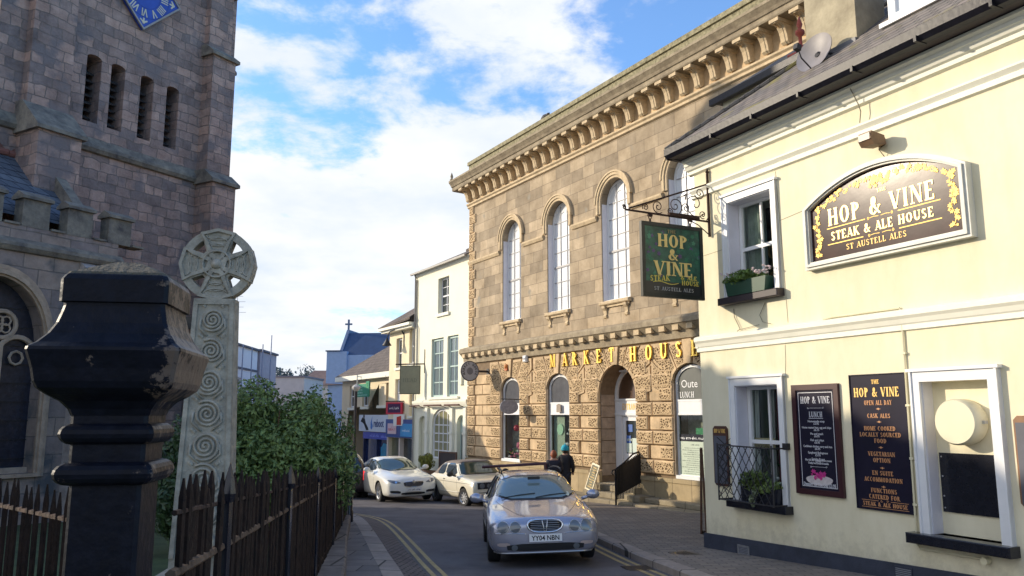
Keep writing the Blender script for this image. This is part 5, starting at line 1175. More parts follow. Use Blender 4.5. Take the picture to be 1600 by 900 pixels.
for (a, b) in ((-6.75,-6.15),(-11.4,-10.8)):
    mb.box(a, b, AV-.75, AV+.02, -.5, 4.6); mb.prism([(AV-.78,4.6),(AV-.78,4.7),(AV-.4,5.3),(AV-.4,5.3),(AV,5.3),(AV,4.6)], a-.03, b+.03, 'x'); mb.box(a+.06, b-.06, AV-.4, AV+.02, 5.2, 6.3); mb.prism([(AV-.42,6.3),(AV-.42,6.36),(AV,6.62),(AV,6.3)], a+.04, b-.04, 'x')
mb.each('aisle_buttress', m_chdr, ch_, per=4)
mb = MB(); mb.add([(-17.8,AV+.3,7.5),(-6.5,AV+.3,7.5),(-6.5,.05,9.55),(-17.8,.05,9.55),(-17.8,2.4,7.5),(-7.7,2.4,7.5),(-7.7,.05,9.55)], [(0,1,2,3),(3,6,5,4)])
m_chroof = brickmat('church_slate', (.17,.185,.21), (.11,.12,.145), (.03,.035,.05), .34, .2, .012, 1.0, var=.4, vs=2.5)
crf = mb.build('aisle_roof', m_chroof, ch_)
mb = MB(); u = -17.8
while u < -6.7: mb.tube([(u,.03,9.58),(u+.40,.03,9.60)], .10, 8); mb.prism([(u+.05,9.66),(u+.2,9.80),(u+.35,9.66)], -.0, .06, 'y'); u += .42
mb.build('ridge_tiles', mat('red_ridge_tile', (.22,.09,.07), .85, var=.3), crf)
mb = MB(); mb.prism([(.25,9.85),(.05,9.92),(-.05,9.88),(AV+.15,7.72),(AV+.15,7.5),(.25,9.5)], -6.62, -6.35, 'x'); mb.prism([(.25,9.5),(AV+.3,7.2),(AV+.3,6.8),(.25,6.8)], -6.55, -6.42, 'x'); gb = mb.build('gable_coping', m_chdark, ch_)
mb = MB(); mb.box(-6.62,-6.34,-.1,.2,9.85,10.02); mb.box(-6.53,-6.43,.0,.1,10.02,10.62); mb.box(-6.70,-6.26,.01,.09,10.30,10.40); mb.prism([(-.16,9.8),(.05,10.1),(.26,9.8)], -6.6,-6.36,'x'); mb.build('gable_cross', m_chdr, gb)

# ------------------------------------------------------------------ GATE PIER
gp = empty('gate_pier', 'black painted cast iron gate pier with a wide moulded cap in the near left foreground', 'gate pier', (-1.295, 2.68, 1.05), R(9.3))
prof = [(.125,.0),(.125,.30),(.107,.34),(.107,1.70),(.112,1.72)]
def sq(prof, mb=None, seg=1):
    mb = mb or MB(); 
    # square section with small chamfered corners
    vs = []; m_ = 8
    for hw, z in prof:
        c = min(.012, hw*.12); vs += [(-hw+c,-hw,z),(hw-c,-hw,z),(hw,-hw+c,z),(hw,hw-c,z),(hw-c,hw,z),(-hw+c,hw,z),(-hw,hw-c,z),(-hw,-hw+c,z)]
    mb.add(vs, [(i*m_+j, i*m_+(j+1)%m_, (i+1)*m_+(j+1)%m_, (i+1)*m_+j) for i in range(len(prof)-1) for j in range(m_)] + [tuple(range(m_-1,-1,-1)), tuple(range((len(prof)-1)*m_, len(prof)*m_))]); return mb
m_pier = mat('flaking_black_paint', (.006,.007,.013), .45, var=.4, vs=18, bump=.22, bs=26, spec=.14)
_nt = m_pier.node_tree; _b = _nt.nodes['Principled BSDF']; _tc = _nt.nodes['Texture Coordinate']
_nn = _nt.nodes.new('ShaderNodeTexNoise'); _nn.inputs['Scale'].default_value = 17; _nn.inputs['Detail'].default_value = 10; _nn.inputs['Roughness'].default_value = .7
_g = _nt.nodes.new('ShaderNodeSeparateXYZ'); _nt.links.new(_tc.outputs['Object'], _g.inputs[0])
_mr = _nt.nodes.new('ShaderNodeMapRange'); _mr.inputs[1].default_value = .09; _mr.inputs[2].default_value = .20; _mr.inputs[3].default_value = -.16; _mr.inputs[4].default_value = .10; _nt.links.new(_g.outputs[0], _mr.inputs[0])
_ad = _nt.nodes.new('ShaderNodeMath'); _ad.operation = 'ADD'; _nt.links.new(_tc.outputs['Object'], _nn.inputs[0]); _nt.links.new(_nn.outputs[0], _ad.inputs[0]); _nt.links.new(_mr.outputs[0], _ad.inputs[1])
_cr = _nt.nodes.new('ShaderNodeValToRGB'); _cr.color_ramp.elements[0].position = .50; _cr.color_ramp.elements[1].position = .55; _nt.links.new(_ad.outputs[0], _cr.inputs[0])
_mx = _nt.nodes.new('ShaderNodeMix'); _mx.data_type = 'RGBA'; _old = _b.inputs['Base Color'].links[0].from_socket; _nt.links.new(_cr.outputs[0], _mx.inputs[0]); _nt.links.new(_old, _mx.inputs[6]); _mx.inputs[7].default_value = (.13,.095,.075,1)
_nt.links.new(_mx.outputs[2], _b.inputs['Base Color'])
sq([(.125,.0),(.125,.25),(.108,.30),(.107,1.76)]).build('shaft', m_pier, gp)
def torus_sq(mb, hw, z, r, n=8):
    return sq([(hw - r + r*cos(-pi/2 + pi*i/n) , z + r*sin(-pi/2+pi*i/n)) for i in range(n+1)], mb)
mb = MB(); torus_sq(mb, .148, 1.765, .036); sq([(.113,1.78),(.113,1.90)], mb); torus_sq(mb, .142, 1.888, .034); sq([(.116,1.90),(.116,1.95)], mb); mb.build('moulded_rings', m_pier, gp)
cap = [(.118,1.945),(.125,1.965),(.145,1.99),(.175,2.01),(.198,2.03),(.206,2.05),(.212,2.09),(.222,2.13),(.226,2.145),(.224,2.155),(.205,2.17),(.182,2.20),(.166,2.235),(.157,2.27),(.153,2.29),(.153,2.30),(.163,2.303),(.163,2.375),(.155,2.39),(.150,2.395),(.0,2.396)]
sq(cap).build('flared_cap', m_pier, gp)
sq([(.151,2.394),(.146,2.402),(.10,2.425),(.04,2.452),(.0,2.455)]).build('mossy_top', mat('dull_moss', (.10,.085,.06), .95, var=.5, vs=30, bump=.8, bs=60), gp)

# ------------------------------------------------------------------ RAILINGS
def fx(y): return -1.15 - .163*(y - 2.6)
def ftop(y): return 2.74 - .066*(y - 3.56)
def frail(y): return 2.43 - .053*(y - 3.08)
rl = empty('iron_railing', 'long rusty black iron railing running down the churchyard edge beside the pavement', 'railing', (0, 0, 0))
mb = MB(); mb.tube([(fx(y), y, frail(y)) for y in (2.95, 5, 8, 11, 13.4)], .020, 6); mb.build('middle_rail', m_railiron, rl)
mb = MB(); mb.tube([(fx(y), y, ftop(y)-.13) for y in (2.95, 8, 13, 19.4)], .011, 5); mb.tube([(fx(y), y, G(y)+.42) for y in (2.95, 8, 13, 19.4)], .014, 5); mb.tube([(fx(y),y,frail(y)) for y in (13.4,19.4)], .014, 5); mb.build('slender_rail', m_rust, rl)
rnd = random.Random(21); y = 3.05; k = 0; rest = MB()
m_pick = mat('old_paint_picket', (.007,.006,.009), .75, var=.6, vs=9, bump=.5, bs=30, c2=(.030,.016,.012), spec=.2)
def picket(mb, x, y, z0, z1, w=.015, lean=0):
    mb.add([(x-w*.6+lean*0,y-w,z0),(x+w*.6,y-w,z0),(x+w*.6,y+w,z0),(x-w*.6,y+w,z0),
            (x-w*.6+lean,y-w*1.1,z1-.07),(x+w*.6+lean,y-w*1.1,z1-.07),(x+w*.6+lean,y+w*1.1,z1-.07),(x-w*.6+lean,y+w*1.1,z1-.07),
            (x-w*.2+lean,y-w*.2,z1),(x+w*.2+lean,y-w*.2,z1),(x+w*.2+lean,y+w*.2,z1),(x-w*.2+lean,y+w*.2,z1)],
           [(0,1,5,4),(1,2,6,5),(2,3,7,6),(3,0,4,7),(4,5,9,8),(5,6,10,9),(6,7,11,10),(7,4,8,11),(8,9,10,11),(3,2,1,0)])
while y < 19.3:
    tgt = MB() if k < 99 else rest
    w_ = rnd.uniform(.013,.022); picket(tgt, fx(y)+rnd.uniform(-.008,.008), y, G(y)+.16, ftop(y)+rnd.uniform(-.06,.02), w_, rnd.uniform(-.014,.014))
    if k < 99: tgt.build('picket', m_pick, rl)
    k += 1; y += .095
rest.build('far_pickets', m_pick, rl)['kind'] = 'stuff'
for y in (3.9, 6.6, 9.6, 13.4, 16.4):
    mb = MB(); x = fx(y)+.02; zt = ftop(y)+.03; w = .030 if y > 5 else .024; mb.box(x-w*.5, x+w*.5, y-w, y+w, G(y)+.1, zt-.16); mb.lathe([(w*1.0,zt-.16),(w*1.35,zt-.12),(w*.9,zt-.05),(0,zt+.03)], 6, (x,y,0)); mb.build('rail_post', m_black, rl)
lr_ = empty('iron_railing', 'short black iron railing running left from the gate pier towards the church', 'railing', (0, 0, 0))
mb = MB(); P0, P1 = Vector((-1.42,2.80,0)), Vector((-5.6,6.6,0))
def lp_(t): return P0.lerp(P1, t)
for z in (2.63, 1.5): mb.tube([lp_(0)+Vector((0,0,z)), lp_(1)+Vector((0,0,z-.05))], .011, 5)
mb.build('rail', m_rust, lr_)
for i in range(74):
    p = lp_(i/73.0); m2 = MB(); picket(m2, p.x, p.y, G(p.y)+.05, 2.73+rnd.uniform(-.02,.015)-.03*i/73, .0095, rnd.uniform(-.006,.006)); m2.build('picket', m_pick, lr_)
wt_ = empty('low_stone_wall', 'low stone kerb wall carrying the churchyard railing beside the pavement', 'wall', (0, 0, 0))
mb = MB(); ys = [3 + .8*i for i in range(21)]; vs = []
for y in ys:
    xa, xb = fx(y) - .16, min(wl_(y), fx(y)+.34); z0, z1 = G(y) - .1, G(y) + .33
    vs += [(xa,y,z0),(xa,y,z1-.03),(xa+.03,y,z1),(xb-.03,y,z1),(xb,y,z1-.03),(xb,y,z0)]
mb.add(vs, [(i*6+j, i*6+j+1, i*6+j+7, i*6+j+6) for i in range(len(ys)-1) for j in range(5)] + [(0,1,2,3,4,5), tuple(len(vs)-1-j for j in range(6))])
mb.build('wall', brickmat('old_kerb_wall', (.27,.225,.19), (.20,.17,.15), (.07,.06,.05), 1.2, 1.0, .02, .8, var=.5, vs=4, mode='floor'), wt_)
pe = empty('black_post', 'stout black iron post at the far end of the churchyard railing', 'post', (-3.86, 19.55, G(19.55)+.1))
mb = MB(); mb.lathe([(.10,0),(.10,.25),(.08,.30),(.078,1.45),(.10,1.50),(.10,1.56),(.05,1.64),(.06,1.70),(0,1.78)], 12); mb.build('post', m_black, pe, smooth='auto')

# ------------------------------------------------------------------ CELTIC CROSS
cc_ = empty('celtic_cross', 'tall pale carved granite wheel cross with spiral panels in the churchyard', 'cross', (-3.54, 9.5, 1.1), R(6))
zc = 3.67; 
def sh_w(z): return .33 - (.10)*(z/3.2)
mb = MB(); zt = zc - .42
mb.add([(-sh_w(0),-.15,0),(sh_w(0),-.15,0),(sh_w(0),.15,0),(-sh_w(0),.15,0),(-.235,-.115,zt),(.235,-.115,zt),(.235,.115,zt),(-.235,.115,zt)], [(0,3,2,1),(4,5,6,7),(0,1,5,4),(1,2,6,5),(2,3,7,6),(3,0,4,7)])
mb.box(-.45,.45,-.3,.3,-.35,.12)
shf = mb.build('shaft', m_cross, cc_)
def facey(z): return -.15 + .035*(z/zt)
mb = MB()   # raised border
for s in (-1, 1): mb.add([(s*sh_w(.3),facey(.3)-.02,.3),(s*(sh_w(.3)-.05),facey(.3)-.02,.3),(s*.18,facey(zt)-.02,zt-.05),(s*.23,facey(zt)-.02,zt-.05),(s*sh_w(.3),facey(.3)+.01,.3),(s*(sh_w(.3)-.05),facey(.3)+.01,.3),(s*.18,facey(zt)+.01,zt-.05),(s*.23,facey(zt)+.01,zt-.05)], [(0,1,2,3),(4,7,6,5),(0,4,5,1),(2,6,7,3),(1,5,6,2),(3,7,4,0)])
mb.box(-.225,.225,facey(zt)-.022,facey(zt)+.01,zt-.07,zt-.0); mb.build('raised_border', m_cross, shf)
mb = MB(); sp_n = 9
for i in range(sp_n):
    z = zt - .255 - i*.365; r_ = .135 + .007*i
    if z < .3: break
    hand = 1 if i % 2 else -1
    mb.tube([(x_, facey(z)-.012, z_) for x_, z_ in spiral(0, z, .010, r_, R(90)*hand, 3.1*hand, 52)], .0165, 6)
    for s in (-1, 1):
        mb.tube([(s*r_*.98, facey(z)-.010, z+.02), (s*(r_+.012), facey(z)-.01, z-.09), (s*.06, facey(z)-.01, z-.19)], .015, 6); mb.lathe([(0,-.03),(.03,0),(0,.03)], 8, (s*(r_-.0), facey(z)-.0, z-.18))
        mb.lathe([(0,-.03),(.028,0),(0,.03)], 8, (s*(r_-.03), facey(z)-.0, z+.165))
mb.build('spiral_carving', m_cross, shf, smooth=True)
# wheel head with four holes
mb = MB(); Rr = .43; N_ = 48
outer = []
for i in range(N_):
    a = 2*pi*i/N_; outer.append((Rr*cos(a), zc + Rr*sin(a)))
holes = []
for q in range(4):
    a0 = R(45 + 90*q); pts = []
    for j in range(9): a = a0 + R(-14 + 28*j/8); pts.append((.335*cos(a), zc + .335*sin(a)))
    for j in range(5): a = a0 + R(6 - 12*j/4); pts.append((.205*cos(a), zc + .205*sin(a)))
    holes.append(pts)
mb.plate(outer, holes, -.085, .085, back=True); wh = mb.build('wheel_head', m_cross, cc_)
mb = MB()   # proud arms
for q in range(4):
    a0 = R(90*q); ca, sa = cos(a0), sin(a0)
    def rt(x, z): return (x*ca - z*sa, zc + x*sa + z*ca)
    mb.plate([rt(.05,-.07), rt(.28,-.15), rt(.385,-.205), rt(.436,0), rt(.385,.205), rt(.28,.15), rt(.05,.07)], [[rt(.10,-.035), rt(.12,.04), rt(.28,.115), rt(.355,.165), rt(.40,0), rt(.355,-.165), rt(.28,-.115)]], -.115, .10, back=True)
    for k_ in range(4):
        mb.tube([(rt(.13+.072*k_+.05*cos(2*pi*j/12), .048*(1+.45*k_)*sin(2*pi*j/12)*1.2)[0], -.088, rt(.13+.072*k_+.05*cos(2*pi*j/12), .048*(1+.45*k_)*sin(2*pi*j/12)*1.2)[1]) for j in range(12)], .012, 5, closed=True)
mb.build('cross_arms', m_cross, wh)
mb = MB(); mb.lathe([(0,.165),(.035,.155),(.06,.125),(.065,.08)], 16, (0,0,zc), 'y'); mb.tube([(.16*cos(2*pi*j/20),-.11,zc+.16*sin(2*pi*j/20)) for j in range(20)], .014, 5, closed=True); mb.build('centre_boss', m_cross, wh, smooth=True)

# ------------------------------------------------------------------ shrubs in the churchyard
def shrub(x, y, rad, h, n, size, seed, label, m=m_leaf, lobes=26, stems=7):
    t = empty('laurel_shrub', label, 'shrub', (x, y, G(min(y,24)) + .1))
    leaves((0,0,h*.52), (rad[0], rad[1], h*.52), n, size, seed, lobes, .55).build('foliage', m, t)
    mb = MB(); r = random.Random(seed)
    for _ in range(stems):
        a = r.uniform(0, 6.28); q = r.uniform(.3,.8); mb.tube([(.1*cos(a),.1*sin(a),-.1),(rad[0]*q*.5*cos(a),rad[1]*q*.5*sin(a),h*.4),(rad[0]*q*cos(a),rad[1]*q*sin(a),h*.85)], [.035,.022,.01], 6)
    mb.build('branches', m_wood, t)
    return t
shrub(-4.35, 14.6, (1.25,1.4), 2.85, 42000, .05, 3, 'big green bush between the carved cross and the street')
shrub(-5.1, 13.6, (.75,1.0), 2.1, 13000, .055, 5, 'dark green bush just behind the carved cross shaft', m_leafd)
shrub(-4.05, 17.3, (.80,.9), 2.7, 14000, .05, 9, 'smaller green bush at the road end of the churchyard railing')
shrub(-2.85, 7.0, (.5,.6), 1.2, 2500, .04, 11, 'low dark shrub behind the railing left of the cross foot', m_leafd) if False else None

# ------------------------------------------------------------------ TOWN BUILDINGS DOWN THE HILL (market frame, negative u)
def bld(name, label, u0, u1, v0, depth, zb, zt, m, holes=(), cat='building'):
    t = empty(name, label, cat, MK.at(0, v0, 0), MK.a)
    MB().plate(rect(u0, u1, zb, zt), [h for h in holes], 0, .25).build('front_wall', m, t)
    mb = MB(); mb.box(u0, u0+.25, .25, depth, zb, zt); mb.box(u1-.25, u1, .25, depth, zb, zt); mb.box(u0, u1, depth, depth+.2, zb, zt); mb.build('side_wall', m, t)
    return t
m_w1 = mat('pale_cream_wall', (.84,.82,.66), .8, var=.05, vs=1); m_w2 = mat('warm_cream_wall', (.78,.68,.47), .8, var=.08, vs=1); m_w3 = mat('buff_cream_wall', (.74,.62,.43), .8, var=.08, vs=1)
m_inn = glassmat('grey_blue_inn_glass', (.16,.20,.22), .08); m_aqua = mat('aqua_painted_wood', (.42,.55,.52), .5, var=.05)
# building next to market house
h1 = [rect(-3.45,-2.22,7.74,9.5), rect(-4.12,-2.75,3.78,6.6), rect(-2.33,-1.17,3.78,6.6)]
ar = [arch(-5.5,-4.55,.0,2.55,.35), arch(-3.95,-1.85,.9,2.5,.75), arch(-1.25,-.35,.0,2.55,.4)]
b1 = bld('cream_inn', 'tall pale cream three storey inn with arched ground floor joined to the market hall', -6.2, -.06, .06, 8, -.6, 10.1, m_w1, h1 + ar)
mb = MB(); moulding(mb, -6.2, -.06, [(0,9.9),(.05,9.95),(.12,10.1),(.12,10.15),(0,10.18)]); moulding(mb, -6.1, -.1, [(0,3.30),(.06,3.33),(.10,3.42),(.14,3.55),(.14,3.62),(0,3.68)]); mb.each('moulding', m_trimw, b1)
mb = MB(); mb.add([(-6.3,-.2,10.15),(-.06,-.2,10.15),(-.06,3,11.7),(-6.3,3,11.7),(-6.3,-.2,10.08),(-.06,-.2,10.08)], [(0,1,2,3),(4,5,1,0)]); mb.add([(-6.3,3,11.7),(-.06,3,11.7),(-.06,8,10.1),(-6.3,8,10.1)], [(0,1,2,3)]); mb.prism([(-.2,10.1),(3,11.65),(8,10.1)], -6.2,-6.15,'x'); mb.build('roof', m_slate2, b1)
mb = MB(); x = -6.3
mb.tube([(-6.3,3,11.74),(-.06,3,11.74)], .09, 6); mb.build('ridge', m_slate2, b1)
mb = MB(); mb.box(-6.3,-.06,-.30,-.2,10.05,10.14); mb.tube([(-6.05,-.08,10.05),(-6.05,-.08,.2)], .045, 6); mb.tube([(-5.92,-.06,9.8),(-5.92,-.06,7.5),(-5.7,-.06,7.3),(-5.7,-.06,4)], .03, 6); mb.build('gutter_and_downpipe', mat('grey_pipe', (.32,.30,.27), .5, var=.1), b1)
sash(b1, -3.43,-2.24,7.76,9.48,.18,2,4,sill=False); mb = MB(); mb.box(-3.55,-2.1,-.10,.16,7.62,7.76); mb.build('sill', m_trimw, b1)
for a, b in ((-4.1,-2.77),(-2.31,-1.19)): sash(b1, a, b, 3.80, 6.58, .10, 2, 4, mglass=m_inn, mframe=m_aqua, fw=.09, bar=.045)
mb = MB(); mb.box(-4.3,-1.0,-.12,.12,3.68,3.79); mb.build('sill', m_trimw, b1)
f = sash(b1, -3.93,-1.87,.92,3.24,.08,4,4,mframe=m_wwood,mglass=glassmat('warm_shop_glass',(.26,.25,.13),.08),archr=.75,fw=.09,bar=.05,meet=False)
mb = MB(); mb.plate(arch(-5.48,-4.57,-.2,2.55,.35), [], .15,.22, back=True); mb.build('door', mat('cream_door', (.62,.60,.45), .5, var=.05), b1); mb = MB(); mb.plate(arch(-1.23,-.37,-.2,2.55,.4), [], .18,.24, back=True); dd_ = mb.build('door', m_aqua, b1)
mb = MB(); mb.box(-1.1,-.5,.16,.175,.9,2.2); mb.build('pane', m_glass, dd_)
mb = MB()
for x in (-4.4, -1.65, -.28): mb.box(x-.14, x+.14, -.12, .02, -.4, 3.3); mb.box(x-.17,x+.17,-.15,.0,2.1,2.2)
mb.each('pilaster', m_trimw, b1, per=2)
for x in (-4.4, -1.65):
    mb = MB(); mb.box(x-.15,x+.15,-.14,-.11,-.4,1.1); mb.build('pilaster_base', mat('grey_base_paint',(.35,.36,.33),.6,var=.2), b1)
for k, (x0,x1) in enumerate(((-5.9,-4.9),(-4.3,-2.5),(-1.9,-.5))):
    pass
mb = MB()
for x0, x1 in ((-5.9,-4.8),(-4.2,-2.3),(-1.9,-.4)):
    mb.tube([(x0,-.32,3.40),(x1,-.32,3.40)], .045, 6)
    for x in (x0+.15, x1-.15): mb.tube([(x,0,3.30),(x,-.32,3.40)], .02, 5)
mb.each('sign_lamp', mat('brown_lamp_tube', (.13,.07,.05), .5, var=.2), b1, per=3)
# faint ghost lettering left out; wall sign boxes
mb = MB(); mb.box(-.95,-.65,-.10,0,4.3,4.75); mb.build('wall_box', m_w1, b1)
t = thing_at(MK, -4.9, .06, 5.45, 'hanging_sign', 'plain olive grey hanging sign board on a dark arm on the cream inn', 'sign')
t.rotation_euler = (0, 0, MK.a + R(55)); t.scale = (.84,.84,.9)
mb = MB(); mb.plate(rect(-1.45,-.28,-1.62,-.12), [], -.03, .03, back=True); mb.build('board', mat('olive_grey_board', (.28,.27,.18), .6, var=.08), t)
mb = MB(); mb.plate(rect(-1.48,-.25,-1.65,-.09), [rect(-1.43,-.30,-1.60,-.14)], -.035, .035); mb.build('frame', mat('olive_frame', (.16,.15,.09), .5, var=.1), t)
mb = fit('HEAD', .20, .85, -.86, -.98, -.0302, bold=.8); mb = fit("THE", .10, .3, -.86, -.66, -.0302, bold=.8, mb=mb) if False else mb; mb.build('lettering', mat('faded_sign_ink', (.19,.19,.13), .6, var=0), t)
mb = MB(); mb.tube([(0,0,0),(-1.75,0,-.02)], .035, 6); mb.tube([(0,0,-.5),(0,0,.8)], .04, 6); mb.tube([(-.3,0,0),(-.3,0,-.1)], .012, 4); mb.tube([(-1.4,0,0),(-1.4,0,-.1)], .012, 4); mb.build('bracket', m_rust, t)
# building 2
h2 = [rect(-9.15,-8.35,5.45,7.05), rect(-7.35,-6.5,5.6,7.4), rect(-9.2,-8.45,3.45,4.85), rect(-7.2,-6.5,2.9,4.0)]
b2 = bld('cream_shop_house', 'narrow cream house with a blue shop fascia below and dark slate eaves', -10.15, -6.2, .25, 8, -.8, 7.75, m_w2, h2 + [rect(-9.9,-6.5,-.3,1.75)])
mb = MB(); mb.add([(-10.6,-.55,7.7),(-6.1,-.55,7.9),(-6.1,2.6,10.1),(-10.3,2.6,9.6),(-10.6,-.55,7.58),(-6.1,-.55,7.78)], [(0,1,2,3),(4,5,1,0)]); mb.add([(-10.6,-.55,7.7),(-10.3,2.6,9.6),(-10.6,6,7.7)], [(0,1,2)]); mb.build('roof', m_slate2, b2)
mb = MB(); mb.box(-10.6,-6.15,-.56,.05,7.52,7.66); mb.box(-10.45,-6.15,-.4,.05,7.4,7.52); mb.build('eaves_board', m_trimw, b2)
for hh in h2: (a, z0), (b, z1) = hh[0], hh[2]; sash(b2, a+.02, b-.02, z0+.02, z1-.02, .14, 2, 2, mglass=m_skyglass if z0 < 4 else m_glass, fw=.07, bar=.03); 
mb = MB()
for hh in h2: (a, z0), (b, z1) = hh[0], hh[2]; mb.box(a-.1,b+.1,-.08,.02,z0-.12,z0)
mb.each('sill', m_trimw, b2)
mb = MB(); mb.box(-10.1,-6.25,-.14,.0,1.78,2.72); sf = mb.build('shop_fascia', mat('blue_fascia', (.05,.09,.28), .5, var=.1), b2)
mb = MB(); mb.box(-9.75,-8.55,-.17,-.135,1.95,2.5); scribble('lettering', mat('red_ink', (.5,.04,.06), .5, var=0), sf, -9.15, 2.12, .9, .22, -.1705, 5); mb.build('fascia_panel', mat('pink_white_panel', (.66,.50,.55), .5, var=.05), sf)
mb = MB(); mb.box(-7.95,-6.4,-.17,-.135,1.85,2.5); mb.build('fascia_panel', mat('sky_blue_panel', (.06,.30,.62), .5, var=.1), sf); scribble('lettering', m_white, sf, -7.2, 2.1, 1.0, .14, -.1705, 6)
mb = MB(); mb.box(-9.9,-6.5,.6,.62,-.4,1.75); mb.build('shop_interior', mat('shop_interior', (.16,.13,.12), .8, var=.6, vs=3), b2); mb = MB(); mb.box(-9.9,-6.5,.16,.17,-.4,1.75); mb.build('shop_glass', m_cg, b2)
mb = MB()
for x in (-10.0,-8.3,-6.42): mb.box(x-.09,x+.09,-.06,.16,-.5,1.78)
mb.each('shopfront_post', mat('pale_pink_paint', (.70,.60,.52), .5, var=.05), b2)
t = thing_at(MK, -7.9, .25, 3.66, 'shop_sign', 'red and dark blue box sign projecting above the blue shop fascia', 'sign'); t.rotation_euler = (0,0,MK.a + R(50)); t.scale = (.72,.72,.74)
mb = MB(); mb.box(-1.35,-.1,-.10,.10,-.92,-.06); mb.build('box', mat('bright_red_box', (.55,.03,.07), .4, var=0), t); mb = MB(); mb.box(-1.2,-.25,-.106,-.099,-.80,-.18); pn = mb.build('panel', mat('dark_blue_panel', (.05,.01,.08), .4, var=0), t); scribble('lettering', m_white, t, -.72, -.56, .72, .17, -.107, 3)
mb = MB(); mb.tube([(0,0,.0),(-1.4,0,.0)], .04, 6); mb.tube([(0,0,-.7),(0,0,.02)], .03, 6); mb.build('bracket', m_rust, t)
t = thing_at(MK, -7.6, .25, 2.86, 'small_sign', 'small white and red projecting sign under the red box sign', 'sign'); t.rotation_euler = (0,0,MK.a + R(50)); t.scale = (.8,.8,.85)
mb = MB(); mb.box(-.85,-.1,-.05,.05,-.55,.15); mb.build('box', m_white, t); mb = MB(); mb.prism([(-.62,-.5),(-.32,-.5),(-.32,.06),(-.62,-.02)], -.056, -.049, 'y'); mb.build('emblem', mat('red_emblem', (.55,.04,.03), .5, var=0), t)
t = thing_at(MK, -8.1, .25, 7.0, 'wall_lantern', 'black swan-neck wall lamp high on the narrow cream house', 'lamp'); t.rotation_euler = (0,0,MK.a+R(50))
mb = MB(); mb.tube([(0,0,-.4),(0,0,.15),(-.15,0,.42),(-.45,0,.48),(-.8,0,.35),(-.95,0,.05),(-.95,0,-.1)], .03, 6); mb.tube([(0,.0,-.5),(0,0,.3)], .04, 6); mb.build('swan_neck', m_blackm, t); mb = MB(); mb.lathe([(.05,.05),(.08,-.05),(.24,-.30),(.25,-.34),(.2,-.34),(0,-.2)], 14, (-.95,0,-.05)); mb.build('shade', m_blackm, t, smooth=True)
# building 3
h3 = [rect(-16.2,-15.1,3.45,4.85), rect(-13.35,-12.2,3.5,4.75), rect(-10.95,-9.95,3.5,4.8), rect(-18.6,-17.6,3.4,4.8)]
b3 = bld('cream_corner_shop', 'low cream shop building with a brown slate hipped roof and blue shopfront', -20.1, -10.15, .9, 8, -1.5, 5.15, m_w3, [h for h in h3] + [rect(-15.6,-10.4,-.9,1.62)])
mb = MB(); mb.add([(-20.5,-.4,5.4),(-10.1,-.4,5.4),(-10.1,3.6,8.5),(-15.5,3.6,8.5),(-20.5,8.4,5.4),(-10.1,8.4,5.4),(-20.5,-.4,5.3),(-10.1,-.4,5.3)], [(0,1,2,3),(0,3,4),(3,2,5,4),(6,7,1,0)]); mb.build('roof', m_slate2, b3)
mb = MB(); mb.box(-20.4,-10.1,-.42,.02,5.08,5.38); mb.build('eaves_board', m_trimw, b3)
for hh in h3: (a, z0), (b, z1) = hh[0], hh[2]; sash(b3, a+.02, b-.02, z0+.02, z1-.02, .12, 2, 2, fw=.08, bar=.03)
mb = MB()
for hh in h3: (a, z0), (b, z1) = hh[0], hh[2]; mb.box(a-.15,b+.15,-.08,.02,z0-.16,z0)
mb.each('sill', m_trimw, b3)
mb = MB(); mb.box(-16.2,-10.3,-.16,0,1.98,2.95); fs_ = mb.build('shop_fascia', mat('white_blue_fascia', (.62,.68,.76), .5, var=.05), b3)
sans('reboot', .46, -12.85, 2.26, -.163, 'lettering', mat('navy_lettering', (.03,.06,.2), .5, var=0), fs_, sx=.9, bold=.01, ext=.004)
mb = MB(); mb.prism([(-15.9,2.55),(-15.6,2.8),(-15.3,2.7),(-15.2,2.75),(-15.0,2.45),(-14.6,2.2),(-14.5,2.05),(-14.9,2.05),(-15.3,2.4),(-15.6,2.5)], -.17, -.16, 'y'); mb.lathe([(.14,0),(.1,.01)], 10, (-15.35,-.16,2.86), 'y'); mb.build('figure_emblem', m_dark, fs_)
mb = MB(); mb.prism([(-14.15,2.15),(-13.95,2.1),(-13.8,2.3),(-13.95,2.5),(-13.9,2.85),(-14.15,2.5)], -.17,-.16,'y'); mb.build('flame_emblem', mat('blue_emblem', (.05,.2,.6), .5, var=0), fs_)
mb = MB(); mb.box(-15.6,-10.4,-.10,.0,1.55,1.95); fb = mb.build('blue_fascia_band', mat('royal_blue_paint', (.02,.05,.42), .4, var=.1), b3); scribble('lettering', mat('lilac_lettering', (.25,.3,.75), .5, var=0), fb, -13.7, 1.66, 1.4, .2, -.101, 3); scribble('lettering', bpy.data.materials['lilac_lettering'], fb, -12.0, 1.66, 1.2, .2, -.101, 9)
mb = MB(); mb.box(-15.6,-10.4,.10,.11,-1,1.62); mb.build('shop_glass', glassmat('blue_tinted_glass', (.015,.03,.10), .1), b3)
mb = MB(); mb.box(-13.0,-11.6,.07,.09,-.3,1.1); mb.prism([(-12.9,1.1),(-11.8,1.1),(-12.1,1.3),(-12.6,1.35)], .07,.09,'y'); mb.build('window_poster', mat('turquoise_poster', (.03,.25,.42), .5, var=.4, vs=5), b3)
mb = MB()
for x in (-15.6,-13.4,-11.3,-10.4): mb.box(x-.06,x+.06,-.05,.12,-1,1.62)
mb.each('shopfront_post', mat('navy_paint', (.02,.03,.09), .5, var=.1), b3)
t = thing_at(MK, -14.4, .9, 4.05, 'agent_board', 'green letting board fixed to the low cream shop building', 'sign')
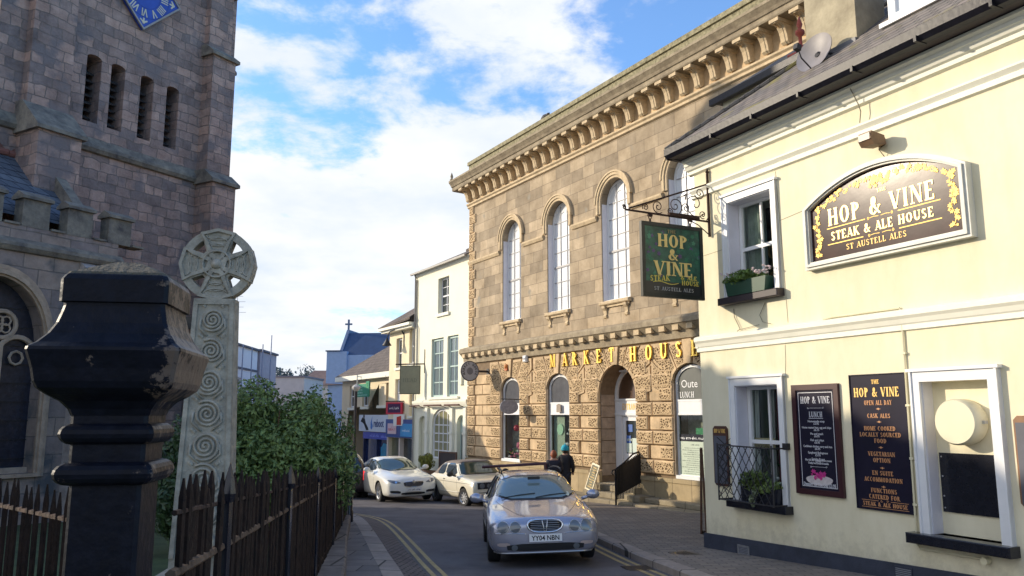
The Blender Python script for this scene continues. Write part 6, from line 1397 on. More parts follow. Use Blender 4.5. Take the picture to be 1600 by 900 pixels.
mb = MB(); mb.prism([(-1.1,-.05),(1.25,-.05),(1.25,.85),(.75,.85),(.7,.72),(-1.1,.72)], -.7,-.64,'y'); mb.build('board', mat('estate_green', (.0,.22,.12), .5, var=.05), t)
for k in range(3): scribble('lettering', mat('mint_lettering', (.45,.7,.6), .5, var=0) if k == 0 else bpy.data.materials['mint_lettering'], t, -.35, .50-k*.17, 1.1, .11, -.7005, k)
scribble('lettering', bpy.data.materials['mint_lettering'], t, 0, .02, 1.9, .10, -.7005, 8)
mb = MB(); mb.tube([(1.05+.14*cos(a), -.703, .6+.14*sin(a)) for a in [R(90+180*i/10) for i in range(11)]], .02, 5); mb.build('emblem', mat('lime_emblem', (.2,.6,.1), .5, var=0), t); mb = MB(); mb.tube([(-1.05,-.62,-.3),(-1.05,-.62,1.3)], .04, 6); mb.tube([(-1.05,-.62,1.2),(-1.05,0,1.2)], .03, 6); mb.build('post', m_trimw, t)
t = empty('street_post', 'thin black street post with a small pale top above the bush by the cream shop', 'post', (-5.9, 30.5, G(30.5)+.12))
mb = MB(); mb.tube([(0,0,0),(0,0,3.75)], .055, 8); mb.build('pole', m_blackm, t); mb = MB(); mb.lathe([(.06,3.75),(.16,3.85),(.17,3.92),(.05,4.0),(0,4.02)], 10); mb.build('pole_top', mat('pale_lamp_top', (.6,.58,.52), .5, var=0), t)
# easel and planter in front of the inn
t = empty('pavement_blackboard', 'large dark chalkboard easel standing outside the cream inn', 'menu board', MK.at(-.45, -.75, .06), MK.a + R(12))
mb = MB(); mb.plate(rect(-.62,.62,.25,1.32), [rect(-.56,.56,.31,1.26)], -.03,.03); mb.tube([(-.60,0,0),(-.60,0,.4)], .025,6); mb.tube([(.60,0,0),(.60,0,.4)], .025,6); mb.tube([(-.5,.35,0),(-.5,.0,1.2)], .02,6); mb.tube([(.5,.35,0),(.5,.0,1.2)], .02,6); mb.build('frame', m_wood, t)
mb = MB(); mb.plate(rect(-.57,.57,.30,1.27), [], -.01,.015, back=True); mb.build('board', mat('dark_brown_chalkboard', (.035,.028,.03), .6, var=.2), t)
t = empty('planter', 'yellow green shrub in a low planter between the white saloon and the chalkboard', 'planter', MK.at(-3.1, -.6, .02), MK.a)
mb = MB(); mb.prism([(-.5,0),(.5,0),(.58,.42),(-.58,.42)], -.25,.25,'y'); mb.build('trough', mat('terracotta_trough', (.28,.16,.1), .8, var=.2), t); leaves((0,0,.72), (.72,.35,.42), 2600, .045, 14, 18).build('foliage', mat('yellow_green_leaf', (.20,.21,.03), .5, var=.5, vs=8), t)
# far buildings on the left and the blue hall
LF = Frame(-15.4, 44, -90 + 2.7)   # frontage facing right, receding from the camera
def facing_right(name, label, y0, y1, zt, m, xoff=0, zb=-3.2):
    t = empty(name, label, 'building', (0,0,0)); return t
t = empty('white_townhouse', 'white painted townhouse with scaffolding on the left beyond the churchyard', 'building', (-15.6, 41, 0), R(93))
hs_ = [rect(9.0-1.15,9.0-.35,3.3,5.1), rect(5.6,6.4,3.3,5.1), rect(2.6,3.4,3.3,5.1), rect(7.85,8.65,.2,2.0)]
MB().plate(rect(-3,9.7,-2.5,6.92), hs_, 0, .2).build('front_wall', mat('cool_white_wall', (.84,.83,.86), .8, var=.06), t)
mb = MB(); mb.box(-3,9.7,.2,8,-2.5,6.9); mb.build('rear_block', bpy.data.materials['cool_white_wall'], t)
for hh in hs_: (a, z0), (b, z1) = hh[0], hh[2]; sash(t, a+.02, b-.02, z0+.02, z1-.02, .1, 2, 2, fw=.07, bar=.03)
mb = MB(); mb.box(-3.1,9.8,-.15,8.1,6.92,7.04); mb.box(-3,9.7,-.06,.0,5.6,5.72); mb.build('coping', mat('dark_coping', (.12,.12,.15), .8, var=.2), t)
t = empty('grey_townhouse', 'grey rendered townhouse with a white window right of the white townhouse', 'building', (-16.0, 50.9, 0), R(93))
gx = rect(1.4,2.9,3.6,5.3)
MB().plate(rect(0,4.3,-3,6.95), [gx], 0, .2).build('front_wall', mat('grey_lilac_render', (.44,.40,.44), .85, var=.15), t); mb = MB(); mb.box(0,4.3,.2,6,-3,6.9); mb.build('rear_block', bpy.data.materials['grey_lilac_render'], t)
mb = MB(); mb.box(-.1,4.4,-.12,6.1,6.95,7.08); mb.build('coping', bpy.data.materials['dark_coping'], t); sash(t, 1.42,2.88,3.62,5.28,.08,2,2,fw=.12,bar=.08)
t = empty('scaffolding', 'blue grey scaffold tower against the white townhouse', 'scaffold', (-15.2, 45.2, 0), R(93))
mb = MB()
for x in (0, 1.9):
    for y in (0, -1.1): mb.tube([(x,y,-2.5),(x,y,7.6 if (x > 1 and y < 0) else 6.9)], .032, 6)
for z in (-.2,1.8,3.8):
    for y in (0,-1.1): mb.tube([(-.4,y,z),(2.5,y,z)], .026, 5)
    for x in (0,1.9): mb.tube([(x,.3,z+.1),(x,-1.5,z+.1)], .026, 5)
mb.tube([(0,-1.1,1.8),(1.9,-1.1,3.8)], .026, 5); mb.build('poles', mat('blue_grey_steel', (.26,.30,.42), .5, .3, .1), t)
mb = MB(); mb.box(-.3,2.3,-1.2,.1,3.86,4.10); mb.build('boards', mat('purple_grey_boards', (.12,.10,.17), .8, var=.2), t)
t = empty('tv_aerial', 'thin television aerial above the white townhouse roof', 'aerial', (-15.35, 44.3, 7.0))
mb = MB(); mb.tube([(0,0,0),(0,0,2.6)], .02, 5)
for z, w in ((2.5,.3),(2.2,.45),(1.9,.35),(1.6,.5)): mb.tube([(-w,0,z),(w,0,z)], .012, 4)
mb.build('mast', mat('grey_mast', (.35,.36,.4), .5, var=0), t)
t = empty('blue_hall', 'blue slate roofed hall with a cross finial behind the cream shops', 'hall', (-16.0, 70, 0), R(-6))
mb = MB(); mb.box(-.2,1.6,0,6,0,8.4); mb.box(1.2,8.5,.2,8,0,8.1); mb.build('wall', mat('pale_blue_wall', (.30,.40,.58), .8, var=.08), t)
mb = MB(); mb.prism([(.2,8.0),(2.5,10.25),(5.5,10.25),(8.2,8.0)], .95, 9.0, 'x'); mb.box(-.3,1.0,-.1,6.1,8.4,8.5); mb.build('roof', mat('blue_slate_roof', (.035,.07,.15), .7, var=.15, vs=2), t)
mb = MB(); mb.prism([(.0,7.8),(2.5,10.55),(5.5,10.55),(8.4,7.8)], .75, 1.0, 'x'); mb.box(.80,.95,2.5,2.65,10.4,11.5); mb.box(.55,1.2,2.52,2.63,11.0,11.15); mb.build('gable_and_cross', mat('blue_grey_stone', (.14,.19,.29), .8, var=.1), t)
t = empty('low_cream_building', 'low pale flat roofed building showing just above the bush in the distance', 'building', (-17.8, 60, 0), R(0))
mb = MB(); mb.box(0,2.3,0,6,-2,5.7); mb.build('wall', mat('distant_cream', (.60,.55,.52), .8, var=.08), t); mb = MB(); mb.box(-.1,2.4,-.1,6,5.7,5.82); mb.build('roof_edge', mat('distant_grey_edge', (.22,.20,.22), .8, var=.1), t)
t = empty('brown_roofed_house', 'far house with a wide brown roof above the low pale building', 'building', (-18.6, 70, 0), R(0))
mb = MB(); mb.box(.5,5.0,0,6,-2,5.6); mb.build('wall', bpy.data.materials['distant_cream'], t); mb = MB(); mb.add([(.1,-.3,5.5),(5.4,-.3,5.5),(4.9,3,6.9),(.6,3,6.9),(.1,6.3,5.5),(5.4,6.3,5.5)], [(0,1,2,3),(3,2,5,4),(0,3,4),(1,5,2)]); mb.build('roof', mat('distant_brown_roof', (.18,.12,.11), .9, var=.2), t)
hill = MB(); 
for i in range(25):
    x = -110 + i*5.0; z = 5 + 2.2*sin(i*.7) + 1.2*sin(i*1.9+1)
    hill.v += [(x, 190, -8), (x, 200, z), (x, 260, z+2), (x, 400, -8)]
hill.f = [(i*4+j, i*4+j+4, i*4+j+5, i*4+j+1) for i in range(24) for j in range(3)]; hill.m = [0]*len(hill.f)
hill.build('hill', mat('far_hill_green', (.10,.13,.12), .95, var=.2, vs=.05), smooth=True)['kind'] = 'structure'
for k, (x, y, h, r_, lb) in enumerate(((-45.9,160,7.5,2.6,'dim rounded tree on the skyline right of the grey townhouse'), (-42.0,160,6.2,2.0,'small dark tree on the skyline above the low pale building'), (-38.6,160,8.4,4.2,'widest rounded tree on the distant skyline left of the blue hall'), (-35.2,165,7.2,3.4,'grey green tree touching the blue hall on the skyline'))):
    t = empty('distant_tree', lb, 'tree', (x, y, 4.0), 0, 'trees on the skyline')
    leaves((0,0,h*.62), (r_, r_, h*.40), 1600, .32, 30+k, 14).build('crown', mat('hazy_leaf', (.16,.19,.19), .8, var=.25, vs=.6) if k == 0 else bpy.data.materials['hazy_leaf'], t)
    mb = MB(); mb.tube([(0,0,-1.5),(0,0,h*.6)], [.35,.2], 6); mb.build('trunk', m_wood, t)

# ------------------------------------------------------------------ CARS
def car_body(st, wheels, wr, name_paint):
    """st rows: (y, zb, w1, w2, zbelt, w5, z5, w6, z6, ztop). Front at -y. returns evaluated mesh + bvh"""
    vs = []; rows = []
    for (y, zb, w1, w2, zt, w5, z5, w6, z6, ztop) in st:
        half = [(w1*.8, zb), (w1, zb+.07), (w2*1.0, (zb+zt)*.5), (w2, zt-.06), (w2-.035, zt), (w5, z5), (w6, z6), (w6*.62, ztop-.008)]
        ring = [(0, zb)] + half + [(0, ztop)] + [(-x, z) for x, z in reversed(half)]
        rows.append(len(vs)); vs += [(x, y, z) for x, z in ring]; n = len(ring)
    fs = []
    for a, b in zip(rows, rows[1:]):
        for j in range(n): fs.append((a+j, a+(j+1)%n, b+(j+1)%n, b+j))
    for r, flip in ((rows[0], False), (rows[-1], True)):
        h = n//2
        for j in range(h):
            q = [r+j, r+j+1, r+(n-j-1)%n, r+(n-j)%n]
            q = list(dict.fromkeys(q)); 
            fs.append(tuple(q if flip else q[::-1]))
    me = bpy.data.meshes.new('carbody'); me.from_pydata(vs, [], fs)
    bm = bmesh.new(); bm.from_mesh(me); bmesh.ops.recalc_face_normals(bm, faces=bm.faces); bm.to_mesh(me); bm.free()
    me.materials.append(name_paint); me.materials.append(m_trim)
    o = bpy.data.objects.new('tmp', me); col.objects.link(o)
    ss = o.modifiers.new('s', 'SUBSURF'); ss.levels = ss.render_levels = 3
    cut = MB()
    for y in wheels:
        for s in (-1, 1): cut.lathe([(wr+.055, -.30), (wr+.055, .30)], 32, (s*.80, y, wr+.01), 'x')
    co = cut.build('cut', [m_trim, m_trim]); 
    for p in co.data.polygons: p.material_index = 1
    bo = o.modifiers.new('b', 'BOOLEAN'); bo.object = co; bo.operation = 'DIFFERENCE'; bo.solver = 'EXACT'
    bpy.context.view_layer.update(); res = evald(o)
    bpy.data.objects.remove(co); bpy.data.objects.remove(o)
    bm = bmesh.new(); bm.from_mesh(res); bv = BVHTree.FromBMesh(bm); bm.free()
    res.polygons.foreach_set('use_smooth', [True]*len(res.polygons))
    try: res.set_sharp_from_angle(angle=R(40))
    except Exception: pass
    return res, bv
def proj(bv, outline, axis, lift, rings=5, side=1, mb=None, mi=0, sub=4):
    """lay an outline drawn in (x,z) [axis 'f','b'] or (y,z) [axis 's'] or (x,y) ['t'] on the body surface"""
    pts = []
    for a, b in zip(outline, outline[1:] + outline[:1]):
        for k in range(sub): pts.append((a[0]+(b[0]-a[0])*k/sub, a[1]+(b[1]-a[1])*k/sub))
    cx = sum(p[0] for p in pts)/len(pts); cz = sum(p[1] for p in pts)/len(pts); vs = []
    def hit(p):
        if axis == 'f': o, d = Vector((p[0], -5, p[1])), Vector((0, 1, 0))
        elif axis == 'b': o, d = Vector((p[0], 5, p[1])), Vector((0, -1, 0))
        elif axis == 't': o, d = Vector((p[0], p[1], 5)), Vector((0, 0, -1))
        else: o, d = Vector((side*5, p[0], p[1])), Vector((-side, 0, 0))
        h, nn, _, _ = bv.ray_cast(o, d)
        return None if h is None else tuple(h + (nn if nn.dot(d) < 0 else -nn) * lift)
    last = None
    for r in range(rings + 1):
        t = 1 - r / rings if r < rings else 0.02
        for p in pts:
            q = hit((cx + (p[0]-cx)*t, cz + (p[1]-cz)*t)); last = q or last or (0, 0, 0); vs.append(last)
    n = len(pts); mb = mb or MB()
    return mb.add(vs, [(r*n+j, r*n+(j+1)%n, (r+1)*n+(j+1)%n, (r+1)*n+j) for r in range(rings) for j in range(n)] + [tuple(rings*n+j for j in range(n))], mi)
def smooth_out(pts, it=2):
    for _ in range(it):
        q = []
        for a, b in zip(pts, pts[1:] + pts[:1]): q += [(a[0]*.8+b[0]*.2, a[1]*.8+b[1]*.2), (a[0]*.2+b[0]*.8, a[1]*.2+b[1]*.8)]
        pts = q
    return pts
def wheel(t, x, y, r, side, spokes=7, steer=0, rimr=.66, wmat=None):
    w = MB(); w.lathe([(r*rimr,-.10),(r*.9,-.105),(r*.985,-.085),(r,-.04),(r,.04),(r*.985,.085),(r*.9,.105),(r*rimr,.10)], 36, (0,0,0), 'x', capped=False)
    wo = w.build('wheel', m_tyre, t, smooth='auto', fix=False); wo.location = (x, y, r); wo.rotation_euler = (0, 0, steer)
    m = MB(); sx = side; n = 36
    m.lathe([(r*rimr,sx*.098),(r*(rimr-.05),sx*.085),(r*(rimr-.07),sx*.04),(r*(rimr-.07),-sx*.08)], n, (0,0,0), 'x', capped=False)
    m.lathe([(.001,sx*.075),(r*.14,sx*.07),(r*.18,sx*.04)], 16, (0,0,0), 'x', capped=False)
    for k in range(spokes):
        a = 2*pi*k/spokes; c, s = cos(a), sin(a); r0, r1 = r*.10, r*(rimr-.04); w0, w1 = r*.06, r*.095
        P = [(r0*c - w0*s, r0*s + w0*c), (r0*c + w0*s, r0*s - w0*c), (r1*c + w1*s, r1*s - w1*c), (r1*c - w1*s, r1*s + w1*c)]
        m.prism(P, sx*.045, sx*.070, 'x')
    m.build('rim', wmat or m_alloy, wo)
    d = MB(); d.lathe([(r*.60, 0), (r*.60, .01)], 24, (sx*.0,0,0), 'x'); d.build('brake_disc', mat('dark_brake', (.05,.05,.05), .6, .5, 0) if 'dark_brake' not in bpy.data.materials else bpy.data.materials['dark_brake'], wo)
    return wo
def mirror_(t, m, x, y, z, side, steer=0):
    mb = MB(); mb.tube([(0,0,0),(side*.07,-.01,.02),(side*.12,-.02,.04)], .03, 8)
    vs = []; N1, N2 = 12, 8
    for i in range(N2+1):
        ph = -pi/2 + pi*i/N2
        for j in range(N1):
            th = 2*pi*j/N1; vs.append((side*.21 + .125*cos(ph)*cos(th), -.02 + (.075 if sin(th) < 0 else .03)*cos(ph)*sin(th), .075 + .085*sin(ph)))
    mb.add(vs, [(i*N1+j, i*N1+(j+1)%N1, (i+1)*N1+(j+1)%N1, (i+1)*N1+j) for i in range(N2) for j in range(N1)])
    o = mb.build('door_mirror', m, t, smooth=True); o.location = (x, y, z); return o
def paint(name, c, metal=.0, rough=.28, coat=1.0):
    return mat(name, c, rough, metal, .03, 2, coat=coat)
def split_body(t, res, roofpred=None, roofmat=None):
    o = bpy.data.objects.new('body', res); col.objects.link(o); o.parent = t
    if roofpred:
        res.materials.append(roofmat); k = len(res.materials)-1
        for p in res.polygons:
            if roofpred(p.center, p.normal) and p.material_index == 0: p.material_index = k
        bm = bmesh.new(); bm.from_mesh(res); 
        bm2 = bm.copy(); bmesh.ops.delete(bm, geom=[f for f in bm.faces if f.material_index == k], context='FACES'); bmesh.ops.delete(bm2, geom=[f for f in bm2.faces if f.material_index != k], context='FACES')
        bm.to_mesh(res); m2 = bpy.data.meshes.new('soft_top'); bm2.to_mesh(m2); m2.materials.clear(); m2.materials.append(roofmat)
        for p in m2.polygons: p.material_index = 0
        m2.polygons.foreach_set('use_smooth', [True]*len(m2.polygons))
        o2 = bpy.data.objects.new('soft_top', m2); col.objects.link(o2); o2.parent = t; bm.free(); bm2.free()
    return o
def ell(cx, cz, rx, rz, n=20): return [(cx+rx*cos(2*pi*i/n), cz+rz*sin(2*pi*i/n)) for i in range(n)]
def P_(bv, name, m, t, outline, axis='f', lift=.004, **k):
    o = proj(bv, outline, axis, lift, **k).build(name, m, t, smooth=True); return o
def edge_line(bv, t, name, m, pts, axis, r, side=1, lift=.0):
    out = []
    for p in pts:
        if axis == 'f': o, d = Vector((p[0], -5, p[1])), Vector((0, 1, 0))
        elif axis == 't': o, d = Vector((p[0], p[1], 5)), Vector((0, 0, -1))
        else: o, d = Vector((side*5, p[0], p[1])), Vector((-side, 0, 0))
        h, nn, _, _ = bv.ray_cast(o, d)
        if h: out.append(h + nn*lift)
    return MB().tube(out, r, 5).build(name, m, t, smooth=True) if len(out) > 1 else None
def dens(a, b, n): return [(a[0]+(b[0]-a[0])*i/n, a[1]+(b[1]-a[1])*i/n) for i in range(n+1)]
def place(x, y, heading_dx, heading_dy):
    """nose (local -y) pointing along heading"""
    a = atan2(heading_dx, -heading_dy); 
    slope = (G(y-1) - G(y+1)) / 2
    return (x, y, G(y) + .004), a, slope

# --- silver estate, nearest
sil = paint('silver_lilac_paint', (.42,.42,.49), .6, .27)
loc, rz, slp = place(.50 - .10, 13.15 + 2.40, .06, -1)
t = empty('estate_car', 'silver estate car coming towards the camera with roof rails and number plate YY04 NBN', 'car', loc, rz); t.rotation_euler = (R(-2.4), R(-1.6), rz)
st = [(-2.44,.34,.52,.62,.58,.54,.62,.34,.65,.66),(-2.40,.21,.74,.80,.63,.70,.68,.46,.715,.725),(-2.30,.19,.84,.875,.67,.77,.725,.50,.765,.775),(-2.10,.18,.87,.90,.715,.79,.765,.53,.805,.815),(-1.80,.18,.88,.905,.775,.80,.82,.56,.86,.87),(-1.45,.18,.88,.905,.83,.81,.87,.58,.91,.925),(-1.12,.17,.88,.905,.875,.81,.91,.64,.955,.975),(-.95,.17,.87,.90,.885,.80,.93,.66,1.05,1.08),(-.32,.17,.87,.90,.90,.81,.95,.62,1.33,1.38),(.25,.17,.87,.90,.91,.81,.95,.63,1.40,1.44),(1.1,.17,.87,.90,.92,.81,.96,.62,1.40,1.44),(1.85,.18,.86,.885,.93,.79,.97,.58,1.33,1.37),(2.22,.22,.82,.85,.92,.75,.96,.55,1.05,1.08),(2.36,.30,.74,.78,.80,.66,.84,.45,.87,.88),(2.41,.42,.5,.6,.66,.5,.7,.35,.72,.73)]
WB = (-1.46, 1.29)
res, bv = car_body(st, WB, .315, sil); split_body(t, res)
for y in WB:
    for s in (-1, 1): wheel(t, s*.79, y, .315, s, 7)
m_ws = glassmat('windscreen_glass', (.16,.21,.20), .03, 1.0)
m_sg = glassmat('dark_side_glass', (.02,.03,.035), .03, .8)
P_(bv, 'windscreen_seal', m_trim, t, smooth_out([(-.765,.965),(.765,.965),(.60,1.355),(-.60,1.355)], 1), lift=.004, rings=8, sub=8)
P_(bv, 'windscreen', m_ws, t, smooth_out([(-.735,.985),(.735,.985),(.575,1.335),(-.575,1.335)], 1), lift=.010, rings=8, sub=8)
for s in (-1, 1):
    g_ = P_(bv, 'side_window', m_sg, t, smooth_out([(-.78,.955),(1.95,.98),(1.80,1.27),(.2,1.335),(-.25,1.30)], 1), 's', .006, side=s, rings=6, sub=8)
    for yy in (.18, 1.02): edge_line(bv, t, 'window_pillar', m_trim, dens((yy,.96),(yy+.02,1.32),6), 's', .022, s, .004)
    edge_line(bv, t, 'side_moulding', m_trim, dens((-1.05,.52),(.9,.52),12), 's', .014, s)
    edge_line(bv, t, 'door_gap', m_trim, dens((-.98,.30),(-.98,.86),6) , 's', .004, s); edge_line(bv, t, 'door_gap', m_trim, dens((.15,.28),(.17,.90),6), 's', .004, s)
    mirror_(t, sil, s*.845, -.72, .93, s)
    mb = MB(); mb.tube([(s*.56,-.1,1.40),(s*.565,.0,1.455),(s*.57,.5,1.475),(s*.565,1.2,1.47),(s*.53,1.75,1.42),(s*.52,1.82,1.36)], .016, 6); mb.build('roof_rail', m_trim, t, smooth=True)
    for cx, rz_ in ((.665,.086),(.475,.080)):
        P_(bv, 'headlight_surround', mat('grey_surround', (.18,.18,.21), .3, .6, 0) if 'grey_surround' not in bpy.data.materials else bpy.data.materials['grey_surround'], t, ell(s*cx, .625, rz_+.014, rz_+.012), lift=.005, sub=1)
        hl = P_(bv, 'headlight', m_cpl, t, ell(s*cx, .625, rz_, rz_-.002), lift=.014, sub=1)
        edge_line(bv, t, 'chrome_ring', m_chrome, ell(s*cx, .625, rz_+.006, rz_+.004, 24) + [ell(s*cx, .625, rz_+.006, rz_+.004, 24)[0]], 'f', .0045, lift=.008)
    P_(bv, 'side_indicator', mat('amber_clear', (.45,.36,.33), .15, var=0) if 'amber_clear' not in bpy.data.materials else bpy.data.materials['amber_clear'], t, smooth_out([(s*.56,.335),(s*.76,.345),(s*.76,.395),(s*.56,.39)],1), lift=.005, sub=3)
    P_(bv, 'fog_light', m_cpl, t, ell(s*.49,.32,.05,.042), lift=.014, sub=1)
edge_line(bv, t, 'bumper_trim', m_trim, [(x, .505) for x in [-.80+1.6*i/30 for i in range(31)] if abs(x) > .31], 'f', .004) if False else None
for s in (-1, 1):
    edge_line(bv, t, 'bumper_trim', m_chrome, dens((s*.30,.525),(s*.80,.54),12), 'f', .006, lift=.003)
gr_o = smooth_out([(-.265,.60),(-.16,.545),(.16,.545),(.265,.60),(.285,.67),(.20,.725),(-.20,.725),(-.285,.67)], 2)
P_(bv, 'grille', m_dark, t, gr_o, lift=.010, sub=1)
edge_line(bv, t, 'grille_surround', m_chrome, gr_o + [gr_o[0]], 'f', .016, lift=.012)
for k in range(6): edge_line(bv, t, 'grille_bar', m_alloy, dens((-.23,.575+k*.025),(.23,.575+k*.025),10), 'f', .0035, lift=.016)
mb = MB(); 
for s in (-1, 1):
    edge_line(bv, t, 'bonnet_emblem', m_chrome, dens((s*.012,.56),(s*.045,.72),4), 'f', .007, lift=.024)
P_(bv, 'bumper_intake', m_dark, t, smooth_out([(-.60,.265),(.60,.265),(.62,.375),(-.62,.375)], 1), lift=.007, sub=6)
for s in (-1, 1): P_(bv, 'fog_lamp', m_cpl, t, ell(s*.49,.32,.048,.04), lift=.016, sub=1)
edge_line(bv, t, 'bumper_lip', m_alloy, dens((-.80,.235),(.80,.235),24), 'f', .014, lift=.004)
pl = MB(); pl.box(-.26,.26,-2.495,-2.475,.405,.52); po = pl.build('number_plate', m_white, t)
sans('YY04 NBN', .075, 0, .426, -2.4955, 'lettering', m_dark, po, sx=.93, bold=.002, ext=.001)
edge_line(bv, t, 'bonnet_crease', sil, dens((-.44,.80),(-.30,.72),4), 'f', .004) if False else None
for s in (-1, 1): edge_line(bv, t, 'bonnet_gap', m_trim, [(s*(.30 + .42*min(1,(i/14))**.6), -2.25 + i*.085) for i in range(15)], 't', .0035)
wp = MB()
def onglass(x, z):
    h, nn, _, _ = bv.ray_cast(Vector((x, -5, z)), Vector((0, 1, 0))); return h + nn*.02
wp.tube([onglass(-.62,.985), onglass(-.3,1.03), onglass(-.02,1.05)], .008, 5); wp.tube([onglass(-.02,.985), onglass(.25,1.02), onglass(.55,1.035)], .008, 5); wp.build('wiper', m_trim, t)
mb = MB(); mb.box(-.11,.11,-.10,-.07,0,.05); o = mb.build('rear_view_mirror', m_trim, t); o.location = onglass(0,1.27)
mb = MB(); mb.tube([(-.90,1.15,1.50),(.42,1.15,1.53)], .028, 8); mb.tube([(-.56,1.15,1.44),(-.56,1.15,1.50)], .035, 6); mb.tube([(.40,1.15,1.40),(.40,1.15,1.53)], .035, 6); mb.build('roof_bar', mat('dark_red_bar', (.07,.02,.02), .4, var=.2), t)
P_(bv, 'tax_disc', mat('cream_disc', (.6,.62,.5), .5, var=0), t, ell(.56,1.03,.032,.032), lift=.013, sub=1)
P_(bv, 'rear_window', m_sg, t, smooth_out([(-.6,1.0),(.6,1.0),(.5,1.25),(-.5,1.25)], 1), 'b', .006, sub=4)

# --- cream boxy hatchback convertible
crm = paint('cream_white_paint', (.74,.69,.55), 0, .3)
fx_, fy_ = -1.42, 26.0; hx, hy = .46, -.888
cxg, cyg = fx_ - hx*1.25 + .72*.888, fy_ - hy*1.25 + .72*.46
loc, rz, slp = place(cxg, cyg, hx, hy)
t = empty('soft_top_hatchback', 'cream boxy small convertible with a closed grey brown soft top parked by the market hall', 'car', loc, rz); t.rotation_euler = (R(-1.5), R(-1.2), rz)
st = [(-1.92,.40,.60,.70,.60,.66,.64,.5,.70,.72),(-1.88,.24,.72,.78,.64,.72,.76,.55,.79,.80),(-1.82,.20,.76,.80,.72,.76,.80,.6,.82,.83),(-1.4,.20,.78,.81,.79,.76,.85,.6,.88,.89),(-.86,.20,.79,.815,.86,.76,.90,.62,.93,.94),(-.78,.20,.79,.815,.87,.76,.91,.64,.96,.97),(-.38,.20,.79,.815,.89,.745,.93,.62,1.34,1.36),(-.28,.20,.79,.815,.89,.745,.93,.62,1.37,1.40),(.4,.20,.79,.815,.90,.745,.93,.62,1.385,1.41),(1.0,.20,.79,.815,.90,.75,.94,.62,1.34,1.37),(1.42,.20,.79,.815,.90,.755,.95,.62,1.06,1.10),(1.55,.20,.79,.81,.89,.75,.93,.6,.97,.98),(1.80,.22,.77,.79,.86,.72,.90,.6,.93,.94),(1.87,.28,.72,.76,.74,.68,.80,.55,.84,.85),(1.91,.42,.6,.7,.62,.62,.68,.5,.72,.73)]
WB = (-1.17, 1.23)
res, bv = car_body(st, WB, .285, crm)
m_soft = mat('soft_top_fabric', (.20,.165,.14), .9, var=.15, vs=4, bump=.2)
split_body(t, res, lambda c, n: c.y > -.40 and c.z > .955 - .0 and (c.z > 1.30 or c.y > .85), m_soft)
for y in WB:
    for s in (-1, 1): wheel(t, s*.72, y, .285, s, 9, steer=R(14) if y < 0 else 0)
P_(bv, 'windscreen_seal', m_trim, t, [(-.70,.955),(.70,.955),(.60,1.345),(-.60,1.345)], lift=.004, sub=8, rings=7)
P_(bv, 'windscreen', glassmat('green_reflecting_glass',(.05,.075,.05),.03,1.0), t, [(-.665,.975),(.665,.975),(.57,1.325),(-.57,1.325)], lift=.009, sub=8, rings=7)
for s in (-1, 1):
    P_(bv, 'side_window', m_sg, t, smooth_out([(-.60,.94),(.38,.945),(.38,1.31),(-.22,1.32)],1), 's', .006, side=s, sub=6)
    P_(bv, 'side_window', m_sg, t, smooth_out([(.46,.945),(1.12,.96),(.86,1.28),(.46,1.31)],1), 's', .006, side=s, sub=6)
    edge_line(bv, t, 'side_trim', m_trim, dens((-1.75,.72),(1.8,.75),24), 's', .006, s); edge_line(bv, t, 'side_moulding', crm, dens((-.8,.42),(.9,.42),12), 's', .016, s)
    edge_line(bv, t, 'door_gap', m_trim, dens((-.70,.30),(-.66,.90),6), 's', .004, s); edge_line(bv, t, 'door_gap', m_trim, dens((.42,.30),(.44,.90),6), 's', .004, s)
    mirror_(t, m_trim, s*.79, -.58, .92, s)
    hl = P_(bv, 'headlight', m_cpl, t, ell(s*.49,.655,.085,.082), lift=.022, sub=1)
    P_(bv, 'driving_light', m_cpl, t, ell(s*.27,.655,.062,.06), lift=.024, sub=1)
    P_(bv, 'indicator', bpy.data.materials['amber_clear'], t, rect(min(s*.44,s*.66),max(s*.44,s*.66),.375,.415), lift=.008, sub=2)
    mb = MB(); mb.box(s*.80-.02, s*.80+.02, .30, .44, .80, .825); mb.build('door_handle', m_trim, t)
P_(bv, 'grille', m_dark, t, rect(-.64,.64,.56,.75), lift=.012, sub=8)
edge_line(bv, t, 'grille_trim', m_chrome, dens((-.64,.755),(.64,.755),10), 'f', .006, lift=.015)
P_(bv, 'bumper_strip', m_trim, t, rect(-.70,.70,.44,.46), lift=.007, sub=8)
pl = MB(); pl.box(-.26,.26,-1.962,-1.945,.36,.47); pl.build('number_plate', m_white, t)
mb = MB(); mb.tube([(-.70,1.5,.95),(.70,1.5,.95)], .02, 6); mb.build('hood_bag_edge', m_soft, t)

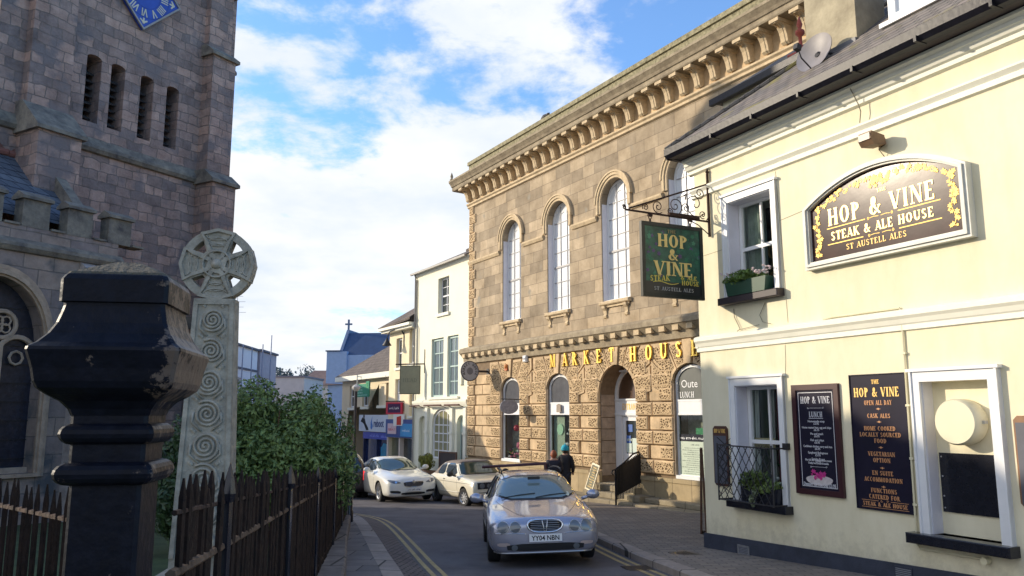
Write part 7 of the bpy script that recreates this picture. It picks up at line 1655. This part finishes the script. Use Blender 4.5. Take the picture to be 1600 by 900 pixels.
# --- white saloon
wht = paint('warm_white_paint', (.78,.77,.70), 0, .25)
fx_, fy_ = -4.42, 27.9; hx, hy = .44, -.898
cxg, cyg = fx_ - hx*1.42 + .80*.898, fy_ - hy*1.42 + .80*.44
loc, rz, slp = place(cxg, cyg, hx, hy)
t = empty('white_saloon_car', 'white modern saloon car parked behind the cream convertible', 'car', loc, rz); t.rotation_euler = (R(-1.6), R(-1.0), rz)
st = [(-2.42,.42,.50,.60,.62,.5,.66,.35,.70,.71),(-2.36,.22,.74,.80,.68,.66,.72,.45,.77,.785),(-2.18,.18,.84,.88,.74,.74,.79,.5,.84,.86),(-1.85,.18,.89,.915,.82,.78,.87,.54,.92,.94),(-1.35,.18,.90,.93,.88,.80,.93,.58,.98,1.0),(-1.10,.18,.90,.93,.91,.82,.95,.66,1.02,1.04),(-.30,.18,.90,.93,.95,.82,.99,.62,1.38,1.42),(.15,.18,.90,.93,.96,.82,1.0,.61,1.45,1.49),(.75,.18,.90,.93,.97,.82,1.01,.60,1.44,1.48),(1.45,.18,.90,.93,.98,.81,1.02,.58,1.27,1.31),(1.95,.20,.89,.91,.98,.78,1.02,.58,1.10,1.13),(2.30,.24,.84,.86,.95,.72,.99,.55,1.02,1.03),(2.39,.34,.72,.76,.80,.62,.85,.45,.88,.89),(2.42,.46,.5,.6,.66,.5,.7,.35,.72,.73)]
WB = (-1.42, 1.32)
res, bv = car_body(st, WB, .335, wht); split_body(t, res)
for y in WB:
    for s in (-1, 1): wheel(t, s*.81, y, .335, s, 5)
P_(bv, 'windscreen_seal', m_trim, t, smooth_out([(-.76,1.02),(.76,1.02),(.60,1.40),(-.60,1.40)],1), lift=.004, sub=8, rings=8)
P_(bv, 'windscreen', bpy.data.materials['green_reflecting_glass'], t, smooth_out([(-.735,1.035),(.735,1.035),(.58,1.385),(-.58,1.385)],1), lift=.010, sub=8, rings=8)
for s in (-1, 1):
    P_(bv, 'side_window', m_sg, t, smooth_out([(-.72,1.0),(1.65,1.06),(1.30,1.24),(.75,1.385),(.1,1.40),(-.3,1.32)],1), 's', .006, side=s, sub=8, rings=6)
    edge_line(bv, t, 'window_pillar', m_trim, dens((.32,1.02),(.34,1.40),6), 's', .022, s, .006)
    edge_line(bv, t, 'door_gap', m_trim, dens((-.92,.32),(-.86,.92),6), 's', .004, s); edge_line(bv, t, 'door_gap', m_trim, dens((.28,.30),(.30,.96),6), 's', .004, s)
    mirror_(t, wht, s*.87, -.60, 1.0, s)
    P_(bv, 'headlight', m_cpl, t, smooth_out([(s*.40,.66),(s*.62,.635),(s*.80,.70),(s*.82,.775),(s*.62,.745)],1), lift=.006, sub=4)
    P_(bv, 'headlight_lens', m_chrome, t, ell(s*.60,.69,.035,.032), lift=.014, sub=1)
    P_(bv, 'lower_intake', m_dark, t, smooth_out([(s*.42,.33),(s*.74,.33),(s*.80,.43),(s*.46,.41)],1), lift=.006, sub=4)
    edge_line(bv, t, 'fog_trim', m_chrome, dens((s*.44,.325),(s*.78,.345),6), 'f', .007, lift=.008)
go = smooth_out([(-.30,.52),(.30,.52),(.37,.70),(-.37,.70)],2)
P_(bv, 'grille', m_dark, t, go, lift=.008, sub=1)
edge_line(bv, t, 'grille_surround', m_chrome, go+[go[0]], 'f', .011, lift=.010)
for z in (.56,.60,.64): edge_line(bv, t, 'grille_bar', m_chrome, dens((-.28,z),(.28,z),10), 'f', .004, lift=.014)
edge_line(bv, t, 'badge_bar', m_chrome, dens((-.34,.685),(.34,.685),10), 'f', .014, lift=.012)
P_(bv, 'round_badge', m_chrome, t, ell(0,.675,.055,.055), lift=.024, sub=1)
P_(bv, 'bumper_intake', m_dark, t, smooth_out([(-.42,.27),(.42,.27),(.40,.35),(-.40,.35)],1), lift=.006, sub=5)
edge_line(bv, t, 'bumper_lip', m_chrome, dens((-.62,.25),(.62,.25),16), 'f', .006, lift=.006)
pl = MB(); pl.box(-.26,.26,-2.475,-2.455,.385,.50); po = pl.build('number_plate', mat('shaded_plate', (.6,.6,.6), .5, var=0), t); scribble('lettering', m_dark, po, 0, .41, .44, .06, -2.4755, 3)

# --- dark car driving away behind the bush
drk = paint('black_maroon_paint', (.03,.018,.02), .2, .3)
loc, rz, slp = place(-6.55, 31.2, -.30, .954)
t = empty('dark_car', 'dark car with a red tail light half hidden behind the bush by the white saloon', 'car', loc, rz)
st = [(-2.1,.4,.5,.6,.7,.5,.75,.4,.8,.82),(-2.0,.24,.8,.84,.85,.74,.9,.5,.95,.97),(-1.2,.24,.86,.88,.95,.8,1.0,.6,1.05,1.07),(-.6,.24,.86,.88,1.0,.8,1.04,.62,1.5,1.54),(.6,.24,.86,.88,1.0,.8,1.04,.64,1.62,1.66),(1.7,.24,.86,.88,1.0,.8,1.04,.62,1.55,1.6),(1.98,.26,.84,.86,1.0,.78,1.04,.58,1.15,1.2),(2.06,.4,.7,.76,.8,.7,.85,.5,.9,.92)]
res, bv = car_body(st, (-1.3, 1.3), .36, drk); split_body(t, res)
for y in (-1.3, 1.3):
    for s in (-1, 1): wheel(t, s*.77, y, .36, s, 5)
P_(bv, 'rear_window', m_sg, t, rect(-.56,.56,1.12,1.48), 'b', .006, sub=6)
for s in (-1, 1): P_(bv, 'tail_light', emit('red_tail_light', (1,.03,.03), 1.2) if 'red_tail_light' not in bpy.data.materials else bpy.data.materials['red_tail_light'], t, rect(min(s*.62,s*.76),max(s*.62,s*.76),.70,1.02), 'b', .008, sub=4); P_(bv, 'side_window', m_sg, t, rect(-.4,1.5,1.06,1.48), 's', .006, side=s, sub=6)
pl = MB(); pl.box(-.26,.26,2.09,2.10,.55,.66); pl.build('number_plate', mat('yellow_plate', (.6,.45,.05), .5, var=0), t)

# ------------------------------------------------------------------ PEOPLE (seen from behind, walking by the market hall)
def skin_mesh(name, verts, edges, radii, m, parent, sub=2, root=0):
    me = bpy.data.meshes.new('sk'); me.from_pydata(verts, edges, []); o = bpy.data.objects.new('sk', me); col.objects.link(o)
    o.modifiers.new('s', 'SKIN'); 
    for i, r in enumerate(radii):
        d = me.skin_vertices[0].data[i]; d.radius = (r, r) if not isinstance(r, tuple) else r; d.use_root = (i == root)
    ss = o.modifiers.new('ss', 'SUBSURF'); ss.levels = ss.render_levels = sub
    bpy.context.view_layer.update(); res = evald(o); bpy.data.objects.remove(o)
    res.materials.clear(); res.materials.append(m); res.name = name; res.polygons.foreach_set('use_smooth', [True]*len(res.polygons))
    ob = bpy.data.objects.new(name, res); col.objects.link(ob); ob.parent = parent; return ob
def person(loc, rz, h, label, coat, hatmat, hair, hat):
    t = empty('person', label, 'person', loc, rz); k = h/1.72
    skinm = bpy.data.materials.get('skin') or mat('skin', (.42,.24,.17), .6, var=.08)
    V_ = [(0,0,.93),(0,0,1.12),(0,.01,1.32),(0,.01,1.46),(0,-.01,1.56),(0,-.03,1.66),
          (.09,0,.88),(.10,-.10,.50),(.10,-.03,.09),(.10,-.15,.04), (-.09,0,.88),(-.10,.08,.50),(-.10,.20,.11),(-.10,.10,.04),
          (.18,.01,1.42),(.24,.04,1.15),(.22,-.07,.93),(.215,-.10,.84), (-.18,.01,1.42),(-.24,-.02,1.15),(-.22,-.14,.96),(-.215,-.19,.88)]
    E2 = [(0,1),(1,2),(2,3),(3,4),(4,5),(0,6),(6,7),(7,8),(8,9),(0,10),(10,11),(11,12),(12,13),(3,14),(14,15),(15,16),(16,17),(3,18),(18,19),(19,20),(20,21)]
    rad = [.13,(.15,.11),(.16,.11),.07,.052,.10,.09,.062,.045,.04,.09,.062,.045,.04,.06,.045,.035,.038,.06,.045,.035,.038]
    V_ = [tuple(c*k for c in v) for v in V_]
    bodym = bpy.data.materials.get('dark_trousers') or mat('dark_trousers', (.02,.02,.028), .8, var=.1)
    b_ = skin_mesh('body', V_, E2, rad, skinm, t, 2)
    skin_mesh('trousers', [V_[i] for i in (0,6,7,8,10,11,12)], [(0,1),(1,2),(2,3),(0,4),(4,5),(5,6)], [.15,.105,.08,.062,.105,.08,.062], bodym, t, 2)
    skin_mesh('shoes', [V_[i] for i in (8,9,12,13)], [(0,1),(2,3)], [.055,.048,.055,.048], m_black, t, 2) if False else None
    for i in (9, 13): 
        mb = MB(); x, y, z = V_[i]; mb.lathe([(.0,-.16),(.04,-.14),(.05,-.05),(.045,.06),(.04,.12),(0,.14)], 10, (0,0,0), 'y'); o = mb.build('shoe', m_black, t, smooth=True); o.location = (x, y+.05, .045)
    ci = [0,1,2,3,14,15,16,18,19,20]; cv = [V_[i] for i in ci] + [(0,.02,.70*k)]; ce = [(0,1),(1,2),(2,3),(3,4),(4,5),(5,6),(3,7),(7,8),(8,9),(0,10)]
    skin_mesh('coat', cv, ce, [(.19,.15),(.19,.15),(.20,.15),(.10,.09),.085,.068,.055,.085,.068,.055,(.22,.18)], coat, t, 2)
    mb = MB(); cz = 1.64*k; vs = []
    for i in range(9):
        ph = -pi/2 + pi*i/8
        for j in range(14): th = 2*pi*j/14; vs.append((.088*cos(ph)*cos(th), -.02+.105*cos(ph)*sin(th), cz + .125*sin(ph)))
    mb.add(vs, [(i*14+j, i*14+(j+1)%14, (i+1)*14+(j+1)%14, (i+1)*14+j) for i in range(8) for j in range(14)]); mb.tube([(0,-.12,cz+.01),(0,-.145,cz-.02),(0,-.12,cz-.035)], .016, 6)
    for s in (-1, 1): mb.tube([(s*.088,-.01,cz+.025),(s*.102,.0,cz),(s*.088,-.01,cz-.03)], .014, 5); 
    hd = mb.build('head', skinm, t, smooth=True)
    mb = MB()
    for s in (-1, 1): mb.lathe([(0,-.012),(.014,0),(0,.012)], 8, (s*.034,-.112,cz+.02))
    mb.box(-.028,.028,-.112,-.104,cz-.068,cz-.060); mb.build('face_features', m_dark, hd)
    mb = MB(); vs = []
    for i in range(9):
        ph = -pi/2 + pi*i/8
        for j in range(14):
            th = 2*pi*j/14; f_ = 1.0 if sin(th) > -.3 else .80
            vs.append((.10*cos(ph)*cos(th), -.005+.112*f_*cos(ph)*sin(th), cz + (.02 if hat else .02) + .13*sin(ph)*(1 if sin(ph) > 0 else 1.05)))
    mb.add(vs, [(i*14+j, i*14+(j+1)%14, (i+1)*14+(j+1)%14, (i+1)*14+j) for i in range(8) for j in range(14)]); mb.build('hair', hair, hd, smooth=True)
    if hat:
        mb = MB(); mb.lathe([(.118,cz+.0),(.124,cz+.03),(.120,cz+.05),(.122,cz+.055),(.115,cz+.10),(.085,cz+.145),(.04,cz+.17),(0,cz+.175)], 20, (0,-.005,0)); mb.lathe([(0,cz+.165),(.03,cz+.185),(.0,cz+.22)], 10, (0,-.005,0)); mb.build('knitted_hat', hatmat, t, smooth=True)
    return t
zc_ = lambda y: G(y) + .125
person((1.62, 24.9, zc_(24.9)), R(168), 1.68, 'person in a long dark coat and turquoise knitted hat walking away past the market hall', mat('near_black_coat', (.018,.017,.022), .8, var=.2), mat('turquoise_knit', (.03,.42,.55), .8, var=.25, vs=40, bump=.5), mat('brown_hair', (.06,.035,.02), .7, var=.3), True)
person((1.26, 24.7, zc_(24.7)), R(185), 1.54, 'person with ginger hair in a dark navy coat beside the one in the turquoise hat', mat('dark_navy_coat', (.02,.02,.035), .8, var=.2), None, mat('ginger_hair', (.28,.075,.03), .6, var=.3, vs=20), False)

# things of one kind belong together
for base, phrase in (('iron_railing', 'iron railings round the churchyard'), ('laurel_shrub', 'bushes in the churchyard'), ('vent_grille', 'vent grilles in the pub plinth'), ('window_box', 'flower boxes on the pub window sills'),
                     ('menu_board', 'menu boards'), ('notice_board', 'notice boards on the pub wall'), ('loose_cable', 'loose cables on the pub wall'), ('alarm_box', 'alarm boxes on the market hall'),
                     ('projecting_sign', 'grey projecting signs on the market hall'), ('person', 'people walking by the market hall')):
    for o in scene.objects:
        if o.parent is None and o.name.split('.')[0] == base and 'group' not in o: o['group'] = phrase
